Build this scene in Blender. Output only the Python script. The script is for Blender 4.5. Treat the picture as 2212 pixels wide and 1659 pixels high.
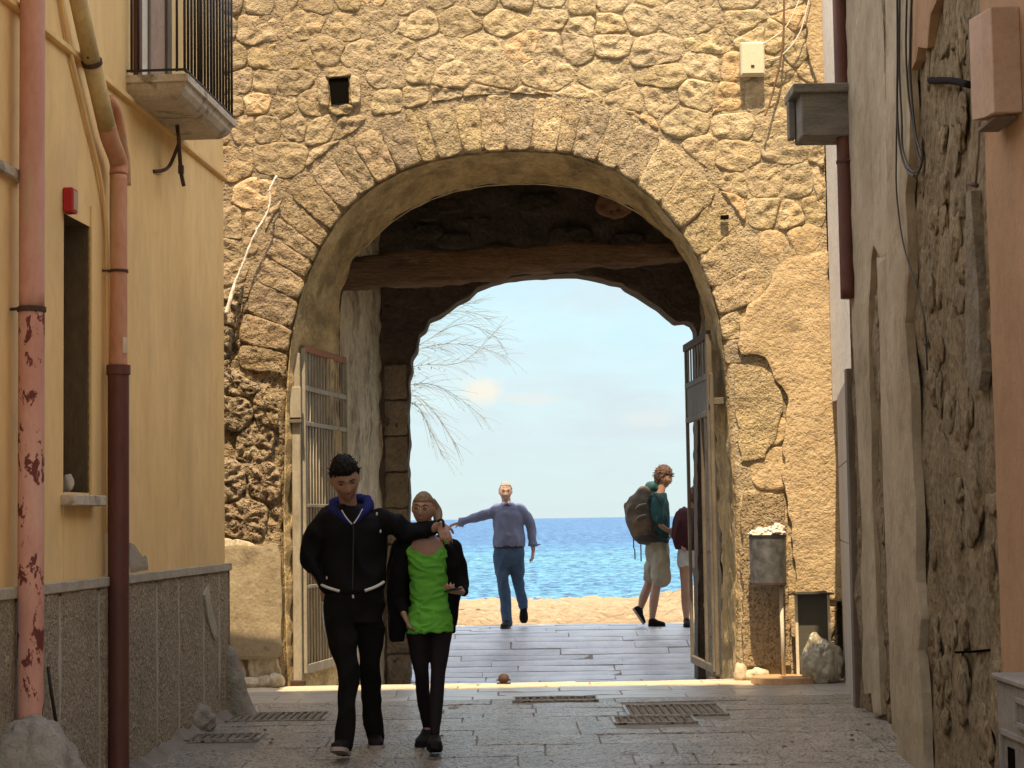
import bpy, bmesh, math, random
import numpy as np
from mathutils import Vector, Matrix, noise as N
from mathutils.geometry import tessellate_polygon
random.seed(7)
R = math.radians
for o in list(bpy.data.objects): bpy.data.objects.remove(o)
SC = bpy.context.scene
COL = SC.collection

# ------------------------------------------------------------------ camera
F = 4100.0                                   # focal length in px of a 2212 px wide picture
CAM = Vector((0, 0, 1.42))
PITCH = R(4.06); ROLL = R(0.855)
f_ = Vector((0, math.cos(PITCH), math.sin(PITCH)))
u0 = Vector((0, -math.sin(PITCH), math.cos(PITCH))); r0 = Vector((1, 0, 0))
r_ = r0 * math.cos(ROLL) - u0 * math.sin(ROLL)
u_ = u0 * math.cos(ROLL) + r0 * math.sin(ROLL)
cd = bpy.data.cameras.new('camera'); cam = bpy.data.objects.new('camera', cd); COL.objects.link(cam)
m = Matrix((r_, u_, -f_)).transposed().to_4x4(); m.translation = CAM
cam.matrix_world = m
cd.sensor_width = 36; cd.lens = 36 * F / 2212; cd.clip_start = 0.1; cd.clip_end = 60000
SC.camera = cam

# ------------------------------------------------------------------ light
SUN_EL = R(64); SUN_AZ = R(4.0)              # travel direction: towards +Y, a little +X, down
SUN_STRENGTH = 2.7; SKY_STRENGTH = 0.15; EXPOSURE = 1.62
SC.view_settings.view_transform = 'Standard'; SC.view_settings.look = 'None'
SC.view_settings.exposure = EXPOSURE; SC.view_settings.gamma = 1.0
SC.view_settings.use_curve_mapping = False
sd = Vector((math.sin(SUN_AZ) * math.cos(SUN_EL), math.cos(SUN_AZ) * math.cos(SUN_EL), -math.sin(SUN_EL)))
sl = bpy.data.lights.new('sun', 'SUN'); sun = bpy.data.objects.new('sun', sl); COL.objects.link(sun)
sl.energy = SUN_STRENGTH; sl.angle = R(0.5); sl.color = (1.0, 0.78, 0.50)
sun.rotation_mode = 'QUATERNION'; sun.rotation_quaternion = sd.to_track_quat('-Z', 'Y')
sun.location = (0, 0, 30)
W = bpy.data.worlds.new('World'); SC.world = W; W.use_nodes = True
SC.cycles.max_bounces = 8; SC.cycles.diffuse_bounces = 5; SC.cycles.glossy_bounces = 3
SC.cycles.transmission_bounces = 4; SC.cycles.transparent_max_bounces = 8
SC.cycles.caustics_reflective = False; SC.cycles.caustics_refractive = False
SC.cycles.sample_clamp_indirect = 6

class NT:
    def __init__(s, tree):
        s.t = tree; tree.nodes.clear()
    def n(s, typ, **kw):
        nd = s.t.nodes.new(typ)
        ins = kw.pop('ins', {})
        for k, v in kw.items(): setattr(nd, k, v)
        for k, v in ins.items():
            if isinstance(v, bpy.types.NodeSocket): s.t.links.new(v, nd.inputs[k])
            else: nd.inputs[k].default_value = v
        return nd
    def l(s, a, b): s.t.links.new(a, b)
    def math(s, op, a, b=0.0, clamp=False):
        nd = s.n('ShaderNodeMath', operation=op, use_clamp=clamp, ins={0: a, 1: b}); return nd.outputs[0]
    def ramp(s, fac, stops, interp='LINEAR'):
        nd = s.n('ShaderNodeValToRGB'); cr = nd.color_ramp; cr.interpolation = interp
        while len(cr.elements) > 1: cr.elements.remove(cr.elements[-1])
        cr.elements[0].position = stops[0][0]; cr.elements[0].color = c4(stops[0][1])
        for p, c in stops[1:]:
            e = cr.elements.new(p); e.color = c4(c)
        s.l(fac, nd.inputs[0]); return nd.outputs[0]
    def mix(s, fac, a, b, mode='MIX'):
        nd = s.n('ShaderNodeMix', data_type='RGBA', blend_type=mode)
        for k, v in ((0, fac), (6, a), (7, b)):
            if isinstance(v, bpy.types.NodeSocket): s.l(v, nd.inputs[k])
            else: nd.inputs[k].default_value = c4(v) if k else v
        return nd.outputs[2]
    def noise(s, vec, scale, detail=5, rough=0.55, dist=0.0):
        nd = s.n('ShaderNodeTexNoise', ins={'Scale': scale, 'Detail': detail, 'Roughness': rough, 'Distortion': dist})
        s.l(vec, nd.inputs['Vector']); return nd.outputs[0]
    def map(s, vec, scale=(1, 1, 1), loc=(0, 0, 0), rot=(0, 0, 0)):
        nd = s.n('ShaderNodeMapping', ins={'Scale': scale, 'Location': loc, 'Rotation': rot}); s.l(vec, nd.inputs[0]); return nd.outputs[0]
def c4(c):
    if isinstance(c, (int, float)): return (c, c, c, 1)
    return tuple(c) + (1,) if len(c) == 3 else tuple(c)

# sky: Nishita with procedural clouds over it
w = NT(W.node_tree)
sky = w.n('ShaderNodeTexSky', sky_type='NISHITA', sun_disc=False, sun_elevation=SUN_EL, sun_rotation=math.pi + SUN_AZ,
          altitude=0, air_density=1.0, dust_density=0.6, ozone_density=1.0)
tc = w.n('ShaderNodeTexCoord')
sep = w.n('ShaderNodeSeparateXYZ'); w.l(tc.outputs['Generated'], sep.inputs[0])
# project the direction on a cloud layer
zz = w.math('ADD', w.math('ABSOLUTE', sep.outputs[2]), 0.06)
cx = w.math('DIVIDE', sep.outputs[0], zz); cy = w.math('DIVIDE', sep.outputs[1], zz)
comb = w.n('ShaderNodeCombineXYZ', ins={0: cx, 1: cy, 2: 0.0})
cl = w.noise(w.map(comb.outputs[0], (1.6, 0.55, 1)), 0.9, 8, 0.6, 0.2)
clf = w.ramp(cl, [(0.40, 0), (0.60, 1)])
pale = w.noise(w.map(tc.outputs['Generated'], (9, 9, 34)), 1.0, 6, 0.6, 0.3)
pf = w.ramp(pale, [(0.45, 0), (0.70, 1)])
elev = w.math('ABSOLUTE', sep.outputs[2])
low = w.ramp(elev, [(0.0, 1), (0.18, .92), (0.45, 0)])
veil = w.mix(w.math('MULTIPLY', clf, 0.75), sky.outputs[0], (8.2, 7.6, 6.6))
lowcol = w.ramp(elev, [(0.0, (1.58, 1.86, 1.86)), (0.06, (1.48, 1.88, 1.95)), (0.15, (1.14, 1.80, 2.08)), (0.4, (1.0, 1.6, 2.0))])
veil = w.mix(low, veil, lowcol)
veil = w.mix(w.math('MULTIPLY', w.math('MULTIPLY', pf, 0.6), low), veil, (1.52, 1.68, 1.80))
# one small cumulus low over the sea
def puff(d, wx, wz):
    v = w.n('ShaderNodeVectorMath', operation='SUBTRACT', ins={0: tc.outputs['Generated'], 1: tuple(d)}).outputs[0]
    v2 = w.n('ShaderNodeVectorMath', operation='MULTIPLY', ins={0: v, 1: (1 / wx, 0.0, 1 / wz)}).outputs[0]
    ln = w.n('ShaderNodeVectorMath', operation='LENGTH', ins={0: v2}).outputs[1]
    wob = w.math('MULTIPLY', w.math('SUBTRACT', w.noise(tc.outputs['Generated'], 60, 4), 0.5), 1.6)
    front = w.math('GREATER_THAN', sep.outputs[1], 0.0)
    return w.math('MULTIPLY', front, w.ramp(w.math('ADD', ln, wob), [(0.45, 1), (1.15, 0)]))
def pdir(px, py):
    d = f_ + r_ * ((px - 1106) / F) + u_ * ((829.5 - py) / F); return d.normalized()
veil = w.mix(w.math('MULTIPLY', puff(pdir(1038, 845), 0.0125, 0.0095), 0.85), veil, (2.15, 2.03, 1.72))
veil = w.mix(w.math('MULTIPLY', puff(pdir(1140, 862), 0.022, 0.004), 0.55), veil, (1.9, 1.9, 1.8))
veil = w.mix(w.math('MULTIPLY', puff(pdir(1400, 905), 0.018, 0.006), 0.4), veil, (1.9, 1.9, 1.8))
bg = w.n('ShaderNodeBackground', ins={'Strength': SKY_STRENGTH}); w.l(veil, bg.inputs[0])
wo = w.n('ShaderNodeOutputWorld'); w.l(bg.outputs[0], wo.inputs[0])

# ------------------------------------------------------------------ picture geometry helpers
def ray(px, py): return f_ + r_ * ((px - 1106) / F) + u_ * ((829.5 - py) / F)
def P(px, py, D):
    d = ray(px, py); return CAM + d * (D / d.y)
def PX(px, py, X):
    d = ray(px, py); return CAM + d * (X / d.x)
def PL(px, py, off=0.0):      # on the left house wall, off metres out of it
    d = ray(px, py)
    # wall: x = -2.16 + .0644*(y-14.2) + off
    t = (-2.16 - 0.0644 * 14.2 + off) / (d.x - 0.0644 * d.y)
    return CAM + d * t
def LX(D, off=0.0): return -2.16 + 0.0644 * (D - 14.2) + off
def smooth01(t): t = max(0, min(1, t)); return t * t * (3 - 2 * t)
def gz(x, D):                 # ground height
    if D < 12.7: z = -0.054 * (12.7 - max(D, 7.5))
    elif D < 16.62: z = 0.0
    elif D < 17.3: z = -0.30 * smooth01((D - 16.62) / 0.68)
    elif D < 20.25: z = -0.30
    elif D < 22.4: z = -0.30 + 0.42 * smooth01((D - 20.25) / 2.15 * 0.9 + 0.05)
    elif D < 23.45: z = 0.12
    else: z = 0.11 - 0.034 * (D - 23.45)
    return z

# ------------------------------------------------------------------ object helpers
def link(o):
    COL.objects.link(o); return o
def thing(name, label, cat, loc=(0, 0, 0), group=None):
    o = bpy.data.objects.new(name, None); link(o); o.location = loc; o.empty_display_size = 0.1
    o['label'] = label; o['category'] = cat
    if group: o['group'] = group
    return o
def origin(o):
    p = Vector((0, 0, 0))
    while o is not None: p = p + Vector(o.location); o = o.parent
    return p
class MB:
    def __init__(s): s.v = []; s.f = []; s.uv = None
    def add(s, vs, fs):
        b = len(s.v); s.v += [tuple(v) for v in vs]; s.f += [tuple(i + b for i in f) for f in fs]; return s
    def box(s, c, size, rot=None, bev=0.0):
        hx, hy, hz = (a / 2 for a in size); M = rot or Matrix.Identity(3); c = Vector(c)
        if bev <= 0:
            vs = [c + M @ Vector((x * hx, y * hy, z * hz)) for x in (-1, 1) for y in (-1, 1) for z in (-1, 1)]
            return s.add(vs, [(0, 1, 3, 2), (4, 6, 7, 5), (0, 4, 5, 1), (2, 3, 7, 6), (0, 2, 6, 4), (1, 5, 7, 3)])
        b = min(bev, hx * .9, hy * .9, hz * .9); bm = bmesh.new()
        bmesh.ops.create_cube(bm, size=1)
        for v in bm.verts: v.co = Vector((v.co.x * hx * 2, v.co.y * hy * 2, v.co.z * hz * 2))
        bmesh.ops.bevel(bm, geom=list(bm.edges), offset=b, segments=1, affect='EDGES')
        bm.verts.index_update()
        vs = [c + M @ v.co for v in bm.verts]; fs = [[v.index for v in f.verts] for f in bm.faces]; bm.free()
        return s.add(vs, fs)
    def beam(s, a, b, wdt, hgt, up=Vector((0, 0, 1)), bev=0.0):
        a = Vector(a); b = Vector(b); d = b - a; L = d.length; z = d.normalized()
        x = z.cross(up)
        if x.length < 1e-4: x = z.cross(Vector((0, 1, 0)))
        x.normalize(); y = x.cross(z)
        M = Matrix((x, z, y)).transposed()
        return s.box((a + b) / 2, (wdt, L, hgt), M, bev)
    def tube(s, pts, rad, seg=10, cap=True, flat=1.0):
        pts = [Vector(p) for p in pts]; n = len(pts)
        rad = rad if isinstance(rad, (list, tuple)) else [rad] * n
        rings = []; prev = None
        for i, p in enumerate(pts):
            t = (pts[min(i + 1, n - 1)] - pts[max(i - 1, 0)]).normalized()
            if prev is None:
                a = t.cross(Vector((0, 0, 1)))
                if a.length < 1e-3: a = t.cross(Vector((0, 1, 0)))
            else: a = prev - t * prev.dot(t)
            a.normalize(); prev = a; b = t.cross(a)
            rings.append([p + (a * math.cos(2 * math.pi * k / seg) + b * math.sin(2 * math.pi * k / seg) * flat) * rad[i] for k in range(seg)])
        vs = [v for r in rings for v in r]; fs = []
        for i in range(n - 1):
            for k in range(seg):
                k2 = (k + 1) % seg; fs.append((i * seg + k, i * seg + k2, (i + 1) * seg + k2, (i + 1) * seg + k))
        if cap: fs.append(tuple(range(seg))[::-1]); fs.append(tuple((n - 1) * seg + k for k in range(seg)))
        return s.add(vs, fs)
    def prism(s, poly, depth):     # poly: list of 3D points (planar), depth vector
        n = len(poly); d = Vector(depth); vs = [Vector(p) for p in poly] + [Vector(p) + d for p in poly]
        fs = [tuple(range(n)), tuple(range(2 * n - 1, n - 1, -1))]
        for i in range(n): j = (i + 1) % n; fs.append((j, i, i + n, j + n))
        return s.add(vs, fs)
    def build(s, name, mat, parent=None, smooth=False, bevel=0.0, label=None, cat=None, kind=None, group=None):
        me = bpy.data.meshes.new(name); og = origin(parent) if parent else Vector((0, 0, 0))
        me.from_pydata([(v[0] - og.x, v[1] - og.y, v[2] - og.z) for v in s.v], [], s.f); me.update()
        bm = bmesh.new(); bm.from_mesh(me); bmesh.ops.recalc_face_normals(bm, faces=bm.faces)
        if bevel > 0: bmesh.ops.bevel(bm, geom=list(bm.edges), offset=bevel, segments=1, affect='EDGES')
        bm.to_mesh(me); bm.free()
        if smooth: me.shade_smooth()
        me.materials.append(mat); o = bpy.data.objects.new(name, me); link(o); o.parent = parent
        if label: o['label'] = label
        if cat: o['category'] = cat
        if kind: o['kind'] = kind
        if group: o['group'] = group
        return o
def own_origin(o):            # move a top-level mesh's origin to its base centre
    me = o.data; n = len(me.vertices); a = np.empty(n * 3); me.vertices.foreach_get('co', a); a = a.reshape(-1, 3)
    c = Vector(((a[:, 0].min() + a[:, 0].max()) / 2, (a[:, 1].min() + a[:, 1].max()) / 2, a[:, 2].min()))
    me.transform(Matrix.Translation(-c)); o.location = Vector(o.location) + c; return o
def grid_mesh(mb, pts):       # pts[i][j]
    ni, nj = len(pts), len(pts[0]); vs = [p for row in pts for p in row]
    mb.add(vs, [(i * nj + j, i * nj + j + 1, (i + 1) * nj + j + 1, (i + 1) * nj + j) for i in range(ni - 1) for j in range(nj - 1)])
def fbm(v, o=4): return N.fractal(v, 1.0, 2.1, o, noise_basis='PERLIN_ORIGINAL')

# ------------------------------------------------------------------ materials
MATS = {}
def surf(name, cols, scale=3.0, stretch=(1, 1, 1), rough=0.85, bump=0.3, bscale=30.0, bdist=0.01, spec=0.3, objvar=0.0,
         fine=0.25, stains=None, pits=0.0, pscale=40.0, metallic=0.0, detail=6, world=True, fscale=9.0, sheen=0.0, left_tone=None):
    """layered noise colour + bump; cols = 3 colours dark..light; stains = list of (colour, scale, stretch, lo, hi, amount)"""
    mt = bpy.data.materials.new(name); mt.use_nodes = True; g = NT(mt.node_tree)
    if world: vec = g.n('ShaderNodeNewGeometry').outputs['Position']
    else: vec = g.n('ShaderNodeTexCoord').outputs['Object']
    v = g.map(vec, stretch)
    n1 = g.noise(v, scale, detail, 0.62, 0.3)
    col = g.ramp(n1, [(0.28, cols[0]), (0.5, cols[1]), (0.74, cols[2])])
    n2 = g.noise(v, scale * fscale, 5, 0.7)
    col = g.mix(fine, col, g.ramp(n2, [(0.3, tuple(c * 0.35 for c in cols[0])), (0.5, cols[1]), (0.7, tuple(min(1, c * 1.25) for c in cols[2]))]))
    if objvar > 0:
        oi = g.n('ShaderNodeObjectInfo').outputs['Random']
        hs = g.n('ShaderNodeHueSaturation', ins={'Hue': g.math('ADD', g.math('MULTIPLY', g.math('SUBTRACT', g.math('FRACT', g.math('MULTIPLY', oi, 7.31)), 0.5), 0.03 * objvar), 0.5),
                 'Saturation': g.math('ADD', g.math('MULTIPLY', g.math('FRACT', g.math('MULTIPLY', oi, 3.7)), 0.5 * objvar), 1 - 0.25 * objvar),
                 'Value': g.math('ADD', g.math('MULTIPLY', oi, objvar), 1 - objvar * 0.5)})
        g.l(col, hs.inputs['Color']); col = hs.outputs[0]
    for st in (stains or []):
        sc, ssc, sst, lo, hi, am = st
        ns = g.noise(g.map(vec, sst, (3.3, 1.7, 5.1)), ssc, 6, 0.65, 0.4)
        col = g.mix(g.math('MULTIPLY', g.ramp(ns, [(lo, 0), (hi, 1)]), am), col, sc)
    if left_tone:  # multiplies a tone in, strongest towards low x, edge broken by noise
        cc_, x0_, x1_, am_ = left_tone
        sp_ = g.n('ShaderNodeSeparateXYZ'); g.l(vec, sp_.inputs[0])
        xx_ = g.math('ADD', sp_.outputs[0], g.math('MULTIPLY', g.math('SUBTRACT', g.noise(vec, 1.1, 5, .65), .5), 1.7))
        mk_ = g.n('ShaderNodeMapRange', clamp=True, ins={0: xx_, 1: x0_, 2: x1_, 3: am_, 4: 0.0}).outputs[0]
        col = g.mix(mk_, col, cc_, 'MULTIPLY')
    bs = g.n('ShaderNodeBsdfPrincipled', ins={'Roughness': rough, 'Metallic': metallic, 'Specular IOR Level': spec})
    if sheen: bs.inputs['Sheen Weight'].default_value = sheen
    h = g.noise(v, bscale, 8, 0.65)
    h = g.math('ADD', h, g.math('MULTIPLY', g.noise(v, bscale * 0.25, 4, 0.6), 1.5))
    if pits > 0:
        vo = g.n('ShaderNodeTexVoronoi', ins={'Scale': pscale, 'Randomness': 1.0}); g.l(g.mix(0.08, v, g.n('ShaderNodeTexNoise', ins={'Scale': pscale * .4, 'Vector': v}).outputs[1]), vo.inputs['Vector'])
        pt = g.ramp(vo.outputs['Distance'], [(0.05, 0), (0.38, 1)])
        h = g.math('ADD', h, g.math('MULTIPLY', pt, pits))
        col = g.mix(g.math('MULTIPLY', g.math('SUBTRACT', 1.0, pt), min(0.6, 0.35 * pits)), col, tuple(c * 0.35 for c in cols[0]))
    bp = g.n('ShaderNodeBump', ins={'Strength': bump, 'Distance': bdist}); g.l(h, bp.inputs['Height'])
    g.l(bp.outputs[0], bs.inputs['Normal']); g.l(col, bs.inputs['Base Color'])
    if rough < 0.7:
        g.l(g.math('ADD', g.math('MULTIPLY', n2, 0.35), rough - 0.15, True), bs.inputs['Roughness'])
    out = g.n('ShaderNodeOutputMaterial'); g.l(bs.outputs[0], out.inputs[0])
    MATS[name] = mt; return mt
def plain(name, col, rough=0.6, metallic=0.0, var=0.12, scale=40, bump=0.15, spec=0.4, emis=None):
    return surf(name, [tuple(c * (1 - var) for c in col), col, tuple(min(1, c * (1 + var)) for c in col)], scale=scale, rough=rough,
                bump=bump, bscale=scale * 4, bdist=0.002, spec=spec, metallic=metallic, fine=0.15, world=False)
# ------------------------------------------------------------------ stone and plaster materials
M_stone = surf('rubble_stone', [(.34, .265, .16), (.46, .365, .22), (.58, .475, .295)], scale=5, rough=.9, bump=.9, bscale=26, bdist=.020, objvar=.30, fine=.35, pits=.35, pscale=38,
               stains=[((.20, .155, .10), 4.0, (1, 1, 1), .56, .76, .35), ((.62, .52, .36), 9, (1, 1, 1), .6, .74, .5), ((.30, .24, .165), .9, (1, 1, 1), .5, .7, .4), ((.58, .40, .20), 1.3, (1, 1, 1), .56, .7, .5)], left_tone=((.64, .60, .57), -2.2, .6, .85))
M_mortar = surf('lime_mortar', [(.24, .19, .125), (.37, .29, .19), (.47, .375, .25)], scale=4, rough=.95, bump=1.0, bscale=30, bdist=.022, fine=.35, pits=.4, pscale=30,
                stains=[((.52, .44, .31), 5, (1, 1, 1), .58, .75, .5), ((.13, .10, .07), 3, (1, 1, 1), .58, .8, .5)])
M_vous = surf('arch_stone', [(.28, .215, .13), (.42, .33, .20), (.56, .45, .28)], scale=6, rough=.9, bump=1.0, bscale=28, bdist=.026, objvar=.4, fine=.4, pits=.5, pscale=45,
              stains=[((.15, .12, .085), 5.0, (1, 1, 1), .57, .72, .5), ((.58, .42, .23), 7, (1, 1, 1), .58, .7, .6), ((.27, .215, .15), 1.0, (1, 1, 1), .5, .68, .45)], left_tone=((.64, .60, .57), -2.2, .6, .85))
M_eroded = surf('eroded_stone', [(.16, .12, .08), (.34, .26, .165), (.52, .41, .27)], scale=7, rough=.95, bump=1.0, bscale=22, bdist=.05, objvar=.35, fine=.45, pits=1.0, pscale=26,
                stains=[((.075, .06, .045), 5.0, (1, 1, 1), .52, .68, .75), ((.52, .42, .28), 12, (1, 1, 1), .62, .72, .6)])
M_render = surf('worn_render', [(.37, .275, .16), (.49, .365, .21), (.60, .46, .275)], scale=3.2, rough=.95, bump=.8, bscale=24, bdist=.02, fine=.3, pits=.3, pscale=40,
                stains=[((.30, .23, .145), 2.6, (1, 1, 1.2), .55, .7, .55), ((.48, .30, .16), 7, (1, 1, 2.5), .62, .74, .3)])
M_reveal = surf('reveal_plaster', [(.27, .20, .095), (.46, .345, .175), (.62, .49, .29)], scale=3.0, stretch=(1, .8, 1), rough=.95, bump=.9, bscale=16, bdist=.03, fine=.35,
                stains=[((.17, .135, .065), 2.2, (1.5, .7, 1), .46, .64, .85), ((.66, .56, .4), 10, (1.5, .6, 1), .62, .72, .6)])
M_dark = surf('dark_masonry', [(.045, .035, .027), (.075, .058, .045), (.12, .092, .068)], scale=2.5, rough=.95, bump=.8, bscale=14, bdist=.03, fine=.3,
              stains=[((.20, .15, .10), 3.0, (1, 1, 1), .62, .75, .6)])  # dark stone for the chamber and sea arch wall
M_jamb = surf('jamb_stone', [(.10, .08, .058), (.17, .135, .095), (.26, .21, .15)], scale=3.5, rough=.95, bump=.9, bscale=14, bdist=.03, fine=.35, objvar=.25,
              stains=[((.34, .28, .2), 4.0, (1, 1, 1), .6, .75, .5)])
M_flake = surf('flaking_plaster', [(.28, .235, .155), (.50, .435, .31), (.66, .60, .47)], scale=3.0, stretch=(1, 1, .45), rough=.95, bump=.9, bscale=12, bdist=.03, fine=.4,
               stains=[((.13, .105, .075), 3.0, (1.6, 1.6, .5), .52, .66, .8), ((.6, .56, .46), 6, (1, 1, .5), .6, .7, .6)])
M_pave = surf('worn_paving', [(.16, .135, .105), (.28, .245, .20), (.42, .38, .32)], scale=5, rough=.27, bump=1.0, bscale=45, bdist=.014, objvar=.16, fine=.35, pits=1.5, pscale=25, spec=.6,
              stains=[((.16, .145, .125), 2.0, (1, 1, 1), .52, .7, .55)])
M_pave2 = surf('passage_paving', [(.30, .30, .30), (.40, .40, .40), (.50, .50, .495)], scale=4, rough=.36, bump=.35, bscale=40, bdist=.005, objvar=.22, fine=.25, pits=.2, pscale=18, spec=.5,
               stains=[((.16, .16, .16), 2.0, (1, 1, 1), .52, .7, .45)])
M_pavesm = surf('smooth_pale_paving', [(.27, .25, .215), (.36, .335, .295), (.45, .42, .375)], scale=4, rough=.30, bump=.35, bscale=40, bdist=.006, objvar=.14, fine=.2, spec=.6, stains=[((.2, .18, .15), 2.0, (1, 1, 1), .54, .7, .4)])
M_joint = surf('joint_dirt', [(.16, .14, .115), (.22, .195, .16), (.28, .255, .21)], scale=12, rough=.95, bump=.6, bscale=60)
M_dirt = surf('dusty_ground', [(.13, .11, .085), (.20, .17, .135), (.27, .235, .19)], scale=6, rough=.95, bump=.7, bscale=50)
M_ledge = surf('threshold_stone', [(.38, .32, .23), (.50, .43, .31), (.58, .50, .37)], scale=5, rough=.8, bump=.5, bscale=40)
M_yellow = surf('yellow_ochre_plaster', [(.66, .43, .17), (.76, .51, .215), (.81, .57, .26)], scale=1.3, stretch=(1, 1, .35), rough=.92, bump=.25, bscale=40, bdist=.006, fine=.12,
                stains=[((.56, .38, .17), 2.2, (2, 2, .30), .50, .78, .35), ((.42, .31, .17), .9, (1, 1, .7), .52, .78, .5), ((.40, .30, .17), 3.0, (1, 1, .8), .60, .74, .3)])
M_dado = surf('grit_dado', [(.17, .13, .08), (.34, .27, .175), (.56, .465, .325)], scale=75, detail=2, stretch=(1, 1, .9), rough=.95, bump=1.0, bscale=40, bdist=.03, fine=.3, fscale=.5,
              stains=[((.12, .095, .065), 1.6, (1, 1, .8), .5, .75, .55)])
M_band = surf('cement_band', [(.28, .24, .17), (.38, .33, .245), (.48, .43, .33)], scale=6, rough=.95, bump=.6, bscale=30)
M_patch = surf('bare_cement', [(.24, .205, .15), (.34, .29, .215), (.42, .36, .27)], scale=6, rough=.95, bump=.6, bscale=30)
M_pale = surf('pale_wall_plaster', [(.23, .18, .115), (.34, .275, .185), (.42, .35, .245)], scale=2.2, stretch=(1, 1, .6), rough=.95, bump=.7, bscale=22, bdist=.012, fine=.2,
              stains=[((.22, .165, .10), 2.2, (1.2, 1.2, .5), .52, .72, .6), ((.5, .43, .32), 5, (1, 1, .7), .62, .72, .4)])
M_pink = surf('pink_plaster', [(.26, .15, .082), (.31, .185, .10), (.36, .22, .125)], scale=1.5, rough=.92, bump=.35, bscale=60, bdist=.006, fine=.18,
              stains=[((.33, .19, .11), 1.5, (1, 1, .5), .55, .8, .4)])
M_rough = surf('bare_rubble_wall', [(.13, .092, .050), (.215, .158, .09), (.31, .24, .145)], scale=4.5, stretch=(1, 1, .65), rough=.97, bump=1.0, bscale=13, bdist=.05, objvar=.2, fine=.45, pits=.5, pscale=14,
               stains=[((.085, .06, .035), 4.0, (1.3, 1.3, .7), .56, .70, .7), ((.38, .31, .21), 5, (1, 1, .5), .6, .7, .5)])
M_white = surf('cream_sunlit_plaster', [(.62, .58, .50), (.74, .70, .62), (.8, .77, .7)], scale=3, rough=.9, bump=.3, bscale=40)
M_sand = surf('dry_beach', [(.22, .15, .08), (.37, .27, .155), (.52, .40, .25)], scale=1.6, stretch=(.6, 1, 1), rough=.97, bump=1.0, bscale=9, bdist=.12, fine=.45, fscale=6,
              stains=[((.20, .13, .075), 1.3, (.35, 1.2, 1), .56, .7, .7)])
M_iron = surf('rusty_iron', [(.035, .018, .013), (.06, .03, .02), (.10, .05, .03)], scale=14, rough=.75, bump=.6, bscale=60, bdist=.004, world=False)
M_black = plain('black_iron', (.018, .014, .012), rough=.55)
M_brownpipe = surf('brown_pipe', [(.065, .020, .013), (.095, .030, .019), (.13, .045, .028)], scale=5, stretch=(1, 1, .3), rough=.55, bump=.15, bscale=40, bdist=.003, world=False, spec=.4)
M_pinkpipe = surf('flaking_pink_pipe', [(.43, .20, .135), (.50, .25, .18), (.55, .32, .24)], scale=4, stretch=(1, 1, .4), rough=.75, bump=.3, bscale=30, bdist=.004, fine=.15,
                  stains=[((.43, .33, .18), 2.2, (3, 3, .35), .56, .66, .6), ((.14, .03, .02), 7.0, (1, 1, .38), .585, .60, .0)])
M_pinkpeel = surf('peeling_pink_pipe', [(.42, .19, .13), (.50, .25, .18), (.55, .32, .24)], scale=4, stretch=(1, 1, .4), rough=.75, bump=.3, bscale=30, bdist=.004, fine=.15,
                  stains=[((.45, .33, .2), 2.2, (3, 3, .35), .56, .66, .5), ((.12, .028, .02), 17.0, (1, 1, .5), .555, .575, 1.0)])
M_yelpipe = surf('yellow_painted_pipe', [(.43, .30, .12), (.50, .37, .16), (.56, .43, .21)], scale=4, stretch=(1, 1, .4), rough=.7, bump=.2, bscale=30, bdist=.003,
                 stains=[((.30, .2, .10), 3, (2, 2, .5), .55, .7, .5)])
M_redpipe = surf('salmon_painted_pipe', [(.42, .17, .09), (.50, .23, .13), (.53, .30, .18)], scale=4, stretch=(1, 1, .3), rough=.65, bump=.2, bscale=30, bdist=.003,
                 stains=[((.42, .32, .18), 3, (3, 3, .35), .52, .62, .7)])
M_gate = surf('cream_gate_paint', [(.19, .165, .12), (.29, .255, .19), (.38, .34, .265)], scale=9, stretch=(1, 1, .4), rough=.6, bump=.3, bscale=60, bdist=.003,
              stains=[((.26, .15, .08), 7, (1, 1, .4), .60, .68, .7)])
M_gatedk = surf('weathered_gate_metal', [(.07, .058, .042), (.12, .10, .074), (.18, .155, .12)], scale=9, stretch=(1, 1, .4), rough=.65, bump=.3, bscale=60, bdist=.003,
                stains=[((.10, .06, .04), 7, (1, 1, .4), .55, .66, .7)])
M_rustbar = surf('rust_red_bar', [(.20, .085, .045), (.29, .13, .075), (.34, .17, .10)], scale=9, rough=.8, bump=.4, bscale=60, bdist=.003)
M_wood = surf('old_timber', [(.07, .042, .026), (.13, .08, .048), (.23, .15, .09)], scale=3, stretch=(.35, 3, 3), rough=.9, bump=1.0, bscale=16, bdist=.03, fine=.4,
              stains=[((.30, .21, .13), 2.5, (.6, 2, 2), .6, .7, .6), ((.035, .022, .016), 3, (.35, 3, 3), .55, .68, .7)])
M_leafgrey = surf('grey_door_paint', [(.33, .30, .25), (.42, .385, .33), (.49, .455, .40)], scale=3, stretch=(1, 1, .3), rough=.8, bump=.25, bscale=30, bdist=.004,
                  stains=[((.25, .2, .14), 3, (1, 1, .3), .55, .75, .5)])
M_leafdk = surf('brown_door_frame', [(.10, .075, .055), (.15, .115, .085), (.2, .16, .12)], scale=6, stretch=(1, 1, .3), rough=.85, bump=.3, bscale=30)
M_cable = plain('cable_black', (.03, .022, .018), rough=.6)
M_cablew = plain('cable_white', (.62, .56, .45), rough=.6)
M_boxw = plain('cream_plastic', (.60, .55, .40), rough=.6)
M_boxp = surf('pink_painted_metal', [(.31, .20, .135), (.36, .24, .165), (.41, .28, .2)], scale=3, rough=.7, bump=.15, bscale=40)
M_greybox = surf('grey_meter_box', [(.15, .135, .12), (.20, .18, .16), (.25, .225, .2)], scale=4, rough=.75, bump=.2, bscale=40)
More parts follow.
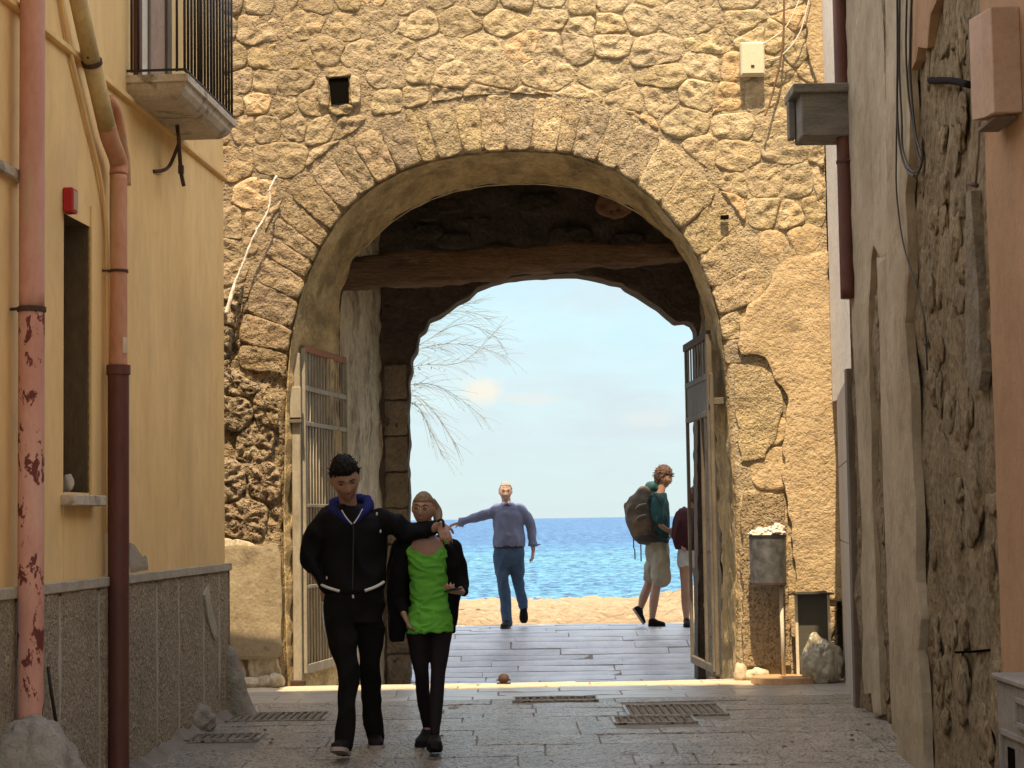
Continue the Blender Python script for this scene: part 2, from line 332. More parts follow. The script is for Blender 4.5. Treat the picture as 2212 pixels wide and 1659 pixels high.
M_corbel = surf('grey_slate_box', [(.10, .09, .075), (.155, .14, .12), (.22, .2, .17)], scale=8, stretch=(.5, 1, 2), rough=.85, bump=.5, bscale=30)
M_balc = surf('balcony_stone', [(.33, .27, .19), (.46, .39, .29), (.56, .49, .38)], scale=5, rough=.9, bump=.5, bscale=30, bdist=.008,
              stains=[((.10, .065, .04), 5, (1, 1, 1), .55, .66, .7)])
M_red = plain('red_plastic', (.38, .012, .012), rough=.45)
M_glass = plain('dark_pane', (.05, .045, .04), rough=.15, spec=.6)
M_lime = surf('white_lime_crust', [(.55, .48, .38), (.68, .61, .5), (.78, .72, .62)], scale=10, rough=.95, bump=.6, bscale=50)
M_metal = surf('galvanised_metal', [(.06, .06, .06), (.15, .15, .145), (.28, .28, .27)], scale=14, rough=.45, metallic=.6, bump=.15, bscale=40, bdist=.003, spec=.5, world=False,
               stains=[((.16, .10, .06), 5, (1, 1, 1), .62, .75, .6)])
M_cream = surf('cream_post_paint', [(.55, .48, .36), (.66, .59, .46), (.72, .66, .53)], scale=12, rough=.6, bump=.2, bscale=60, world=False)
M_binin = plain('dark_green_grey_panel', (.085, .08, .06), rough=.6)
M_concrete = surf('concrete_foot', [(.42, .34, .23), (.52, .43, .30), (.6, .51, .38)], scale=8, rough=.9, bump=.5, bscale=50)
M_bag = surf('plastic_bag', [(.22, .19, .12), (.31, .275, .19), (.42, .38, .29)], scale=5, rough=.16, bump=.5, bscale=9, bdist=.03, spec=.9, fine=.08)
M_litter = surf('crumpled_paper', [(.55, .48, .40), (.7, .62, .54), (.8, .74, .66)], scale=16, rough=.8, bump=.8, bscale=24, bdist=.02, world=False)

def sheet_noise(p, amp, fr, seed=0.0):
    return fbm(Vector((p[0] * fr + seed, p[1] * fr + 7.7, p[2] * fr + seed * .37)), 5) * amp

# ------------------------------------------------------------------ setting: ground, beach, sea
def build_ground():
    mb = MB(); xs = list(np.linspace(-14, 14, 41)); ds = list(np.arange(-8, 9, 1.0)) + list(np.arange(9, 23.45, .15)) + [23.44]
    grid_mesh(mb, [[(x, d, gz(x, d) - 0.007) for x in xs] for d in ds])
    o = mb.build('ground', M_joint, smooth=True, kind='structure')
build_ground()
def build_beach():
    mb = MB(); xs = list(np.concatenate([np.linspace(-60, -6, 28), np.linspace(-5.9, 9, 170), np.linspace(9.2, 70, 32)]))
    ds = list(23.45 + np.concatenate([np.linspace(0, 16, 150), 16 + np.linspace(0, 1, 80) ** 1.3 * 90])[0:]); rows = []
    for d in ds:
        row = []
        for x in xs:
            b = 0.62 * math.exp(-(((x - 4.1) / 1.9) ** 2) - ((d - 31.5) / 3.2) ** 2) + 0.12 * math.exp(-(((x + 2.0) / 1.5) ** 2) - ((d - 30) / 3) ** 2)
            e = smooth01((d - 23.45) / 0.6)
            z = 0.085 - 0.0345 * (d - 23.45) + b + e * (0.09 * N.noise((x * .9, d * .5, 1)) + 0.10 * fbm(Vector((x * 4, d * 1.6, 3)), 5) + 0.05 * N.noise((x * .35, d * .3, 9)))
            row.append((x, d, z))
        rows.append(row)
    grid_mesh(mb, rows); mb.build('beach', M_sand, smooth=True, kind='structure')
build_beach()
def sea_material():
    mt = bpy.data.materials.new('sea_water'); mt.use_nodes = True; g = NT(mt.node_tree)
    pos = g.n('ShaderNodeNewGeometry').outputs['Position']
    sx = g.n('ShaderNodeSeparateXYZ'); g.l(pos, sx.inputs[0])
    near = g.n('ShaderNodeMapRange', clamp=True, ins={0: sx.outputs[1], 1: 62.0, 2: 230.0, 3: 0.0, 4: 1.0}).outputs[0]
    band = g.noise(g.map(pos, (.02, .05, 1)), 1.0, 4, .6)
    t = g.math('ADD', near, g.math('MULTIPLY', g.math('SUBTRACT', band, .5), 1.5), True)
    col = g.ramp(t, [(0, (.085, .25, .30)), (.25, (.05, .19, .30)), (.42, (.075, .25, .31)), (.75, (.032, .14, .29)), (1, (.020, .095, .24))])
    lg = g.math('LOGARITHM', sx.outputs[1], 2.718)
    comb = g.n('ShaderNodeCombineXYZ', ins={0: g.math('DIVIDE', sx.outputs[0], g.math('POWER', sx.outputs[1], .75)), 1: g.math('MULTIPLY', lg, 9.0), 2: 0.0})
    rp = g.noise(g.map(comb.outputs[0], (34, 5.0, 1)), 1.6, 7, .72, .5)
    rp2 = g.noise(g.map(comb.outputs[0], (80, 14, 1)), 1.9, 5, .7, .3)
    col = g.mix(g.ramp(rp, [(.42, 1), (.53, 0)]), col, (.008, .04, .13))
    col = g.mix(g.math('MULTIPLY', g.ramp(g.math('ADD', g.math('MULTIPLY', rp, .5), g.math('MULTIPLY', rp2, .5)), [(.52, 0), (.60, 1)]), .75), col, (.20, .38, .46))
    bs = g.n('ShaderNodeBsdfPrincipled', ins={'Roughness': .4, 'Specular IOR Level': .12})
    h1 = g.noise(g.map(pos, (.5, 1.4, 1)), 1.0, 6, .6)
    bp = g.n('ShaderNodeBump', ins={'Strength': .6, 'Distance': .6}); g.l(h1, bp.inputs['Height']); g.l(bp.outputs[0], bs.inputs['Normal'])
    g.l(col, bs.inputs['Base Color']); out = g.n('ShaderNodeOutputMaterial'); g.l(bs.outputs[0], out.inputs[0]); return mt
mb = MB()
ds = [56, 58, 60, 62, 64, 66, 68, 70, 74, 78, 84, 90, 100, 120, 150, 200, 300, 500, 1000, 3000, 8000, 20000, 40000]
def seax(d): return [(-0.55 + 1.1 * i / 60) * max(d * 1.3, 140) for i in range(61)]
grid_mesh(mb, [[(x, d, -1.42 + (0.05 * N.noise((x * .4, d * .8, 2)) if d < 110 else 0)) for x in seax(d)] for d in ds])
mb.build('sea', sea_material(), smooth=True, kind='structure')

# ------------------------------------------------------------------ paving stones
def slab(mb, x0, x1, y0, y1, zf, th=.05, jit=.004, tilt=.003, wob=.008):
    g = .0022; c = [(x0 + g, y0 + g), (x1 - g, y0 + g), (x1 - g, y1 - g), (x0 + g, y1 - g)]
    c = [(a + random.uniform(-jit, jit), b + random.uniform(-jit, jit) * .6) for a, b in c]
    nx, ny = max(2, min(6, int((x1 - x0) / .12))), 3
    dz = random.uniform(-tilt, tilt); tx = random.uniform(-.008, .008); ty = random.uniform(-.012, .012)
    cxm, cym = (x0 + x1) / 2, (y0 + y1) / 2
    def pt(u, v, ins=0.0):
        iu = .005 / (x1 - x0) if ins else 0; iv = .005 / (y1 - y0) if ins else 0
        u2 = iu + u * (1 - 2 * iu); v2 = iv + v * (1 - 2 * iv)
        x = (c[0][0] * (1 - u2) + c[1][0] * u2) * (1 - v2) + (c[3][0] * (1 - u2) + c[2][0] * u2) * v2
        y = (c[0][1] * (1 - u2) + c[1][1] * u2) * (1 - v2) + (c[3][1] * (1 - u2) + c[2][1] * u2) * v2
        return x, y
    top = []
    for i in range(nx + 1):
        for j in range(ny + 1):
            x, y = pt(i / nx, j / ny, .03)
            e = 1 if (0 < i < nx and 0 < j < ny) else 0
            z = zf(x, y) + dz + tx * (x - cxm) + ty * (y - cym) + wob * N.noise((x * 5, y * 5, 3)) + .004 * e - .001
            top.append((x, y, z))
    b = len(mb.v); fs = [(i * (ny + 1) + j, i * (ny + 1) + j + 1, (i + 1) * (ny + 1) + j + 1, (i + 1) * (ny + 1) + j) for i in range(nx) for j in range(ny)]
    ring = [i * (ny + 1) for i in range(nx + 1)] + [nx * (ny + 1) + j for j in range(1, ny + 1)] + [i * (ny + 1) + ny for i in range(nx - 1, -1, -1)] + [j for j in range(ny - 1, 0, -1)]
    n0 = len(top); low = []
    for k in ring:
        x, y, z = top[k]; sx = x + (.003 if x > cxm else -.003); sy = y + (.003 if y > cym else -.003)
        low.append((sx, sy, z - .006))
    low2 = [(x, y, z - th) for x, y, z in low]
    m_ = len(ring)
    for k in range(m_):
        k2 = (k + 1) % m_; fs.append((ring[k], ring[k2], n0 + k2, n0 + k)); fs.append((n0 + k, n0 + k2, n0 + m_ + k2, n0 + m_ + k))
    mb.add(top + low + low2, fs)
pav = bpy.data.objects.new('alley_pavement', None); link(pav); pav['kind'] = 'structure'
GR = []     # drain grates: (x0,x1,y0,y1) holes in the paving
def gpt(px, py):
    p = P(px, py, 10)
    d = ray(px, py)
    t = 10.0
    for _ in range(30):
        q = CAM + d * t; h = gz(q.x, q.y); t = (h - CAM.z) / d.z
    return CAM + d * t
def grate_rect(xa, xb, yt, yb):
    a = gpt((xa + xb) / 2, yb); b = gpt((xa + xb) / 2, yt); l = gpt(xa, (yt + yb) / 2); r = gpt(xb, (yt + yb) / 2)
    return (l.x, r.x, a.y, b.y)
grates = [grate_rect(1352, 1562, 1524, 1546), grate_rect(1325, 1500, 1549, 1563), grate_rect(505, 705, 1541, 1558), grate_rect(400, 560, 1587, 1602), grate_rect(1110, 1290, 1507, 1515)]
GR = grates
y = 7.6; row = 0
slabs = 0
while y < 16.55:
    dy = random.choice([.30, .36, .42, .48]) if y < 14.9 else random.choice([.22, .30, .36])
    y1 = min(y + dy, 16.60)
    if 16.60 - y1 < .14: y1 = 16.60
    x = LX(y) - .45 + (row % 2) * .2 + random.uniform(-.1, .1); xe = 2.9
    if y > 14.2: x = -3.6
    while x < xe:
        x1 = x + (random.uniform(.36, 1.05) if y < 14.9 else random.uniform(.5, 1.0))
        segs = [(x, x1)]
        for (a, b, c, d) in GR:
            if d > y + .02 and c < y1 - .02:
                ns = []
                for (s0, s1) in segs:
                    if s1 <= a or s0 >= b: ns.append((s0, s1)); continue
                    if s0 < a - .04: ns.append((s0, a))
                    if s1 > b + .04: ns.append((b, s1))
                segs = ns
        for (s0, s1) in segs:
            mb = MB(); slab(mb, s0, s1, y, y1, gz)
            mt = M_ledge if y > 15.95 else M_pavesm if y > 14.8 else M_pave
            if slabs < 298: mb.build('paving_stone', mt, pav, smooth=False); slabs += 1
            else: mb.build('paving_stone', mt, pav)
        x = x1
    y = y1; row += 1
print('alley slabs', slabs)
pas = bpy.data.objects.new('passage_pavement', None); link(pas); pas['kind'] = 'structure'
y = 16.63; row = 0; cnt = 0
while y < 23.43:
    dy = random.choice([.17, .2, .23, .26]) if y > 20 else .35
    y1 = min(y + dy, 23.44)
    x = (-2.0 if y < 20 else -1.4 if y < 20.6 else -2.6) + random.uniform(-.25, .1); xe = 2.05 if y < 20.6 else 3.2
    while x < xe:
        x1 = x + random.uniform(.6, 1.5)
        mb = MB(); slab(mb, x, x1, y, y1, gz, wob=.003, tilt=.003, jit=.008); mb.build('paving_stone', M_pave2, pas); cnt += 1
        x = x1
    y = y1; row += 1
print('passage slabs', cnt)
for i, (a, b, c, d) in enumerate(grates):
    lab = ['long slotted storm drain grate at right of the alley floor, nearest the gate pier', 'second drain grate just in front of the long right one', 'dusty drain grate behind the rock at left of the alley',
           'small worn drain grate nearest the rounded rock at left', 'thin dark drain slot in the pale paving before the threshold'][i]
    z = gz(0, (c + d) / 2)
    t = thing('drain_grate', lab, 'drain grate', ((a + b) / 2, (c + d) / 2, z), group='storm drain grates in the paving')
    fr = MB()
    for (p, q) in (((a, c, z), (b, c, z)), ((a, d, z), (b, d, z)), ((a, c, z), (a, d, z)), ((b, c, z), (b, d, z))):
        fr.beam(p, q, .022, .022)
    fr.build('frame', M_pave, t)
    pit = MB().box(((a + b) / 2, (c + d) / 2, z - .04), (b - a, d - c, .02)); pit.build('pit', M_black, t)
    n = max(8, int((b - a) / .052))
    for k in range(1, n):
        x = a + (b - a) * k / n
        MB().box((x, (c + d) / 2, z - .002), (.022, (d - c) - .02, .02)).build('bar', M_jamb, t)
# ------------------------------------------------------------------ the gate wall
DF = 16.62
gate = thing('town_gate_wall', 'tall sunlit rubble stone wall pierced by the big round arch to the sea', 'gateway', (0, DF, 0))
front_px = [(619, 1475), (616, 1400), (613, 1300), (611, 1200), (610, 1100), (612, 1000), (614, 900), (618, 820), (624, 755), (633, 700), (648, 640), (668, 585), (694, 530), (726, 480),
            (764, 438), (812, 400), (866, 370), (925, 350), (990, 337), (1060, 328), (1130, 325), (1200, 329), (1262, 342), (1318, 362), (1366, 392), (1408, 428), (1446, 470), (1480, 514),
            (1508, 560), (1532, 612), (1548, 668), (1560, 730), (1567, 800), (1573, 880), (1580, 960), (1586, 1050), (1590, 1150), (1593, 1250), (1592, 1350), (1590, 1465)]
def resample(pts, n):
    pts = [Vector(p) for p in pts]; L = [0]
    for a, b in zip(pts, pts[1:]): L.append(L[-1] + (b - a).length)
    out = []; j = 0
    for i in range(n):
        s = L[-1] * i / (n - 1)
        while j < len(L) - 2 and L[j + 1] < s: j += 1
        t = (s - L[j]) / max(1e-9, L[j + 1] - L[j]); out.append(pts[j].lerp(pts[j + 1], max(0, min(1, t))))
    return out
front = resample([P(x, y, DF) for x, y in front_px], 420)
for p in front: p.z = max(p.z, -.02)
front[0].z = -.05; front[-1].z = -.05
ZT = 6.3; XL, XR = -3.6, 2.80
ARC_C = Vector((.02, 0, 2.75))     # centre of the arch head
def in_opening(x, z, grow=0.0):
    # horizontal scan against the arch curve
    c = False; n = len(front)
    for i in range(0, n, 6):
        a = front[i]; b = front[min(i + 6, n - 1)]
        if (a.z > z) != (b.z > z):
            if x < (b.x - a.x) * (z - a.z) / (b.z - a.z) + a.x: c = not c
    a, b = front[-1], front[0]
    return c
# outer rectangle boundary matched to the curve by angle
outer = []
for i, p in enumerate(front):
    t = i / (len(front) - 1)
    outer.append(None)
per = [Vector((XL, DF, -.05)), Vector((XL, DF, ZT)), Vector((XR, DF, ZT)), Vector((XR, DF, -.05))]
iL = min(range(len(front)), key=lambda i: abs(front[i].z - 2.9) if front[i].x < 0 else 9)
iR = min(range(len(front)), key=lambda i: abs(front[i].z - 2.9) if front[i].x > 0 else 9)
n = len(front)
for i in range(n):
    if i <= iL:
        t = i / iL; outer[i] = Vector((XL, DF, front[i].z))
    elif i >= iR: outer[i] = Vector((XR, DF, front[i].z))
    else:
        zL, zR = front[iL].z, front[iR].z
        t = (i - iL) / (iR - iL); l1 = ZT - zL; l2 = XR - XL; l3 = ZT - zR; s = t * (l1 + l2 + l3)
        if s < l1: outer[i] = Vector((XL, DF, zL + s))
        elif s < l1 + l2: outer[i] = Vector((XL + s - l1, DF, ZT))
        else: outer[i] = Vector((XR, DF, ZT - (s - l1 - l2)))
def wall_relief(x, z):
    left = smooth01((-1.80 - x) / .22) * smooth01((3.6 - z) / .5) * smooth01((z - 1.20) / .15)
    v = Vector((x, 0, z))
    r = .010 * fbm(v * 7, 4) + .014 * N.noise(v * 2.3)
    r += left * (.055 * fbm(Vector((x * 6, 3, z * 5)), 5) + .05 * abs(N.noise(Vector((x * 11, 8, z * 9)))) - .03)
    return r
mb = MB(); NV = 90; rows = []
for j in range(NV + 1):
    v = (j / NV) ** 1.25; row = []
    for i in range(n):
        p = front[i].lerp(outer[i], v)
        edge = max(0, 1 - (p - front[i]).length / .07)
        y_ = DF + .022 - wall_relief(p.x, p.z) + .06 * edge * edge
        row.append((p.x + .012 * N.noise((p.z * 6, p.x * 6, 2)) * (1 if j < 3 else 0), y_, p.z + (.012 * N.noise((p.x * 6, p.z * 6, 5)) if j < 3 and p.z > .3 else 0)))
    rows.append(row)
grid_mesh(mb, rows)
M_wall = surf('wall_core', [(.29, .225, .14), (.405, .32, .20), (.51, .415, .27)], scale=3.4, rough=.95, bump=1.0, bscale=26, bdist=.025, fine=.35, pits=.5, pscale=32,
              stains=[((.56, .46, .31), 5, (1, 1, 1), .58, .72, .5), ((.13, .10, .07), 3, (1, 1, 1), .58, .8, .5)], left_tone=((.64, .60, .57), -2.2, .6, .85))
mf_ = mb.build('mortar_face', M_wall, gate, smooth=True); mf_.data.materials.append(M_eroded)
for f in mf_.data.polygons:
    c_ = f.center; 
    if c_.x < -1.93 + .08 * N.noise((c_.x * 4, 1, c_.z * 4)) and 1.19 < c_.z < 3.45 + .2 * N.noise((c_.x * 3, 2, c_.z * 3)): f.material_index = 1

# reveal (barrel) from the front edge to the inner edge
back_px = [(735, 1475), (735, 1300), (735, 1100), (735, 900), (734, 760), (734, 690), (738, 640), (748, 600), (768, 560), (800, 520), (840, 483), (885, 452), (935, 428), (990, 410), (1045, 400), (1105, 396),
           (1170, 396), (1230, 402), (1290, 416), (1340, 436), (1385, 462), (1425, 496), (1458, 532), (1488, 578), (1512, 640), (1528, 720), (1540, 850), (1552, 1050), (1560, 1250), (1560, 1475)]
DB = 18.10
back = resample([P(x, y, DB) for x, y in back_px], 420)
# match by normalised height on the jambs and by arc on the head
for p in back: p.z = max(p.z, -.45)
front[0].z = front[-1].z = -.32
mb = MB(); rows = []
NW = 46
for j in range(NW + 1):
    v = j / NW; row = []
    for i in range(n):
        p = front[i].lerp(back[i], v)
        c = Vector((.0, p.y, min(p.z, 2.6))); nrm = (c - p); nrm.y = 0
        nrm = nrm.normalized() if nrm.length > 0 else Vector((0, 0, 1))
        amp = .028 * fbm(Vector((p.x * 3, p.y * 3, p.z * 3)), 5) + .02 * N.noise((p.x * 9, p.y * 6, p.z * 9))
        q = p + nrm * amp * min(1, v * 6 + .1)
        if j == 0: q = p + Vector((0, .075, 0)) 
        row.append(q)
    rows.append(row)
grid_mesh(mb, rows); mb.build('arch_reveal', M_reveal, gate, smooth=True)
front[0].z = front[-1].z = -.05
# white lime streak along the inner edge of the barrel
pts = [back[i] + Vector((0, -.02, -.012)) for i in range(150, 262, 4)]
pts = [p + Vector((0, 0, .012 * N.noise((p.x * 5, 1, 1)))) for p in pts]
mb = MB(); mb.tube(pts, [.004 + .010 * abs(N.noise((p.x * 4, 2, 2))) for p in pts], 6); mb.build('lime_streak', M_lime, gate, smooth=True)

# voussoirs
def pillow(mb, poly, y0, proud, mound=.012, rough=.008, jit=.0, seed=0, chaikin=2, sub=28, fq=13):
    """poly: list of (x,z); stone face toward -Y, its back sunk behind y0"""
    for _ in range(chaikin):
        q = []
        for a, b in zip(poly, poly[1:] + poly[:1]):
            q.append((a[0] * .82 + b[0] * .18, a[1] * .82 + b[1] * .18)); q.append((a[0] * .18 + b[0] * .82, a[1] * .18 + b[1] * .82))
        poly = q
    L = resample([Vector((a[0], 0, a[1])) for a in poly + poly[:1]], sub + 1)[:-1]
    c = sum(L, Vector()) / len(L)
    rings = [(1.03, .06, 0), (1.0, -proud * .55, .4), (.93, -proud, .8), (.80, -proud - mound * .4, 1), (.62, -proud - mound * .8, 1), (.44, -proud - mound, 1), (.22, -proud - mound, 1)]
    vs = []; tx = random.uniform(-.06, .06); tz = random.uniform(-.06, .06)
    for (s, dy, k) in rings:
        for p in L:
            q = c + (p - c) * s
            q.x += .012 * N.noise((q.x * 14, seed, q.z * 14)) * (1 if s > .9 else 0); q.z += .012 * N.noise((q.z * 14, seed + 5, q.x * 14)) * (1 if s > .9 else 0)
            y = y0 + dy - k * (rough * fbm(Vector((q.x * fq, seed, q.z * fq)), 4)) + k * ((q.x - c.x) * tx + (q.z - c.z) * tz)
            vs.append((q.x, y, q.z))
    vs.append((c.x, y0 - proud - mound - rough * fbm(Vector((c.x * 13, seed, c.z * 13)), 4), c.z)); m_ = len(L); fs = []
    for r in range(len(rings) - 1):
        for k in range(m_):
            k2 = (k + 1) % m_; fs.append((r * m_ + k, r * m_ + k2, (r + 1) * m_ + k2, (r + 1) * m_ + k))
    r = len(rings) - 1
    for k in range(m_): fs.append((r * m_ + k, r * m_ + (k + 1) % m_, len(vs) - 1))
    mb.add(vs, fs)
def in_px(px, py): p = P(px, py, DF); return p.x, p.z
def ring_len(t):      # voussoir length along the head, t 0..1
    return .44 + .05 * math.sin(t * 3.1)
iA = min(range(n), key=lambda i: abs(front[i].z - 2.72) if front[i].x < 0 else 9); iB = min(range(n), key=lambda i: abs(front[i].z - 2.72) if front[i].x > 0 else 9)
s = iA; VO = []
while s < iB - 3:
    t = (s - iA) / (iB - iA)
    wst = random.uniform(.15, .26) if t < .66 else random.uniform(.20, .32)
    step = wst / ((front[iB] - front[iB - 1]).length)
    e = min(iB, s + int(step))
    if iB - e < 8: e = iB
    a, b = front[s], front[e]
    def out(p, L):
        d = Vector((p.x - ARC_C.x, 0, p.z - 2.45)).normalized(); return p + d * L
    L1 = ring_len(t) * random.uniform(.88, 1.05)
    g1 = .0045
    d = (b - a).normalized() * g1
    poly = [out(a, .02) + d, out(b, .02) - d, out(b, L1) - d * .7, out(a, L1) + d * .7]
    m1 = out(a.lerp(b, .5), .012); m2 = out(a.lerp(b, .5), L1 + .02)
    poly = [poly[0], m1, poly[1], poly[2], m2, poly[3]]
    poly = [(p.x + random.uniform(-.008, .008), p.z + random.uniform(-.008, .008)) for p in poly]
    mb = MB(); pillow(mb, poly, DF + .022, random.uniform(.004, .020), .002, .022, seed=s, chaikin=1, sub=36)
    mb.build('voussoir', M_vous, gate, smooth=True); VO.append(poly)
    s = e
RING = .52
def dist_open(x, z):
    """signed: positive outside the opening"""
    d = min((Vector((x, 0, z)) - Vector((front[i].x, 0, front[i].z))).length for i in range(0, n, 5))
    return d if not in_opening(x, z) else -d
# rubble stones: clipped voronoi cells on jittered courses
def clip(poly, m_, nv):
    out = []
    for i in range(len(poly)):
        a, b = poly[i], poly[(i + 1) % len(poly)]
        da = (a[0] - m_[0]) * nv[0] + (a[1] - m_[1]) * nv[1]; db = (b[0] - m_[0]) * nv[0] + (b[1] - m_[1]) * nv[1]
        if da <= 0: out.append(a)
        if (da < 0 < db) or (db < 0 < da):
            t = da / (da - db); out.append((a[0] + (b[0] - a[0]) * t, a[1] + (b[1] - a[1]) * t))
    return out
seeds = []
z = .02; row = 0
while z < 6.0:
    up = z > 3.55
    hh = random.choice([.16, .21, .27, .33]) if up else random.choice([.26, .31, .36])
    x = XL + random.uniform(0, .2)
    while x < XR:
        ww = random.choice((random.uniform(.16, .30), random.uniform(.30, .62))) if up else random.uniform(.28, .52)
        sx, sz = x + ww / 2, z + hh / 2 + random.uniform(-.06, .06)
        seeds.append((sx, sz)); x += ww
    z += hh; row += 1
def warp(x, z): return x * .78, z
stones = 0; cells = []
M_ostone = surf('orange_stone', [(.38, .27, .15), (.52, .37, .205), (.64, .47, .28)], scale=6, rough=.92, bump=.8, bscale=26, bdist=.02, fine=.35, pits=.4, pscale=38)
for (sx, sz) in seeds:
    if sx < -2.62 or sx > 2.95: continue
    # the plain render on the right pier: fewer stones there
    dO = dist_open(sx, sz)
    head = sz > 2.6 and abs(sx) < 2.3
    need = RING + .02 if (sz > 2.72 and (sx * sx + (sz - 2.45) ** 2) < 3.0 ** 2) else .07
    if dO < need - .02 and dO < .09: continue
    if dO < 0: continue
    ws = warp(sx, sz)
    poly = [(sx - .5, sz - .4), (sx + .5, sz - .4), (sx + .5, sz + .4), (sx - .5, sz + .4)]
    for (tx, tz) in seeds:
        if (tx, tz) == (sx, sz) or abs(tx - sx) > 1.0 or abs(tz - sz) > .8: continue
        wt = warp(tx, tz); nv = ((wt[0] - ws[0]) * .78, wt[1] - ws[1]); mp = ((sx + tx) / 2, (sz + tz) / 2)
        poly = clip(poly, mp, nv)
        if len(poly) < 3: break
    if len(poly) < 3: continue
    g1 = random.uniform(.003, .010); cx0 = sum(p[0] for p in poly) / len(poly); cz0 = sum(p[1] for p in poly) / len(poly)
    q = []
    for (a, b) in poly:
        dx, dz = a - cx0, b - cz0; L = math.hypot(dx, dz); k = max(.5, 1 - g1 / L * 1.25)
        a, b = cx0 + dx * k + random.uniform(-.012, .012), cz0 + dz * k + random.uniform(-.012, .012)
        # keep outside the ring / opening
        if b > 2.72:
            vx, vz = a - ARC_C.x, b - 2.45; th = math.atan2(vz, vx)
            best = min(range(iA, iB + 1, 3), key=lambda i: abs(math.atan2(front[i].z - 2.45, front[i].x - ARC_C.x) - th))
            rr = math.hypot(front[best].x - ARC_C.x, front[best].z - 2.45) + RING
            if math.hypot(vx, vz) < rr and math.pi * .02 < th < math.pi * .98:
                a, b = ARC_C.x + math.cos(th) * rr, 2.45 + math.sin(th) * rr
        elif dist_open(a, b) < .045:
            a = a - .09 if a < 0 else a + .09
            if in_opening(a, b): a = (-2.06 if a < 0 else 2.02)
        q.append((max(XL, min(XR, a)), b))
    w_, h_ = max(p[0] for p in q) - min(p[0] for p in q), max(p[1] for p in q) - min(p[1] for p in q)
    if w_ < .09 or h_ < .07: continue
    ar = abs(sum(q[i][0] * q[(i + 1) % len(q)][1] - q[(i + 1) % len(q)][0] * q[i][1] for i in range(len(q)))) / 2
    if ar < .010: continue
    cells.append((sx, sz, q))
hole = in_px(732, 198)
for (sx, sz, q) in cells:
    if abs(sx - hole[0]) < .13 and abs(sz - hole[1]) < .13: continue
    leftz = sx < -1.95 and 1.2 < sz < 3.55
    lowl = sx < -1.95 and sz <= 1.2
    rightp = sx > 1.95 and sz < 3.0
    if stones >= 296: break
    mb = MB()
    if leftz:
        pillow(mb, q, DF + .02, random.uniform(.01, .05), .006, .050, seed=stones, sub=60, chaikin=1, fq=22); mb.build('stone', M_eroded, gate, smooth=True)
    elif lowl:
        pillow(mb, q, DF + .02, random.uniform(.012, .02), .004, .008, seed=stones, chaikin=1); mb.build('stone', M_flake, gate, smooth=True)
    elif rightp or (sx > 1.75 and sz < 3.9):
        if random.random() < .45 and sx > 2.35: continue
        pillow(mb, q, DF + .02, random.uniform(.002, .012), .005, .012, seed=stones); mb.build('stone', M_render, gate, smooth=True)
    else:
        pillow(mb, q, DF + .022, random.uniform(.002, .018), .003, .024, seed=stones, chaikin=random.choice((1, 1, 2)), sub=36); mb.build('stone', M_ostone if random.random() < .14 else M_stone, gate, smooth=True)
    stones += 1
print('stones', stones, len(cells), 'voussoirs', len(VO))
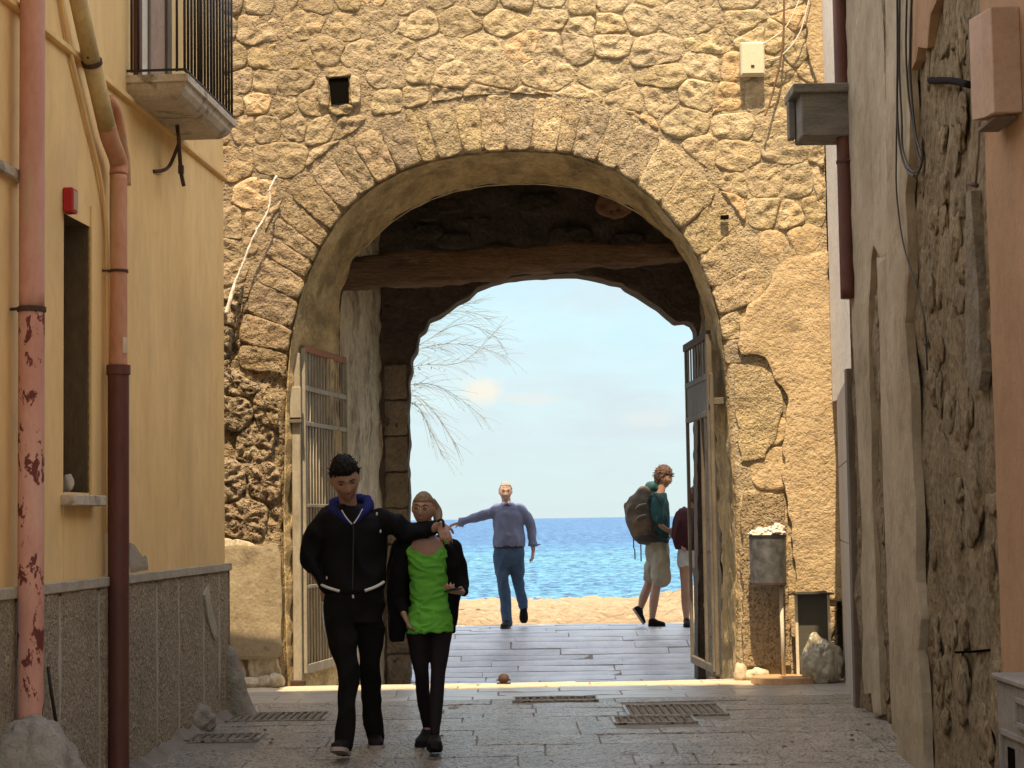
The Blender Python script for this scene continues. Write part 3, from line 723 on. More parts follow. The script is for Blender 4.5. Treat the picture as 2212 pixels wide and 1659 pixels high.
# render coat on the right pier with ragged edge, brick courses showing
def ragged(pts, amp=.02, step=.05, seed=0):
    fz = 3.2 if abs((Vector(pts[0]) - Vector(pts[1])).x) < .02 and abs((Vector(pts[2]) - Vector(pts[0])).x) < .02 else 9.0
    out = []
    for a, b in zip(pts, pts[1:] + pts[:1]):
        a = Vector(a); b = Vector(b); k = max(1, int((b - a).length / step))
        for i in range(k):
            p = a.lerp(b, i / k); out.append(Vector((p.x + amp * N.noise((p.x * 9 + seed, p.y * 9, p.z * 9)) * 2, p.y + amp * N.noise((p.z * fz * 1.2, p.y * fz + seed, p.x * 3)) * 2, p.z + amp * N.noise((p.z * fz, p.x * 9, p.y * fz + seed)) * 2)))
    return out
def coat(name, outline, nrm, th, mat, parent, amp=.02, step=.05, relief=.004, seed=0, res=.03, label=None):
    """a plaster coat: grid cells inside a ragged outline, edge snapped to it, displaced, with an edge of its own thickness"""
    o = ragged(outline, amp, step, seed); nrm = Vector(nrm).normalized(); e2 = Vector((0, 0, 1)); e1 = e2.cross(nrm).normalized(); o0 = o[0]
    Q = np.array([((p - o0).dot(e1), p.z - o0.z) for p in o]); A = Q; B_n = np.roll(Q, -1, axis=0)
    span = max(Q[:, 0].max() - Q[:, 0].min(), 1e-3); r1 = min(res, max(span / 40, .012)); r2 = res
    us = np.arange(Q[:, 0].min(), Q[:, 0].max() + r1, r1); vs_ = np.arange(Q[:, 1].min(), Q[:, 1].max() + r2, r2)
    U, V = np.meshgrid(us, vs_, indexing='ij')
    cu, cv = U[:-1, :-1] + r1 / 2, V[:-1, :-1] + r2 / 2
    ins = np.zeros(cu.shape, bool)
    for (ax_, ay_), (bx_, by_) in zip(A, B_n):
        if ay_ == by_: continue
        c_ = ((ay_ > cv) != (by_ > cv)) & (cu < (bx_ - ax_) * (cv - ay_) / (by_ - ay_) + ax_); ins ^= c_
    idx = {}; verts = []; faces = []
    def vid(i, j):
        if (i, j) not in idx: idx[(i, j)] = len(verts); verts.append([U[i, j], V[i, j]])
        return idx[(i, j)]
    for i, j in zip(*np.nonzero(ins)): faces.append((vid(i, j), vid(i + 1, j), vid(i + 1, j + 1), vid(i, j + 1)))
    ec = {}
    for f in faces:
        for k in range(4):
            e = (f[k], f[(k + 1) % 4]); key = (min(e), max(e)); ec[key] = ec.get(key, 0) + 1
    bnd = sorted({v for e, c_ in ec.items() if c_ == 1 for v in e}); D_ = B_n - A; L2 = (D_ ** 2).sum(1) + 1e-12
    for v in bnd:
        q = np.array(verts[v]); t = np.clip(((q - A) * D_).sum(1) / L2, 0, 1); C_ = A + D_ * t[:, None]; d2 = ((C_ - q) ** 2).sum(1); k = int(d2.argmin())
        if d2[k] < (2.2 * max(r1, r2)) ** 2: verts[v] = list(C_[k])
    bs_ = set(bnd); out = []
    for i, (a_, b_) in enumerate(verts):
        p = o0 + e1 * a_ + e2 * b_; p = p - nrm * nrm.dot(p - o0)
        h = th + (relief * (fbm(p * 2.2 + Vector((seed, 0, 0)), 4) + .5 * N.noise(p * 7)) if i not in bs_ else -.004)
        out.append(p + nrm * h)
    n0 = len(out); low = {}
    for v in bnd: low[v] = len(out); out.append(out[v] - nrm * (th + .03))
    fs = list(faces)
    for f in faces:
        for k in range(4):
            a_, b_ = f[k], f[(k + 1) % 4]
            if ec[(min(a_, b_), max(a_, b_))] == 1: fs.append((b_, a_, low[a_], low[b_]))
    mb = MB(); mb.v = [tuple(v) for v in out]; mb.f = fs
    return mb.build(name, mat, parent, label=label, smooth=False)
YF = Vector((0, -1, 0))
def fp(px, py, off=0.0): return P(px, py, DF - off)
coat('plaster_coat', [fp(1690, 560), fp(1790, 540), fp(1812, 900), fp(1822, 1300), fp(1720, 1290), fp(1712, 1150), fp(1690, 1040), fp(1700, 860), fp(1650, 770), fp(1600, 760), fp(1590, 700), fp(1640, 640)], YF, .014, M_render, gate, seed=2, relief=.010)
coat('exposed_patch', [fp(1585, 800), fp(1630, 790), fp(1675, 815), fp(1692, 870), fp(1680, 930), fp(1650, 985), fp(1600, 1000), fp(1590, 900)], YF, .012, M_vous, gate, amp=.015, seed=4, relief=.014, res=.02)
coat('rough_plinth_patch', [fp(1604, 1065), fp(1690, 1068), fp(1700, 1180), fp(1708, 1440), fp(1606, 1440), fp(1602, 1200)], YF, .016, surf('coarse_dark_render', [(.20, .145, .085), (.34, .255, .15), (.48, .37, .23)], scale=22, rough=.95, bump=1.0, bscale=30, bdist=.03, fine=.5, fscale=3, pits=.8, pscale=34), gate, amp=.012, seed=5, relief=.012, res=.02)
coat('plaster_coat', [fp(470, 1180), fp(604, 1175), fp(610, 1300), fp(608, 1420), fp(470, 1425)], YF, .05, surf('dull_plinth_plaster', [(.20, .16, .10), (.30, .245, .155), (.37, .31, .21)], scale=3, rough=.95, bump=.7, bscale=20, stains=[((.13, .1, .07), 3, (1, 1, 1.5), .55, .68, .7)]), gate, amp=.01, seed=6)
coat('plaster_coat', [fp(1740, -40), fp(1800, -40), fp(1800, 190), fp(1770, 200), fp(1745, 120)], YF, .05, M_render, gate, amp=.012, seed=8)
# square put-log hole: shallow near-black tray, shade inside put in as colour, ragged frame
hx, hz = hole; mb = MB()
hp = [fp(711, 172), fp(752, 170), fp(754, 222), fp(716, 226)]
rev = MB()
q = [Vector((p.x, DF - .032, p.z)) for p in hp]
rev.add(q + [v + Vector((0, .015, 0)) for v in q], [(0, 1, 5, 4), (1, 2, 6, 5), (2, 3, 7, 6), (3, 0, 4, 7), (4, 5, 6, 7)])
rev.build('putlog_hole', plain('hole_dark', (.006, .005, .004), rough=1.0, spec=0.0), gate)
hp2 = [fp(1556, 467), fp(1573, 466), fp(1573, 474), fp(1556, 475)]
q = [Vector((p.x, DF - .05, p.z)) for p in hp2]; MB().prism(q, (0, .05, 0)).build('putlog_hole', MATS['hole_dark'], gate)  # flat near-black block; the slot's inner shade is only its colour
# rims round the hole so it reads as cut into the wall
for a, b in ((0, 1), (1, 2), (2, 3), (3, 0)):
    c1 = Vector((hp[a].x, DF - .02, hp[a].z)); c2 = Vector((hp[b].x, DF - .02, hp[b].z))
    o_ = Vector(((c1.x + c2.x) / 2 - hx, 0, (c1.z + c2.z) / 2 - hz)).normalized() * .045
    e_ = (c2 - c1).normalized() * .04
    mb = MB(); pillow(mb, [(c1.x - e_.x + o_.x * .3, c1.z - e_.z + o_.z * .3), (c2.x + e_.x + o_.x * .3, c2.z + e_.z + o_.z * .3), (c2.x + o_.x * 2.4, c2.z + o_.z * 2.4), (c1.x + o_.x * 2.4, c1.z + o_.z * 2.4)], DF + .015, .035, .004, .02, seed=a + 50, chaikin=1)
    mb.build('stone', M_stone, gate, smooth=True)
# stones and rubble at the foot of both jambs
def rock(mb, c, rad, seed, sub=3, amp=.25, flat=1.0):
    bm = bmesh.new(); bmesh.ops.create_icosphere(bm, subdivisions=sub, radius=1)
    for v in bm.verts:
        k = 1 + amp * fbm(v.co * 1.3 + Vector((seed, 0, 0)), 4) + amp * .3 * N.noise(v.co * 5 + Vector((seed, 1, 1)))
        v.co = Vector((v.co.x * rad[0] * k, v.co.y * rad[1] * k, v.co.z * rad[2] * k))
    bm.verts.index_update(); c = Vector(c); mb.add([c + v.co for v in bm.verts], [[v.index for v in f.verts] for f in bm.faces]); bm.free()
for i, (px, py, rx, rz) in enumerate([(545, 1462, .11, .05), (575, 1462, .07, .06), (600, 1460, .07, .07), (1598, 1458, .06, .09), (1616, 1462, .09, .05), (1635, 1455, .10, .06), (520, 1465, .06, .05)]):
    p = fp(px, py); mb = MB(); rock(mb, (p.x, DF - .06, rz * .7), (rx, .07, rz), i * 3.1); mb.build('foot_stone', M_concrete if px > 1580 and px < 1625 else M_flake, gate, smooth=True)

# -- chamber behind the barrel
LB = back[0].x; RB = back[-1].x
def wallgrid(name, a, b, z0, z1, mat, nrm, amp=.03, fr=3, nu=60, nv=90, parent=gate, crush=None):
    a = Vector(a); b = Vector(b); nrm = Vector(nrm).normalized(); rows = []
    for j in range(nv + 1):
        zz = z0 + (z1 - z0) * j / nv; row = []
        for i in range(nu + 1):
            p = a.lerp(b, i / nu); p.z = zz
            row.append(p + nrm * (amp * fbm(p * fr, 5) + amp * .5 * N.noise(p * fr * 3)))
        rows.append(row)
    mb = MB(); grid_mesh(mb, rows); return mb.build(name, mat, parent, smooth=True)
XLW = P(825, 1000, 20.0).x; XRW = 1.99
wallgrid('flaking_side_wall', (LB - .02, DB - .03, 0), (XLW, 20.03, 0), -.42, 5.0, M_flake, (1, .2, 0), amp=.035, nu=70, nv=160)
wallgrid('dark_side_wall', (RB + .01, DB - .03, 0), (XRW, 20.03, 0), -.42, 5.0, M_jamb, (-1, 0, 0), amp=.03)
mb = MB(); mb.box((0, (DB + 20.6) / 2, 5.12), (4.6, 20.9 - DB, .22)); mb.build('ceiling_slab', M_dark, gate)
# back side of the front barrel (closes the mass over the arch)
mb = MB(); rows = []
for v in (0, .5, 1):
    row = []
    for i in range(n):
        p = back[i].copy(); q = outer[i].copy(); q.y = DB; row.append(p.lerp(q, v))
    rows.append(row)
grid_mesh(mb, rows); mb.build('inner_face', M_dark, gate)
# far wall with the sea arch
far_px = [(884, 1480), (886, 1400), (883, 1300), (886, 1220), (882, 1140), (884, 1060), (880, 1000), (884, 950), (880, 900), (884, 855), (882, 820), (890, 800), (888, 775), (899, 755), (904, 722), (918, 712), (926, 690),
          (948, 682), (972, 664), (990, 650), (1012, 640), (1030, 622), (1060, 610), (1088, 602), (1120, 597), (1160, 594), (1200, 592), (1245, 591), (1275, 596), (1310, 604), (1345, 612), (1352, 620), (1375, 632), (1400, 648),
          (1425, 664), (1445, 682), (1462, 695), (1485, 693), (1497, 698), (1504, 712), (1505, 740), (1506, 900), (1508, 1200), (1508, 1480)]
DW0, DW1 = 20.0, 20.42
fr_ = resample([P(x, y, DW0) for x, y in far_px], 330)
mf = len(fr_); XA, XB, ZZ = -2.4, 2.6, 5.05
jL = min(range(mf), key=lambda i: abs(fr_[i].z - 2.6) if fr_[i].x < 0 else 9); jR = min(range(mf), key=lambda i: abs(fr_[i].z - 2.6) if fr_[i].x > 0 else 9)
fo = []
for i in range(mf):
    if i <= jL: fo.append(Vector((XA, DW0, fr_[i].z)))
    elif i >= jR: fo.append(Vector((XB, DW0, fr_[i].z)))
    else:
        zL, zR = fr_[jL].z, fr_[jR].z; t = (i - jL) / (jR - jL); l1 = ZZ - zL; l2 = XB - XA; l3 = ZZ - zR; s_ = t * (l1 + l2 + l3)
        if s_ < l1: fo.append(Vector((XA, DW0, zL + s_)))
        elif s_ < l1 + l2: fo.append(Vector((XA + s_ - l1, DW0, ZZ)))
        else: fo.append(Vector((XB, DW0, ZZ - (s_ - l1 - l2))))
mb = MB(); rows = []
for j in range(10):           # thickness of the arch edge
    v = 1 - j / 9; row = []
    for i in range(mf):
        p = fr_[i].copy(); p.y = DW0 + (DW1 - DW0) * v
        p.x += .014 * N.noise((p.z * 7, v * 2, 1)); p.z += .014 * N.noise((p.x * 7, v * 2, 4)); row.append(p)
    rows.append(row)
for j in range(1, 46):
    v = (j / 45) ** 1.2; row = []
    for i in range(mf):
        p = fr_[i].lerp(fo[i], v); p.y = DW0 - .035 * fbm(Vector((p.x * 3, 2, p.z * 3)), 5) * min(1, j / 3); row.append(p)
    rows.append(row)
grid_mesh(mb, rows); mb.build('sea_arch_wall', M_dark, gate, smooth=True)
mb = MB(); rows = [[Vector((fr_[i].x, DW1, fr_[i].z)) for i in range(mf)], [Vector((fo[i].x, DW1, fo[i].z)) for i in range(mf)]]
grid_mesh(mb, rows); mb.build('outer_face', M_stone, gate)
mb = MB(); mb.box((-3.0, 19.0, 3.0), (1.3, 2.84, 6.6)); mb.box((3.3, 19.0, 3.0), (1.5, 2.84, 6.6)); mb.box((-.1, 18.65, 5.78), (7.0, 3.5, 1.04)); mb.box((-6.62, 18.52, 3.0), (5.9, 3.7, 6.58)); mb.box((7.02, 18.52, 3), (5.9, 3.7, 6.58))
mb.build('wall_mass', M_stone, gate)
# squared blocks on the pale jamb beside the sea arch
for k in range(9):
    z0_ = -.35 + k * .38
    x0 = P(832, 1000, DW0).x; x1 = P(879, 1000, DW0).x + .01 * (k % 2)
    mb = MB(); pillow(mb, [(x0, z0_ + .008), (x1, z0_ + .008), (x1 + random.uniform(-.01, .01), z0_ + .37), (x0, z0_ + .37)], DW0 - .01, random.uniform(.004, .012), .001, .02, seed=k + 80, chaikin=0)
    mb.build('jamb_stone', M_jamb, gate, smooth=True)
# patch of orange stone in the dark lunette
mb = MB(); q = [P(x, y, DW0) for x, y in ((1288, 432), (1300, 415), (1345, 418), (1372, 440), (1362, 462), (1335, 476), (1300, 466), (1283, 452))]
pillow(mb, [(p.x, p.z) for p in q], DW0, .04, .01, .02, seed=91, chaikin=1); mb.build('stone', surf('reddish_stone', [(.22, .12, .07), (.30, .165, .095), (.36, .21, .13)], scale=6, rough=.95, bump=.7, bscale=20), gate, smooth=True)
for k in range(46):      # dim blocks of the lunette and spandrels
    px = random.uniform(770, 1500); py = random.uniform(395, 690)
    p = P(px, py, DW0)
    if min((Vector((p.x, 0, p.z)) - Vector((a.x, 0, a.z))).length for a in fr_[::4]) < .22: continue
    if py > 600 and 900 < px < 1460: continue
    w2, h2 = random.uniform(.12, .24), random.uniform(.08, .15)
    mb = MB(); pillow(mb, [(p.x - w2, p.z - h2), (p.x + w2, p.z - h2 * .9), (p.x + w2 * .95, p.z + h2), (p.x - w2, p.z + h2 * .95)], DW0, random.uniform(.01, .045), .01, .02, seed=k + 120); mb.build('stone', M_dark, gate, smooth=True)
# timber beam
beam = MB(); rows = []
for i in range(61):
    t = i / 60; px = 722 + (1530 - 722) * t
    yt = 546 + 18 * math.exp(-t * 9) - 26 * t; yb = 632 - 76 * t - 3 * math.sin(t * 14)
    top = P(px, yt, 18.3); bot = P(px, yb, 18.3); row = []
    for k in range(16):
        a = 2 * math.pi * k / 16; sx = math.copysign(abs(math.cos(a)) ** .45, math.cos(a)); sy = math.copysign(abs(math.sin(a)) ** .45, math.sin(a))
        zc = (top.z + bot.z) / 2; hz_ = (top.z - bot.z) / 2
        p = Vector((top.x, 18.33 + sx * .15, zc + sy * hz_)); nn = .045 * fbm(Vector((p.x * 3, p.y * 9, p.z * 9)), 5)
        row.append(p + Vector((0, sx * nn, sy * nn)))
    row.append(row[0].copy()); rows.append(row)
grid_mesh(beam, rows); c0 = sum((Vector(v) for v in rows[0][:-1]), Vector()) / 16
b0 = len(beam.v); beam.v.append(tuple(c0)); beam.f += [(k, k + 1, b0) for k in range(16)]
beam.build('timber_beam', M_wood, gate, smooth=True)

# ------------------------------------------------------------------ things fixed on the gate wall
def tube_thing(name, label, cat, ptsD, r, mat, seg=8, group=None, flat=1.0):
    mb = MB(); mb.tube(ptsD, r, seg, flat=flat); o = mb.build(name, mat, smooth=True); own_origin(o); o['label'] = label; o['category'] = cat
    if group: o['group'] = group
    return o
def curve(pts, k=8):
    pts = [Vector(p) for p in pts]; out = []
    for i in range(len(pts) - 1):
        p0 = pts[max(i - 1, 0)]; p1 = pts[i]; p2 = pts[i + 1]; p3 = pts[min(i + 2, len(pts) - 1)]
        for j in range(k):
            t = j / k; out.append(.5 * ((2 * p1) + (p2 - p0) * t + (2 * p0 - 5 * p1 + 4 * p2 - p3) * t * t + (3 * p1 - p0 - 3 * p2 + p3) * t ** 3))
    out.append(pts[-1]); return out
tube_thing('hanging_cable', 'brown cable hanging loose beside the cream box on the gate wall', 'cable', curve([fp(1693, -30, .1), fp(1693, 60, .1), fp(1686, 130, .1), fp(1672, 190, .09), fp(1662, 225, .1), fp(1652, 250, .12)]), .009, plain('cable_brown', (.16, .08, .035)))
tube_thing('supply_wire', 'white wire sagging from above into the cream box, lower loop', 'wire', curve([fp(1752, -20, .09), fp(1728, 70, .09), fp(1690, 118, .09), fp(1655, 130, .09), fp(1632, 138, .1), fp(1622, 148, .11)]), .006, M_cablew, group='white wires into the cream box')
tube_thing('supply_wire', 'white wire running straight into the top of the cream box, upper loop', 'wire', curve([fp(1735, -20, .09), fp(1700, 55, .09), fp(1660, 88, .09), fp(1632, 105, .09), fp(1621, 122, .1), fp(1624, 148, .11)]), .006, M_cablew, group='white wires into the cream box')
t = thing('junction_box', 'cream square junction box on the rubble wall above the arch', 'electrical box', fp(1622, 168))
a, b = fp(1596, 98), fp(1649, 168); MB().box(((a.x + b.x) / 2, DF - .07, (a.z + b.z) / 2), (b.x - a.x, .09, a.z - b.z), bev=.008).build('box_body', M_boxw, t)
MB().box(((a.x + b.x) / 2, DF - .122, (a.z + b.z) / 2), ((b.x - a.x) * .92, .012, (a.z - b.z) * .92), bev=.004).build('lid', M_boxw, t)
MB().box((fp(1622, 150).x, DF - .131, fp(1622, 150).z), (.03, .01, .02), bev=.003).build('cable_gland', M_cable, t)
# old cord / root of lime on the left
pts = curve([fp(598, 380, .12), fp(585, 405, .13), fp(583, 440, .12), fp(572, 470, .12), fp(556, 495, .13), fp(540, 530, .13), fp(525, 570, .13), fp(508, 610, .13), (fp(498, 645, .14)), fp(489, 678, .14)], 6)
pts = [p + Vector((.010 * N.noise((i * .9, 1, 1)), .01 * N.noise((i * .7, 3, 1)), .008 * N.noise((i * .8, 5, 1)))) for i, p in enumerate(pts)]
o = tube_thing('frayed_cord', 'frayed whitish cord hanging down the dark eroded stone at left', 'cord', pts, [.009 + .006 * abs(N.noise((i * .6, 9, 2))) + .008 * smooth01((i - 38) / 10) for i in range(len(pts))], M_lime)
# ------------------------------------------------------------------ gates
def gp(px, py, D): return P(px, py, D)
def leaf_point(H, Fp, t, z): p = H.lerp(Fp, t); return Vector((p.x, p.y, z))
# left leaf, cream, swung back against the passage wall
H = gp(657, 1100, 16.92); Fr = gp(748, 1100, 18.32)
lg = thing('iron_gate_leaf', 'cream barred gate leaf folded back at the left side of the archway', 'gate', (H.x, H.y, 0))
def zat(py, D=16.92, px=657): return P(px, py, D).z
ztop = zat(752); zbot = zat(1455)
for (py, hh, mt, nm) in ((752, .06, M_rustbar, 'top_bar'), (838, .045, M_gate, 'rail'), (914, .04, M_gate, 'rail'), (1092, .03, M_gate, 'rail'), (1268, .03, M_gate, 'rail'), (1446, .08, M_gate, 'bottom_rail')):
    z = zat(py); mb = MB(); mb.beam(leaf_point(H, Fr, 0, z), leaf_point(H, Fr, 1, z), .035, hh, bev=.004); mb.build(nm, mt, lg)
for t_ in (0, 1):
    mb = MB(); mb.beam(leaf_point(H, Fr, t_, zbot), leaf_point(H, Fr, t_, ztop), .04, .045, bev=.005); mb.build('stile', M_gate, lg)
for k in range(1, 15):
    t_ = k / 15; mb = MB(); mb.tube([leaf_point(H, Fr, t_, zbot), leaf_point(H, Fr, t_, ztop - .02)], .0125, 8); mb.build('bar', M_gate, lg, smooth=True)
gpost = thing('gate_post', 'tall grey steel post holding the left gate leaf against the jamb', 'post', P(641, 1468, 16.80))
a = P(631, 760, 16.80); b = P(651, 1468, 16.80); cxp = (a.x + b.x) / 2
MB().box((cxp, 16.82, (zat(765) + -.02) / 2), (.075, .07, zat(765) + .02), bev=.006).build('post_shaft', M_gate, gpost)
MB().box((cxp, 16.765, (zat(838) + zat(905)) / 2), (.10, .05, zat(838) - zat(905)), bev=.006).build('lock_box', M_gate, gpost)
MB().box((cxp, 16.76, zat(912)), (.11, .05, .03), bev=.004).build('hinge_strap', M_gatedk, gpost)
MB().box((cxp, 16.80, .01), (.13, .12, .05), bev=.006).build('base_block', M_iron, gpost)
# right leaf, seen nearly edge on
H2 = gp(1538, 1100, 16.90); F2 = gp(1489, 1100, 18.25)
rg = thing('iron_gate_leaf', 'dark weathered gate leaf with solid upper panel at the right side of the archway', 'gate', (H2.x, H2.y, 0))
def z2(py, near=True): return P(1538, py, 16.9).z if near else P(1489, py, 18.25).z
zt, zm1, zm2, zb = z2(722), z2(812), z2(892), z2(1452)
mb = MB(); mb.beam(leaf_point(H2, F2, 0, zb), leaf_point(H2, F2, 0, zt), .05, .075, bev=.006); mb.build('stile', M_gatedk, rg)
mb = MB(); mb.beam(leaf_point(H2, F2, 0, zb - .02) + Vector((.012, -.045, 0)), leaf_point(H2, F2, 0, zm1 + .02) + Vector((.012, -.045, 0)), .035, .075, bev=.005); mb.build('stile_cladding', M_gatedk, rg)
mb = MB(); mb.beam(leaf_point(H2, F2, 1, zb), leaf_point(H2, F2, 1, zt), .03, .07, bev=.005); mb.build('stile', M_gatedk, rg)
mb = MB(); mb.beam(leaf_point(H2, F2, .34, zb), leaf_point(H2, F2, .34, zm2), .03, .05, bev=.004); mb.build('stile', M_gatedk, rg)
for z, h, nm in ((zt, .07, 'top_bar'), (zm1, .05, 'rail'), (zm2, .05, 'rail'), (zb + .02, .07, 'bottom_rail')):
    mb = MB(); mb.beam(leaf_point(H2, F2, -.02, z), leaf_point(H2, F2, 1.05 if nm == 'top_bar' else 1, z), .04, h, bev=.004); mb.build(nm, M_iron if nm == 'top_bar' else M_gatedk, rg)
mb = MB(); mb.beam(leaf_point(H2, F2, .5, (zm1 + zm2) / 2) - (F2 - H2) * .46, leaf_point(H2, F2, .5, (zm1 + zm2) / 2) + (F2 - H2) * .46, .012, zm1 - zm2 - .04); mb.build('panel', M_gatedk, rg)
for k in range(1, 9):
    t_ = k / 9; mb = MB(); mb.beam(leaf_point(H2, F2, t_, zm1), leaf_point(H2, F2, t_, zt - .02), .010, .075 if k not in (3, 5) else .04); mb.build('bar', M_gatedk, rg)
for zz in (1.1, .35):
    mb = MB(); mb.beam(leaf_point(H2, F2, -.02, zz), leaf_point(H2, F2, .08, zz), .06, .02); mb.build('bolt_bracket', M_iron, rg)
a = P(1530, 868, 16.86); b = P(1574, 865, 16.86); mb = MB(); mb.beam(a, b, .05, .06, bev=.005); mb.build('wall_bracket', M_gatedk, rg)
MB().box((H2.x, H2.y, -.03), (.12, .12, .06), bev=.01).build('pivot_block', M_iron, rg)

# small round stop on the threshold
t = thing('gate_stop', 'small round rusty gate stop standing on the threshold', 'gate stop', P(1088, 1469, 16.56))
p = P(1088, 1469, 16.50); mb = MB(); rock(mb, (p.x, 16.50, .048), (.048, .045, .042), 3, amp=.06)
mb.build('dome', M_iron, t, smooth=True); MB().box((p.x, 16.50, .006), (.12, .06, .012), bev=.003).build('base_plate', M_iron, t)
MB().tube([(p.x - .062, 16.5, .035), (p.x + .06, 16.5, .035)], .007, 8).build('pin', M_iron, t, smooth=True)
# ------------------------------------------------------------------ left house
Ld = Vector((0.0644, 1, 0)).normalized(); Ln = Vector((1, -0.0644, 0)).normalized()
def LW(D, z, off=0.0): p = Vector((LX(D), D, z)); return p + Ln * off
lh = thing('ochre_house', 'yellow ochre plastered house with grit dado along the left side of the alley', 'house', (LX(10), 10, 0))
H1 = PL(137, 1100).y; H2_ = PL(193, 1100).y; zs0 = 1.60; zs1 = PL(137, 460).z
def LX2(D): return LX(D)
def wallpatch(mb, D0, D1, z0, z1, off=0.0, nu=1, nv=1):
    rows = [[LW(D0 + (D1 - D0) * i / nu, z0 + (z1 - z0) * j / nv, off + .004 * fbm(Vector((D0 + (D1 - D0) * i / nu, 0, z0 + (z1 - z0) * j / nv)) * 1.5, 3)) for i in range(nu + 1)] for j in range(nv + 1)]
    grid_mesh(mb, rows)
mb = MB()
DE = 14.2
for (a, b, z0, z1) in ((1.5, H1, -.6, 5.3), (H2_, DE, -.6, 5.3), (H1, H2_, -.6, zs0), (H1, H2_, zs1, 5.3)): wallpatch(mb, a, b, z0, z1, 0, 1, 1)
# end return, top, recess
mb.add([LW(DE, -.6), LW(DE, 5.3), LW(DE, 5.3) - Ln * 6, LW(DE, -.6) - Ln * 6], [(0, 1, 2, 3)])
mb.add([LW(1.5, 5.3), LW(DE, 5.3), LW(DE, 5.3) - Ln * 6, LW(1.5, 5.3) - Ln * 6], [(0, 1, 2, 3)])
mb.add([LW(1.5, -.6), LW(1.5, 5.3), LW(1.5, 5.3) - Ln * 6, LW(1.5, -.6) - Ln * 6], [(0, 1, 2, 3)])
dr = .34
q = [LW(H1, zs0), LW(H2_, zs0), LW(H2_, zs1), LW(H1, zs1)]; q2 = [p - Ln * dr for p in q]
mb.build('wall', M_yellow, lh)
MB().add(q + q2, [(0, 1, 5, 4), (1, 2, 6, 5), (2, 3, 7, 6), (3, 0, 4, 7)]).build('window_reveal', surf('dark_brown_reveal', [(.06, .04, .02), (.12, .08, .04), (.17, .115, .06)], scale=3, stretch=(1, 1, .4), rough=.9, bump=.3, bscale=40), lh)  # recess sides in a darker brown than the wall
win = MB(); win.add(q2, [(0, 1, 2, 3)]); wo_ = win.build('window', M_glass, lh)
mb = MB()
for (p, q_) in ((q2[0], q2[1]), (q2[1], q2[2]), (q2[2], q2[3]), (q2[3], q2[0])): mb.beam(p + Ln * .02, q_ + Ln * .02, .05, .05)
mb.build('frame', M_leafdk, wo_)
s0 = LW(H1 - .05, zs0 - .045, .0); s1 = LW(H2_ + .07, zs0 - .045, .0)
mb = MB(); mb.beam(s0 - Ln * .10, s1 - Ln * .10, .36, .06, bev=.006); mb.build('window_sill', M_balc, lh)
mb = MB(); rock(mb, tuple(LW(H1 + .18, zs0 + .05, -.03)), (.03, .03, .05), 5); mb.build('sill_stone', M_balc, lh, smooth=True)
# painted plaster surround of the window, a slightly proud frame
for (a, b, z0, z1) in ((H2_, H2_ + .10, zs0 - .02, zs1 + .12),):
    mb = MB(); mb.add([LW(a, z0, .012), LW(b, z0, .012), LW(b, z1, .012), LW(a, z1, .012), LW(a, z0, -.01), LW(b, z0, -.01), LW(b, z1, -.01), LW(a, z1, -.01)], [(0, 1, 2, 3), (0, 4, 5, 1), (1, 5, 6, 2), (2, 6, 7, 3), (3, 7, 4, 0)]); mb.build('window_surround', M_yellow, lh)
# string course
def strip(name, D0, D1, z0, h, off, mat, parent, bev=.004, label=None):
    mb = MB(); a = LW(D0, z0, off / 2 - .01); b = LW(D1, z0, off / 2 - .01)
    mb.beam(a, b, off + .02, h, bev=bev); return mb.build(name, mat, parent, label=label)
zc = PL(300, 228).z
strip('string_course', 1.5, DE - .002, (PL(300, 228).z + PL(100, 82).z) / 2, .035, .035, M_yellow, lh)
zlow = PL(20, 375).z
strip('string_course', 1.5, PL(40, 375).y, zlow, .05, .04, M_balc, lh)
# dado
gx = [-140, -60, 27.7, 121, 206.5, 268, 332, 380, 434, 468]
gd = [PL(x, 1400).y for x in gx] + [DE]
gd = [7.4, 8.1] + gd
for a, b in zip(gd[:-1], gd[1:]):
    mb = MB(); rows = []; nu = max(2, int((b - a) / .08))
    D0, D1 = a + .009, b - (.009 if b < DE else -.03)
    for j in range(15):
        zz = -.55 + 1.62 * j / 14
        rows.append([LW(D0 + (D1 - D0) * i / nu, zz, .034 + .006 * fbm(Vector((i * .4 + a * 3, zz * 4, 1)), 4) - (.014 if i in (0, nu) else 0)) for i in range(nu + 1)])
    grid_mesh(mb, rows)
    if b == DE: mb.add([LW(D1, -.55, .03), LW(D1, 1.07, .03), LW(D1, 1.07, -.4), LW(D1, -.55, -.4)], [(0, 1, 2, 3)])
    mb.build('dado_panel', M_dado, lh, smooth=True)
strip('dado_backing', 7.0, DE + .01, .25, 1.6, .022, M_band, lh, bev=0)
for a, b in ((7.4, PL(195, 1240).y), (PL(196, 1240).y, PL(236, 1240).y), (PL(236, 1240).y, DE + .03)):
    strip('dado_cap', a, b - .008, 1.095, .055, .046 if b < DE else .05, M_band, lh)
# bare cement patches (chipped plaster)
def lp(px, py): return PL(px, py)
coat('bare_patch', [lp(279, 1222), lp(279, 1172), lp(290, 1176), lp(300, 1192), lp(308, 1204), lp(313, 1198), lp(318, 1206), lp(320, 1230), lp(282, 1236)], Ln, .006, M_patch, lh, amp=.004, step=.03, relief=.001)
coat('bare_patch', [lp(430, 1286), lp(439, 1262), lp(442, 1300), lp(452, 1340), lp(462, 1375), lp(452, 1385), lp(443, 1360), lp(436, 1330)], Ln, .044, M_band, lh, amp=.006, step=.03, relief=.002)
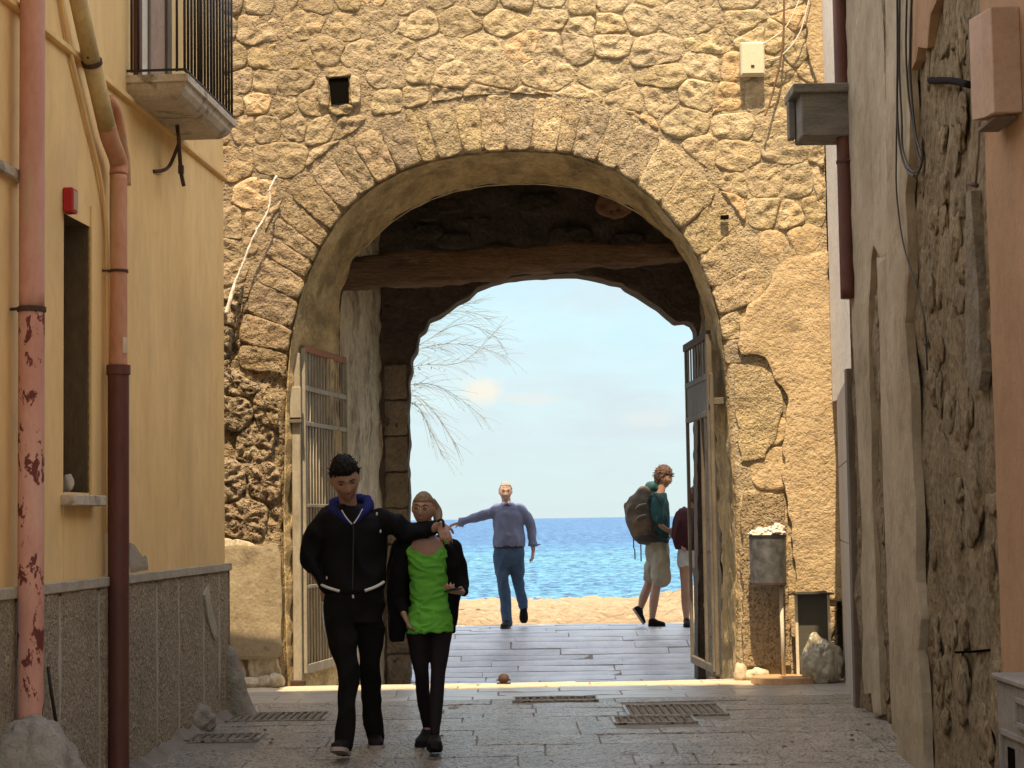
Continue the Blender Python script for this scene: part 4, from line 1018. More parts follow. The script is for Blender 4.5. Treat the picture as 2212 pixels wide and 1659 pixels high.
# foot of the wall: splash of mortar
mb = MB(); rows = []
for i in range(120):
    D = 9.2 + 5.05 * i / 119; row = []
    for k in range(6):
        t = k / 5; o_ = .03 + .09 * t * (1 + .5 * fbm(Vector((D * 3, 1, 1)), 3)); row.append(LW(D, gz(0, D) + .07 * (1 - t) ** 1.5 * (1 + .6 * fbm(Vector((D * 4, 2, 1)), 3)) - .006, o_))
    rows.append(row)
grid_mesh(mb, rows); mb.build('wall_foot_mortar', M_dirt, lh, smooth=True)
# balcony
bD0, bD1 = PL(272, 160).y, 12.86
bal = MB(); zt_ = 4.165
def bp_(D, off, z): return LW(D, z, off)
def slabring(off, z, e0=0.0): return [bp_(bD0 - e0, -.02, z), bp_(bD0 - e0, off, z), bp_(bD1 + e0, off, z), bp_(bD1 + e0, -.02, z)]
prof = [(.385, zt_, 0.0), (.385, zt_ - .045, 0.0), (.365, zt_ - .052, -.02), (.355, zt_ - .085, -.03), (.33, zt_ - .115, -.05), (.29, zt_ - .14, -.08)]
rows = [slabring(o_, z, e) for (o_, z, e) in prof]
bal.add([v for r in rows for v in r], [(i * 4 + k, i * 4 + k + 1, (i + 1) * 4 + k + 1, (i + 1) * 4 + k) for i in range(len(rows) - 1) for k in range(3)] + [(0, 1, 2, 3), tuple(4 * (len(rows) - 1) + k for k in range(4))])
balc = thing('balcony', 'small stone balcony with black iron railing high on the ochre wall', 'balcony', bp_(bD0, 0, zt_))
bal.build('slab', M_balc, balc)
zr = 5.15; off_ = .36
def rb(p, q_, r=.008, mat=None, nm='baluster'):
    mb = MB(); mb.tube([p, q_], r, 6); mb.build(nm, M_black, balc, smooth=True)
for z in (zt_ + .03, zr):
    mb = MB(); mb.beam(bp_(bD0 + .02, 0, z), bp_(bD0 + .02, off_, z), .02, .012); mb.beam(bp_(bD0 + .02, off_, z), bp_(bD1 - .02, off_, z), .02, .012); mb.beam(bp_(bD1 - .02, off_, z), bp_(bD1 - .02, 0, z), .02, .012); mb.build('rail', M_black, balc)
nb = 15
for k in range(nb + 1):
    D = bD0 + .02 + (bD1 - bD0 - .04) * k / nb; rb(bp_(D, off_, zt_ + .02), bp_(D, off_, zr), .0085)
for k in (0.05, .12, .52): rb(bp_(bD0 + .02, off_ * k / .6, zt_ + .02), bp_(bD0 + .02, off_ * k / .6, zr))
for k in (.06, .14, .22, .3): rb(bp_(bD1 - .02, k, zt_ + .02), bp_(bD1 - .02, k, zr))
# balcony door
dd = thing('balcony_door', 'brown framed balcony door with pale curtain behind the railing', 'door', LW(12.0, 4.17))
d0, d1 = PL(288, 80).y, PL(362, 80).y
for (a, b, mt, o_, nm) in ((d0, d0 + .10, M_brownpipe, .03, 'stile'), (d1 - .12, d1, M_leafdk, .03, 'stile'), (d0 + .10, d0 + .30, M_cream, .012, 'panel'), (d0 + .30, d0 + .34, M_leafdk, .025, 'stile'), (d0 + .34, d1 - .12, M_boxp, .012, 'panel')):
    mb = MB(); mb.beam(LW((a + b) / 2, 4.18, o_ / 2), LW((a + b) / 2, 6.1, o_ / 2), o_, b - a, up=Ln); mb2 = MB()
    mb2.add([LW(a, 4.18, 0), LW(b, 4.18, 0), LW(b, 6.1, 0), LW(a, 6.1, 0), LW(a, 4.18, o_), LW(b, 4.18, o_), LW(b, 6.1, o_), LW(a, 6.1, o_)], [(4, 5, 6, 7), (0, 1, 5, 4), (1, 2, 6, 5), (2, 3, 7, 6), (3, 0, 4, 7)]); mb2.build(nm, mt, dd)
# iron bracket under the balcony
ib = thing('iron_bracket', 'bent rusty iron bracket sticking out under the balcony', 'bracket', PL(380, 330, .1))
pa = [PL(383, 241, .02), PL(382, 262, .1), PL(386, 300, .14), PL(389, 345, .14), PL(391, 372, .14), PL(397, 402, .15)]
MB().tube(curve(pa, 5), .013, 8).build('rod', M_iron, ib, smooth=True)
MB().tube(curve([PL(388, 305, .14), PL(378, 332, .10), PL(366, 358, .05), PL(352, 368, .03), PL(330, 370, .0)], 5), .012, 8).build('arm', M_iron, ib, smooth=True)
MB().tube([PL(383, 252, .0), PL(378, 254, .13)], .010, 8).build('bolt', M_iron, ib, smooth=True)
MB().box(PL(391, 366, .15), (.035, .035, .06), bev=.005).build('clamp', M_iron, ib)
# pipes
p0 = PL(67, 1100, .10); pk = thing('drainpipe', 'thick pink drainpipe with peeling paint at the left edge of the alley', 'drainpipe', (p0.x, p0.y, .4))
def zl(px, py, off=.1): return PL(px, py, off).z
zj = zl(67, 668); zb_ = zl(67, 1560); rp = .064
def vpipe(x, y, z0, z1, r, k=40, wob=.0015, seed=0):
    return [(x + wob * N.noise((0, seed, z0 + (z1 - z0) * i / k)), y, z0 + (z1 - z0) * i / k) for i in range(k + 1)]
MB().tube(vpipe(p0.x, p0.y, zb_ - .15, zj, rp), rp, 24).build('pipe_section', M_pinkpeel, pk, smooth=True)
MB().tube(vpipe(p0.x, p0.y, zj, 6.3, rp * .97), rp * .97, 24).build('pipe_section', M_pinkpipe, pk, smooth=True)
MB().tube([(p0.x, p0.y, zj - .012), (p0.x, p0.y, zj + .012)], rp + .007, 24).build('pipe_clamp', M_iron, pk, smooth=False)
MB().tube([(p0.x - .1, p0.y - .02, zj), (p0.x - .03, p0.y - .05, zj)], .008, 8).build('clamp_bolt', M_iron, pk)
p1_ = PL(256, 1100, .085); pk2 = thing('drainpipe', 'drainpipe with dark brown lower half and salmon painted upper half, bending up towards the camera', 'drainpipe', (p1_.x, p1_.y, 0))
def z1_(py): return PL(256, py, .085).z
zA, zB_ = z1_(789), z1_(360)
MB().tube(vpipe(p1_.x, p1_.y, gz(0, p1_.y) - .02, zA, .062), .061, 24).build('pipe_section', M_brownpipe, pk2, smooth=True)
MB().tube([(p1_.x, p1_.y, zA - .055), (p1_.x, p1_.y, zA)], .069, 24).build('pipe_collar', M_brownpipe, pk2, smooth=False)
MB().tube(vpipe(p1_.x, p1_.y, zA - .02, zB_ - .05, .05), .051, 24).build('pipe_section', M_redpipe, pk2, smooth=True)
bend = curve([Vector((p1_.x, p1_.y, zB_ - .05)), Vector((p1_.x, p1_.y, zB_ + .03)), PL(238, 300, .085), PL(230, 270, .085)], 6)
MB().tube(bend, .053, 24).build('pipe_elbow', M_redpipe, pk2, smooth=True)
MB().tube([PL(231, 275, .085), PL(199, 137, .085)], .052, 24).build('pipe_section', M_yelpipe, pk2, smooth=True)
MB().tube([PL(200, 141, .085), PL(156, -60, .085)], .049, 24).build('pipe_section', M_yelpipe, pk2, smooth=True)
MB().tube([PL(199.5, 139, .085), PL(197.8, 131, .085)], .058, 24).build('pipe_clamp', M_iron, pk2)
MB().tube([PL(190, 125, .085), PL(175, 110, .0)], .007, 8).build('clamp_bolt', M_iron, pk2)
zbk = z1_(586)
MB().tube([(p1_.x, p1_.y, zbk - .008), (p1_.x, p1_.y, zbk + .008)], .057, 24).build('pipe_clamp', M_iron, pk2)
MB().tube([(p1_.x - .12, p1_.y - .03, zbk), (p1_.x - .03, p1_.y - .04, zbk)], .007, 8).build('clamp_bolt', M_iron, pk2)
MB().box((p1_.x + .045, p1_.y - .035, z1_(747)), (.022, .006, .09)).build('sticker', M_cream, pk2)
tube_thing('thin_pipe', 'thin pink pipe kinked behind the bend of the drainpipe', 'pipe', curve([PL(236, 215, .02), PL(252, 240, .03), PL(262, 285, .035), PL(266, 320, .03), PL(271, 345, .03), PL(273, 400, .02)], 5), .03, M_redpipe)
tube_thing('wall_cable', 'pale cable running down the ochre wall beside the drainpipe bend', 'cable', curve([PL(126, -40, .02), PL(150, 100, .02), PL(185, 250, .02), PL(225, 440, .02), PL(232, 700, .02), PL(232, 1150, .02)], 6), .011, M_yellow)
tube_thing('wall_cable', 'black cable end beside the foot of the pink drainpipe', 'cable', [PL(104, 1440, .06), PL(110, 1490, .07), PL(121, 1560, .09)], .009, M_cable)
al = thing('alarm_box', 'small red alarm box above the narrow window', 'alarm box', PL(132, 430))
a = PL(147, 428, 0.0); ww = .10
mb = MB(); mb.add([LW(a.y - .10 + dx, PL(132, 456).z + dz, o_) for dx in (0, .10) for dz in (0, .135) for o_ in (.0, .055)], [(0, 1, 3, 2), (4, 6, 7, 5), (0, 4, 5, 1), (2, 3, 7, 6), (0, 2, 6, 4), (1, 5, 7, 3)]); mb.build('housing', M_red, al, bevel=.006)
mb = MB(); mb.add([LW(a.y - .085 + dx, PL(132, 456).z + .015 + dz, o_) for dx in (0, .07) for dz in (0, .105) for o_ in (.053, .059)], [(0, 1, 3, 2), (4, 6, 7, 5), (0, 4, 5, 1), (2, 3, 7, 6), (0, 2, 6, 4), (1, 5, 7, 3)]); mb.build('cover', M_boxp, al)
# stones along the left foot
M_guard = surf('grey_guard_stone', [(.15, .13, .10), (.235, .205, .16), (.32, .29, .235)], scale=8, rough=.9, bump=.8, bscale=26, bdist=.015, pits=.3, pscale=30, stains=[((.12, .1, .07), 3, (1, 1, .5), .55, .72, .6)])
mb = MB(); rows = []
bx = P(484, 1530, 14.2).x; zg = 0.0
for j in range(22):
    t = j / 21; z = zg - .05 + .57 * t
    if t < .82: wr = .275 - .175 * (t / .82) ** .75; dr_ = .16 - .06 * t
    else: k = math.sqrt(max(0, 1 - ((t - .82) / .18) ** 2)); wr = .10 * (.25 + .75 * k) if t < 1 else .01; dr_ = .11 * k + .005
    row = []
    for k in range(21):
        a = 2 * math.pi * k / 20; cxx = math.cos(a); sy = math.sin(a)
        x = bx - .04 + (wr + .04) * (.5 + .5 * math.copysign(abs(cxx) ** .7, cxx)); y = 14.22 + dr_ * math.copysign(abs(sy) ** .8, sy)
        nn = .018 * fbm(Vector((x * 6, y * 6, z * 6)), 4) if k < 20 else 0
        row.append((x + cxx * nn, y + sy * nn, z))
    row[-1] = row[0]; rows.append(row)
grid_mesh(mb, rows); mb.build('guard_stone', M_guard, smooth=True, label='tapering grey guard stone at the corner of the ochre house', cat='guard stone'); own_origin(bpy.data.objects['guard_stone'])
g = gpt(423, 1580); mb = MB(); rock(mb, (g.x, g.y + .07, g.z + .055), (.125, .15, .12), 11, 4, .28)
o = mb.build('boulder', M_guard, smooth=True, label='rounded boulder lying against the foot of the grit dado', cat='rock'); own_origin(o)
g = PL(62, 1600, .14); mb = MB(); rock(mb, (g.x + .0, g.y + .0, .06), (.27, .25, .42), 23, 5, .17)
o = mb.build('mortar_lump', M_guard, smooth=True, label='big cracked lump of grey mortar round the foot of the pink drainpipe', cat='mortar lump'); own_origin(o)
g = gpt(246, 1648); mb = MB(); rock(mb, (g.x, g.y, g.z + .02), (.045, .03, .022), 31, 3, .5); o = mb.build('crumpled_wrapper', M_litter, smooth=True, label='crumpled white and red wrapper at the foot of the brown drainpipe', cat='litter'); own_origin(o)

# ------------------------------------------------------------------ right houses
XA_, XB_ = 2.50, 2.36
DB_ = PX(1932, 1100, XB_).y; DP_ = PX(2153, 1100, 2.33).y; DA_ = 13.55
rh = thing('weathered_house', 'weathered house on the right with plaster fallen off bare rubble', 'house', (2.5, 11.5, 0))
def rwall(name, X, D0, D1, z0, z1, mat, amp, fr, parent, st=(1, 1, .5), nu=60, nv=150):
    rows = []
    for j in range(nv + 1):
        zz = z0 + (z1 - z0) * j / nv
        rows.append([(X - amp * fbm(Vector((3, (D0 + (D1 - D0) * i / nu) * fr, zz * fr * .5)), 5) - amp * .7 * N.noise((1, (D0 + (D1 - D0) * i / nu) * fr * 2.5, zz * fr * .8)), D0 + (D1 - D0) * i / nu, zz) for i in range(nu + 1)])
    mb = MB(); grid_mesh(mb, rows); return mb.build(name, mat, parent, smooth=True)
rwall('rubble_face', XA_ + .03, DB_ - .05, DA_ + .5, -.6, 5.3, M_rough, .03, 3.5, rh)
rwall('rubble_face', XB_ + .035, DP_ - .1, DB_, -.6, 5.3, M_rough, .032, 3.2, rh, nu=90, nv=240)
mb = MB(); mb.add([(XB_ + .02, DB_, -.6), (XB_ + .02, DB_, 5.3), (XA_ + .3, DB_, 5.3), (XA_ + .3, DB_, -.6)], [(0, 1, 2, 3)]); mb.add([(XA_ + .02, DA_ + .5, -.6), (XA_ + .02, DA_ + .5, 5.3), (8, DA_ + .5, 5.3), (8, DA_ + .5, -.6)], [(0, 1, 2, 3)]); mb.add([(XB_ + .05, 1.5, 5.28), (XB_ + .05, DA_ + .5, 5.28), (8, DA_ + .5, 5.28), (8, 1.5, 5.28)], [(0, 1, 2, 3)])
mb.build('wall_return', M_rough, rh)
NX = Vector((-1, 0, 0))
def ra(px, py): return PX(px, py, XA_)
def rbp(px, py): return PX(px, py, XB_)
# loose rubble stones, real pieces in the bare faces
for k in range(120):
    if k < 85: D = random.uniform(DP_ + .1, PX(1989, 1100, XB_).y - .05); X = XB_ + .03; z = random.uniform(-.1, 4.6)
    else: D = random.uniform(PX(1925, 1100, XA_).y, PX(1890, 1100, XA_).y); X = XA_ + .03; z = random.uniform(-.1, 3.2)
    w_, h_ = random.uniform(.09, .26), random.uniform(.05, .13)
    mb = MB(); rock(mb, (X + .005, D, z), (random.uniform(.012, .024), w_ * .6, h_ * 1.2), k * 2.3, 3, .55); mb.build('stone', M_rough, rh, smooth=True)
# pale plaster, section A, with the pointed gap
def A_(pts): return [ra(*p) for p in pts]
coat('plaster_coat', A_([(1872, -60), (1975, -60), (1975, 540), (1906, 556), (1897, 545), (1890, 531), (1885, 560), (1880, 640), (1880, 800), (1885, 950), (1889, 1100), (1896, 1300), (1905, 1545), (1890, 1548), (1884, 1500), (1869, 1500), (1866, 1300), (1863, 1100), (1848, 800), (1838, 560), (1832, 300), (1828, -60)]), NX, .03, M_pale, rh, amp=.02, step=.05, relief=.012, seed=3)
coat('plaster_coat', A_([(1975, 540), (1906, 556), (1912, 700), (1916, 900), (1924, 1100), (1930, 1300), (1940, 1600), (1985, 1640)]), NX, .028, M_pale, rh, amp=.016, step=.05, relief=.004, seed=5)
def B_(pts): return [rbp(*p) for p in pts]
coat('plaster_coat', B_([(1922, -60), (1975, -60), (1978, 60), (1973, 150), (1976, 300), (1968, 420), (1974, 600), (1965, 700), (1975, 820), (1982, 1000), (1989, 1100), (1991, 1250), (2000, 1340), (1993, 1400), (2003, 1500), (2010, 1800), (1952, 1800), (1947, 1590), (1940, 1300), (1932, 1100), (1926, 700)]), NX, .026, M_pale, rh, amp=.022, step=.04, relief=.012, seed=7)
coat('pink_patch', B_([(1975, -60), (2040, -60), (2031, 0), (2018, 30), (2014, 70), (2011, 107), (1991, 102), (1986, 131), (1976, 150), (1979, 60)]), NX, .024, M_pink, rh, amp=.006, step=.06, relief=.003, seed=9)
coat('plaster_coat', B_([(2095, 420), (2105, 410), (2118, 560), (2128, 800), (2120, 840), (2100, 820), (2092, 700), (2096, 560)]), NX, .022, M_jamb, rh, amp=.012, step=.06, relief=.006, seed=12)
# deep joint lines
for pts in ([(2066, 1409), (2110, 1407), (2140, 1404)],):
    mb = MB(); mb.tube([PX(a, b, XB_ + .022) for a, b in pts], .012, 6, flat=.6); mb.build('deep_joint', MATS['hole_dark'], rh)
mb = MB(); mb.tube([PX(1986, 1330, XB_ + .012), PX(1989, 1370, XB_ + .004), PX(1994, 1405, XB_ + .004), PX(2000, 1430, XB_ + .012)], [.004, .022, .022, .004], 8); mb.build('deep_joint', MATS['hole_dark'], rh)
# pink house
ph = thing('pink_house', 'salmon pink plastered house at the right edge', 'house', (2.4, 7, 0))
mb = MB(); rows = [[(2.33 - .003 * fbm(Vector((1, (1.5 + (DP_ - 1.5) * i / 60) * 2, z * 2)), 3), 1.5 + (DP_ - 1.5) * i / 60, z) for i in range(61)] for z in np.linspace(-.6, 5.35, 60)]
grid_mesh(mb, rows); mb.add([(2.33, DP_, -.6), (2.33, DP_, 5.35), (2.5, DP_, 5.35), (2.5, DP_, -.6)], [(0, 1, 2, 3)]); mb.build('wall', M_pink, ph, smooth=False)
a = PX(2092, 100, 2.20); b = PX(2143, 100, 2.20); z0, z1 = PX(2125, 262, 2.2).z, PX(2120, 36, 2.2).z
wb = thing('wall_duct_box', 'salmon painted metal duct box on the edge of the pink wall', 'duct box', (2.26, b.y, z0))
mb = MB(); q = [(2.33, a.y), (2.20, a.y - .02), (2.185, (a.y + b.y) / 2 - .1), (2.20, b.y), (2.33, b.y)]
mb.prism([(x, y_, z0 + (.05 if i in (0, 1) else 0)) for i, (x, y_) in enumerate(q)], (0, 0, z1 - z0)); mb.build('housing', M_boxp, wb, bevel=.004)
MB().box((2.262, (a.y + b.y) / 2, z0 - .008), (.10, .3, .016)).build('bottom_plate', M_leafdk, wb)
tube_thing('conduit', 'short thick black conduit entering the salmon duct box', 'conduit', curve([PX(2010, 174, 2.37), PX(2040, 174, 2.30), PX(2065, 176, 2.27), PX(2094, 183, 2.25)], 4), .019, plain('matt_black', (.012, .01, .01), rough=1.0, spec=.05))
tube_thing('wall_cable', 'thin cable hanging below the salmon duct box', 'cable', curve([PX(2116, 262, 2.30), PX(2114, 320, 2.31), PX(2110, 360, 2.31), PX(2108, 398, 2.33)], 4), .006, M_leafdk)
tube_thing('hook', 'small iron hook on the bare stone below the duct box', 'hook', [PX(2092, 396, 2.31), PX(2110, 401, 2.31)], .012, M_iron)
# grey meter box
mx = 2.2; DM = PX(2152, 1470, mx).y; zmt = PX(2152, 1466, mx).z
mtb = thing('meter_cabinet', 'grey meter cabinet with framed hatches at the lower right corner', 'cabinet', (mx, DM - .6, -.3))
MB().box(((mx + 2.34) / 2, DM - .62, (zmt - .4) / 2), (2.34 - mx, 1.24, zmt + .4), bev=.012).build('cabinet_body', M_greybox, mtb)
MB().box(((mx + 2.34) / 2 - .01, DM - .62, zmt + .012), (2.36 - mx, 1.28, .03), bev=.008).build('top_slab', M_greybox, mtb)
def hatch(D0, D1, z0, z1):
    mb = MB(); e = .022
    for (p, q_) in (((mx - .006, D0, z0), (mx - .006, D1, z0)), ((mx - .006, D0, z1), (mx - .006, D1, z1)), ((mx - .006, D0, z0), (mx - .006, D0, z1)), ((mx - .006, D1, z0), (mx - .006, D1, z1))): mb.beam(p, q_, e, e)
    h = mb.build('hatch_frame', M_greybox, mtb)
    MB().box((mx + .004, (D0 + D1) / 2, (z0 + z1) / 2), (.014, D1 - D0 - .02, z1 - z0 - .02)).build('hatch_panel', M_corbel, h)
hatch(PX(2212, 1640, mx).y - .1, PX(2168, 1640, mx).y, -.1, PX(2170, 1580, mx).z)
hatch(PX(2300, 1500, mx).y, PX(2198, 1500, mx).y, PX(2210, 1568, mx).z, PX(2210, 1515, mx).z)
MB().box((mx - .004, PX(2188, 1640, mx).y, PX(2188, 1645, mx).z), (.012, .10, .12)).build('hatch_opening', MATS['hole_dark'], mtb)
# down pipe at the far corner
q = PX(1833, 645, 2.46); rpz = q.z
dp = thing('drainpipe', 'dark brown drainpipe ending in mid air at the corner of the right house', 'drainpipe', (q.x, q.y, rpz))
MB().tube(vpipe(q.x, q.y, rpz, 6.3, .056), .058, 20).build('pipe_section', M_brownpipe, dp, smooth=True)
zz = PX(1825, 350, 2.46).z
MB().tube([(q.x, q.y, zz - .01), (q.x, q.y, zz + .01)], .064, 20).build('pipe_clamp', M_iron, dp)
MB().tube([(q.x, q.y - .06, zz), (q.x + .10, q.y - .10, zz)], .009, 8).build('clamp_bolt', M_iron, dp)
# corbel box
c0 = P(1700, 200, 13.95); c1 = P(1797, 298, 13.75)
cb = thing('stone_corbel', 'dark grey box shaped corbel jutting from the right house in front of the gate wall', 'corbel', (2.3, 13.8, c1.z))
MB().box(((c0.x + .06 + 2.56) / 2, 13.85, (c0.z + c1.z) / 2), (2.56 - c0.x - .06, .36, (c0.z - c1.z)), bev=.01).build('block', M_corbel, cb)
MB().box(((c0.x + 2.56) / 2, 13.87, c0.z - .035), (2.56 - c0.x, .45, .07), bev=.008).build('top_slab', M_corbel, cb)
MB().box((c0.x + .03, 13.98, (c0.z + c1.z) / 2 + .01), (.05, .1, (c0.z - c1.z) * .86), bev=.006).build('side_strip', M_corbel, cb)
# rubble edge and the grey hoarding closing the side street
rwall('broken_edge', 2.585, DA_ - .05, 14.3, -.3, 5.3, M_rough, .04, 6, rh, nu=14, nv=150)
la = P(1818, 1100, 16.5); lb = P(1837, 1100, 14.35)
hd = thing('side_street_door', 'pale grey panelled door standing open against the right corner', 'door', (lb.x, lb.y, 0))
zt0 = P(1838, 822, 14.35).z
seams = [-.02, .62, 1.19, 1.82, zt0]
for z0, z1 in zip(seams[:-1], seams[1:]):
    mb = MB(); A0 = Vector((la.x, la.y, 0)); B0 = Vector((lb.x, lb.y, 0)); mb.beam(A0.lerp(B0, .0) + Vector((0, 0, (z0 + z1) / 2)), B0 + Vector((0, 0, (z0 + z1) / 2)), .035, z1 - z0 - .006, bev=.004); mb.build('panel', M_leafgrey, hd)
e1 = P(1851, 1100, 14.05)
mb = MB(); mb.box((e1.x - .022, 14.1, (zt0 - .02) / 2 + .03), (.055, .09, zt0 + .1), bev=.005); mb.build('door_frame', M_leafdk, hd)
for py in (905, 1158, 1405):
    zz = P(1838, py, 14.2).z; MB().box((lb.x + .012, 14.18, zz), (.02, .03, .09), bev=.003).build('hinge', M_iron, hd)
MB().box((la.x - .05, 15.2, P(1806, 1130, 15.5).z), (.03, .04, .05), bev=.004).build('latch', M_iron, hd)
sh = thing('cream_house', 'cream plastered house end in the side street beside the gate wall', 'house', (2.9, 15.5, 0))
MB().box((5.80, 15.55, 4.40), (6.0, 2.04, 4.0)).build('wall', M_white, sh); MB().box((5.95, 15.55, 1.2), (6.0, 2.04, 2.59)).build('wall', M_white, sh)
MB().box((2.85, 14.35, 1.2), (.16, .3, 2.6)).build('gap_lining', M_rough, sh)
# cable bundle
X_ = 2.31
def cc(label, pts, r=.006): tube_thing('wall_cable', label, 'cable', curve([PX(a, b, X_) for a, b in pts], 6), r, M_cable)
cc('leftmost dark cable of the slack bundle on the right wall, hanging to a loop', [(1938, -40), (1939, 120), (1938, 230), (1942, 300), (1950, 345), (1962, 372), (1975, 380)], .007)
cc('second dark cable of the slack bundle, looping right at its low point', [(1944, -40), (1943, 150), (1948, 260), (1950, 320), (1968, 368), (1984, 366), (1992, 350)])
cc('cable of the slack bundle bowing out to the right above the loop', [(1960, -40), (1957, 100), (1962, 200), (1972, 270), (1982, 330), (1990, 355), (1980, 374)])
cc('rightmost cable of the slack bundle, straight until the loop', [(1971, -40), (1966, 100), (1968, 190), (1978, 290), (1992, 345), (1978, 385)], .007)
cc('single thin cable wandering down the right wall below the bundle', [(1938, 200), (1936, 330), (1937, 420), (1950, 520), (1968, 585), (1985, 640), (1998, 700), (2003, 800)], .005)

# unseen mass added over the alley to shade it; gap below lets sun bounce
nb_ = thing('alley_shade_block', 'unseen block added over the alley to shade it', 'house', (0, 6, 5))
mb = MB(); DBK = 5.8; HB = (16.13 - DBK) * math.tan(SUN_EL) / math.cos(SUN_AZ)
mb.box((0, DBK - .0 - .5, (5.3 + HB) / 2), (13, 1.0, HB - 5.3)); mb.box((-4.7, DBK - .5, 2.3), (3.6, 1.0, 6.0)); mb.box((4.4, DBK - .5, 2.3), (3.8, 1.0, 6.0)); mb.build('wall', M_yellow, nb_)

# ------------------------------------------------------------------ bins and bag
DBN = 16.34
bc = P(1659, 1210, DBN); pr = P(1688, 1400, DBN + .12)
bn = thing('litter_bin', 'round grey metal litter bin on a cream post, heaped with paper', 'litter bin', (bc.x, DBN, 0))
zb0, zb1 = P(1659, 1266, DBN).z, P(1659, 1158, DBN).z; rB = .158
mb = MB(); mb.tube([(bc.x, DBN, zb0), (bc.x, DBN, zb0 + .03), (bc.x, DBN, zb1 - .02), (bc.x, DBN, zb1)], [rB * .95, rB * .97, rB * 1.0, rB * 1.01], 36, cap=False)
mb.tube([(bc.x, DBN, zb0 + .004), (bc.x, DBN, zb0 + .012)], rB * .95, 36); mb.build('bucket', M_metal, bn, smooth=True)
mb = MB(); mb.tube([(bc.x, DBN, zb1 - .012), (bc.x, DBN, zb1 + .012)], rB * 1.035, 36, cap=False); mb.tube([(bc.x, DBN, zb1 - .012), (bc.x, DBN, zb1 + .012)], rB * .95, 36, cap=False); mb.build('rim', M_black, bn, smooth=True)
mb = MB(); mb.tube([(bc.x, DBN, zb0 + .012), (bc.x, DBN, zb0 + .03)], rB * .985, 36, cap=False); mb.build('bottom_band', M_iron, bn, smooth=True)
mb = MB(); mb.tube([(pr.x + .0, DBN + .0, .02), (pr.x - .01, DBN, zb0 + .01)], .017, 12); mb.build('post', M_cream, bn, smooth=True)
mb = MB(); mb.tube([(P(1690, 1460, 16.28).x, 16.24, -.0), (P(1690, 1460, 16.28).x, 16.24, .05)], [.275, .265], 40); mb.build('base_plate', surf('rusty_disc', [(.30, .18, .09), (.42, .26, .13), (.5, .34, .2)], scale=8, rough=.8), bn, smooth=False)
lt = thing('paper_litter', 'heap of crumpled pinkish paper overflowing the round bin', 'litter', (bc.x, DBN, zb1))
for k, (dx, dz, r) in enumerate([(-.11, .01, .05), (-.06, .03, .055), (0, .02, .06), (.05, .05, .05), (.09, .06, .055), (.02, .04, .05), (.11, .03, .04), (-.02, .0, .08)]):
    mb = MB(); rock(mb, (bc.x + dx, DBN - .02 + .03 * (k % 3), zb1 + dz), (r, r * .9, r * .75), k * 5.7, 3, .55); mb.build('paper_ball', M_litter, lt, smooth=False)
b2 = thing('litter_bin', 'low rectangular bin frame with dark panel between cream posts, behind the rubbish bag', 'litter bin', (P(1752, 1460, 16.42).x, 16.42, 0))
D2 = 16.42; pA, pB = P(1719, 1284, D2), P(1789, 1284, D2); qA = P(1724, 1450, D2)
MB().beam((pA.x, D2, pA.z), (qA.x, D2, .03), .026, .026, up=Vector((0, 1, 0)), bev=.003).build('post', M_cream, b2)
MB().beam((pB.x, D2, pB.z), (pB.x + .005, D2, .03), .022, .022, up=Vector((0, 1, 0)), bev=.003).build('post', M_cream, b2)
MB().box(((pA.x + pB.x) / 2, D2 - .05, pA.z + .006), (pB.x - pA.x + .06, .16, .016), bev=.003).build('lid', M_black, b2)
MB().box(((pA.x + pB.x) / 2, D2 + .01, (pA.z + .05) / 2 + .03), (pB.x - pA.x - .02, .02, pA.z - .06), bev=.004).build('panel', M_binin, b2)
# bag
def blob(center, rad, seed, sub=6):
    bm = bmesh.new(); bmesh.ops.create_icosphere(bm, subdivisions=sub, radius=1); c = Vector(center)
    top = Vector((-.35, -.1, 1)).normalized()
    for v in bm.verts:
        d = v.co.normalized(); k = 1.0; tt = max(0, d.dot(top))
        ang = math.atan2(d.y, d.x)
        for fr, am in ((1.3, .20), (2.6, .10), (5.5, .03)):
            q = Vector((d.x * fr * 1.3 + seed, d.y * fr * 1.3, d.z * fr * .7)); q += Vector((N.noise(q + Vector((4, 4, 4))), 0, 0)) * .7
            k -= am * (1 - abs(N.noise(q)) * 2.4) * .6
        k += .30 * tt ** 22 - .10 * max(0, tt - .75)
        co = Vector((d.x * rad[0] * k, d.y * rad[1] * k, d.z * rad[2] * k))
        if co.z < -rad[2] * .66: co.z = -rad[2] * .66 + (co.z + rad[2] * .66) * .1
        v.co = c + co
    bm.verts.index_update(); vs = [tuple(v.co) for v in bm.verts]; fs = [tuple(v.index for v in f.verts) for f in bm.faces]; bm.free(); return vs, fs
g = P(1775, 1418, 16.2); mb = MB(); mb.add(*blob((g.x, 16.2, .155), (.20, .15, .24), 4.2)); o = mb.build('rubbish_bag', M_bag, smooth=True, label='half transparent crumpled plastic rubbish bag slumped in the right corner', cat='rubbish bag'); own_origin(o)
for (px, py, r, lab) in ((1775, 1467, .03, 'small white lump of litter below the rubbish bag'), (1752, 1470, .018, 'tiny pebble of litter left of the rubbish bag')):
    g = gpt(px, py); mb = MB(); rock(mb, (g.x, g.y, r * .6), (r * 1.4, r, r), px, 3, .4); o = mb.build('litter_lump', M_litter, smooth=True, label=lab, cat='litter'); own_origin(o)
MB().box((P(1808, 1130, 15.6).x, 15.6, 1.3), (.001, .001, .001)) if False else None
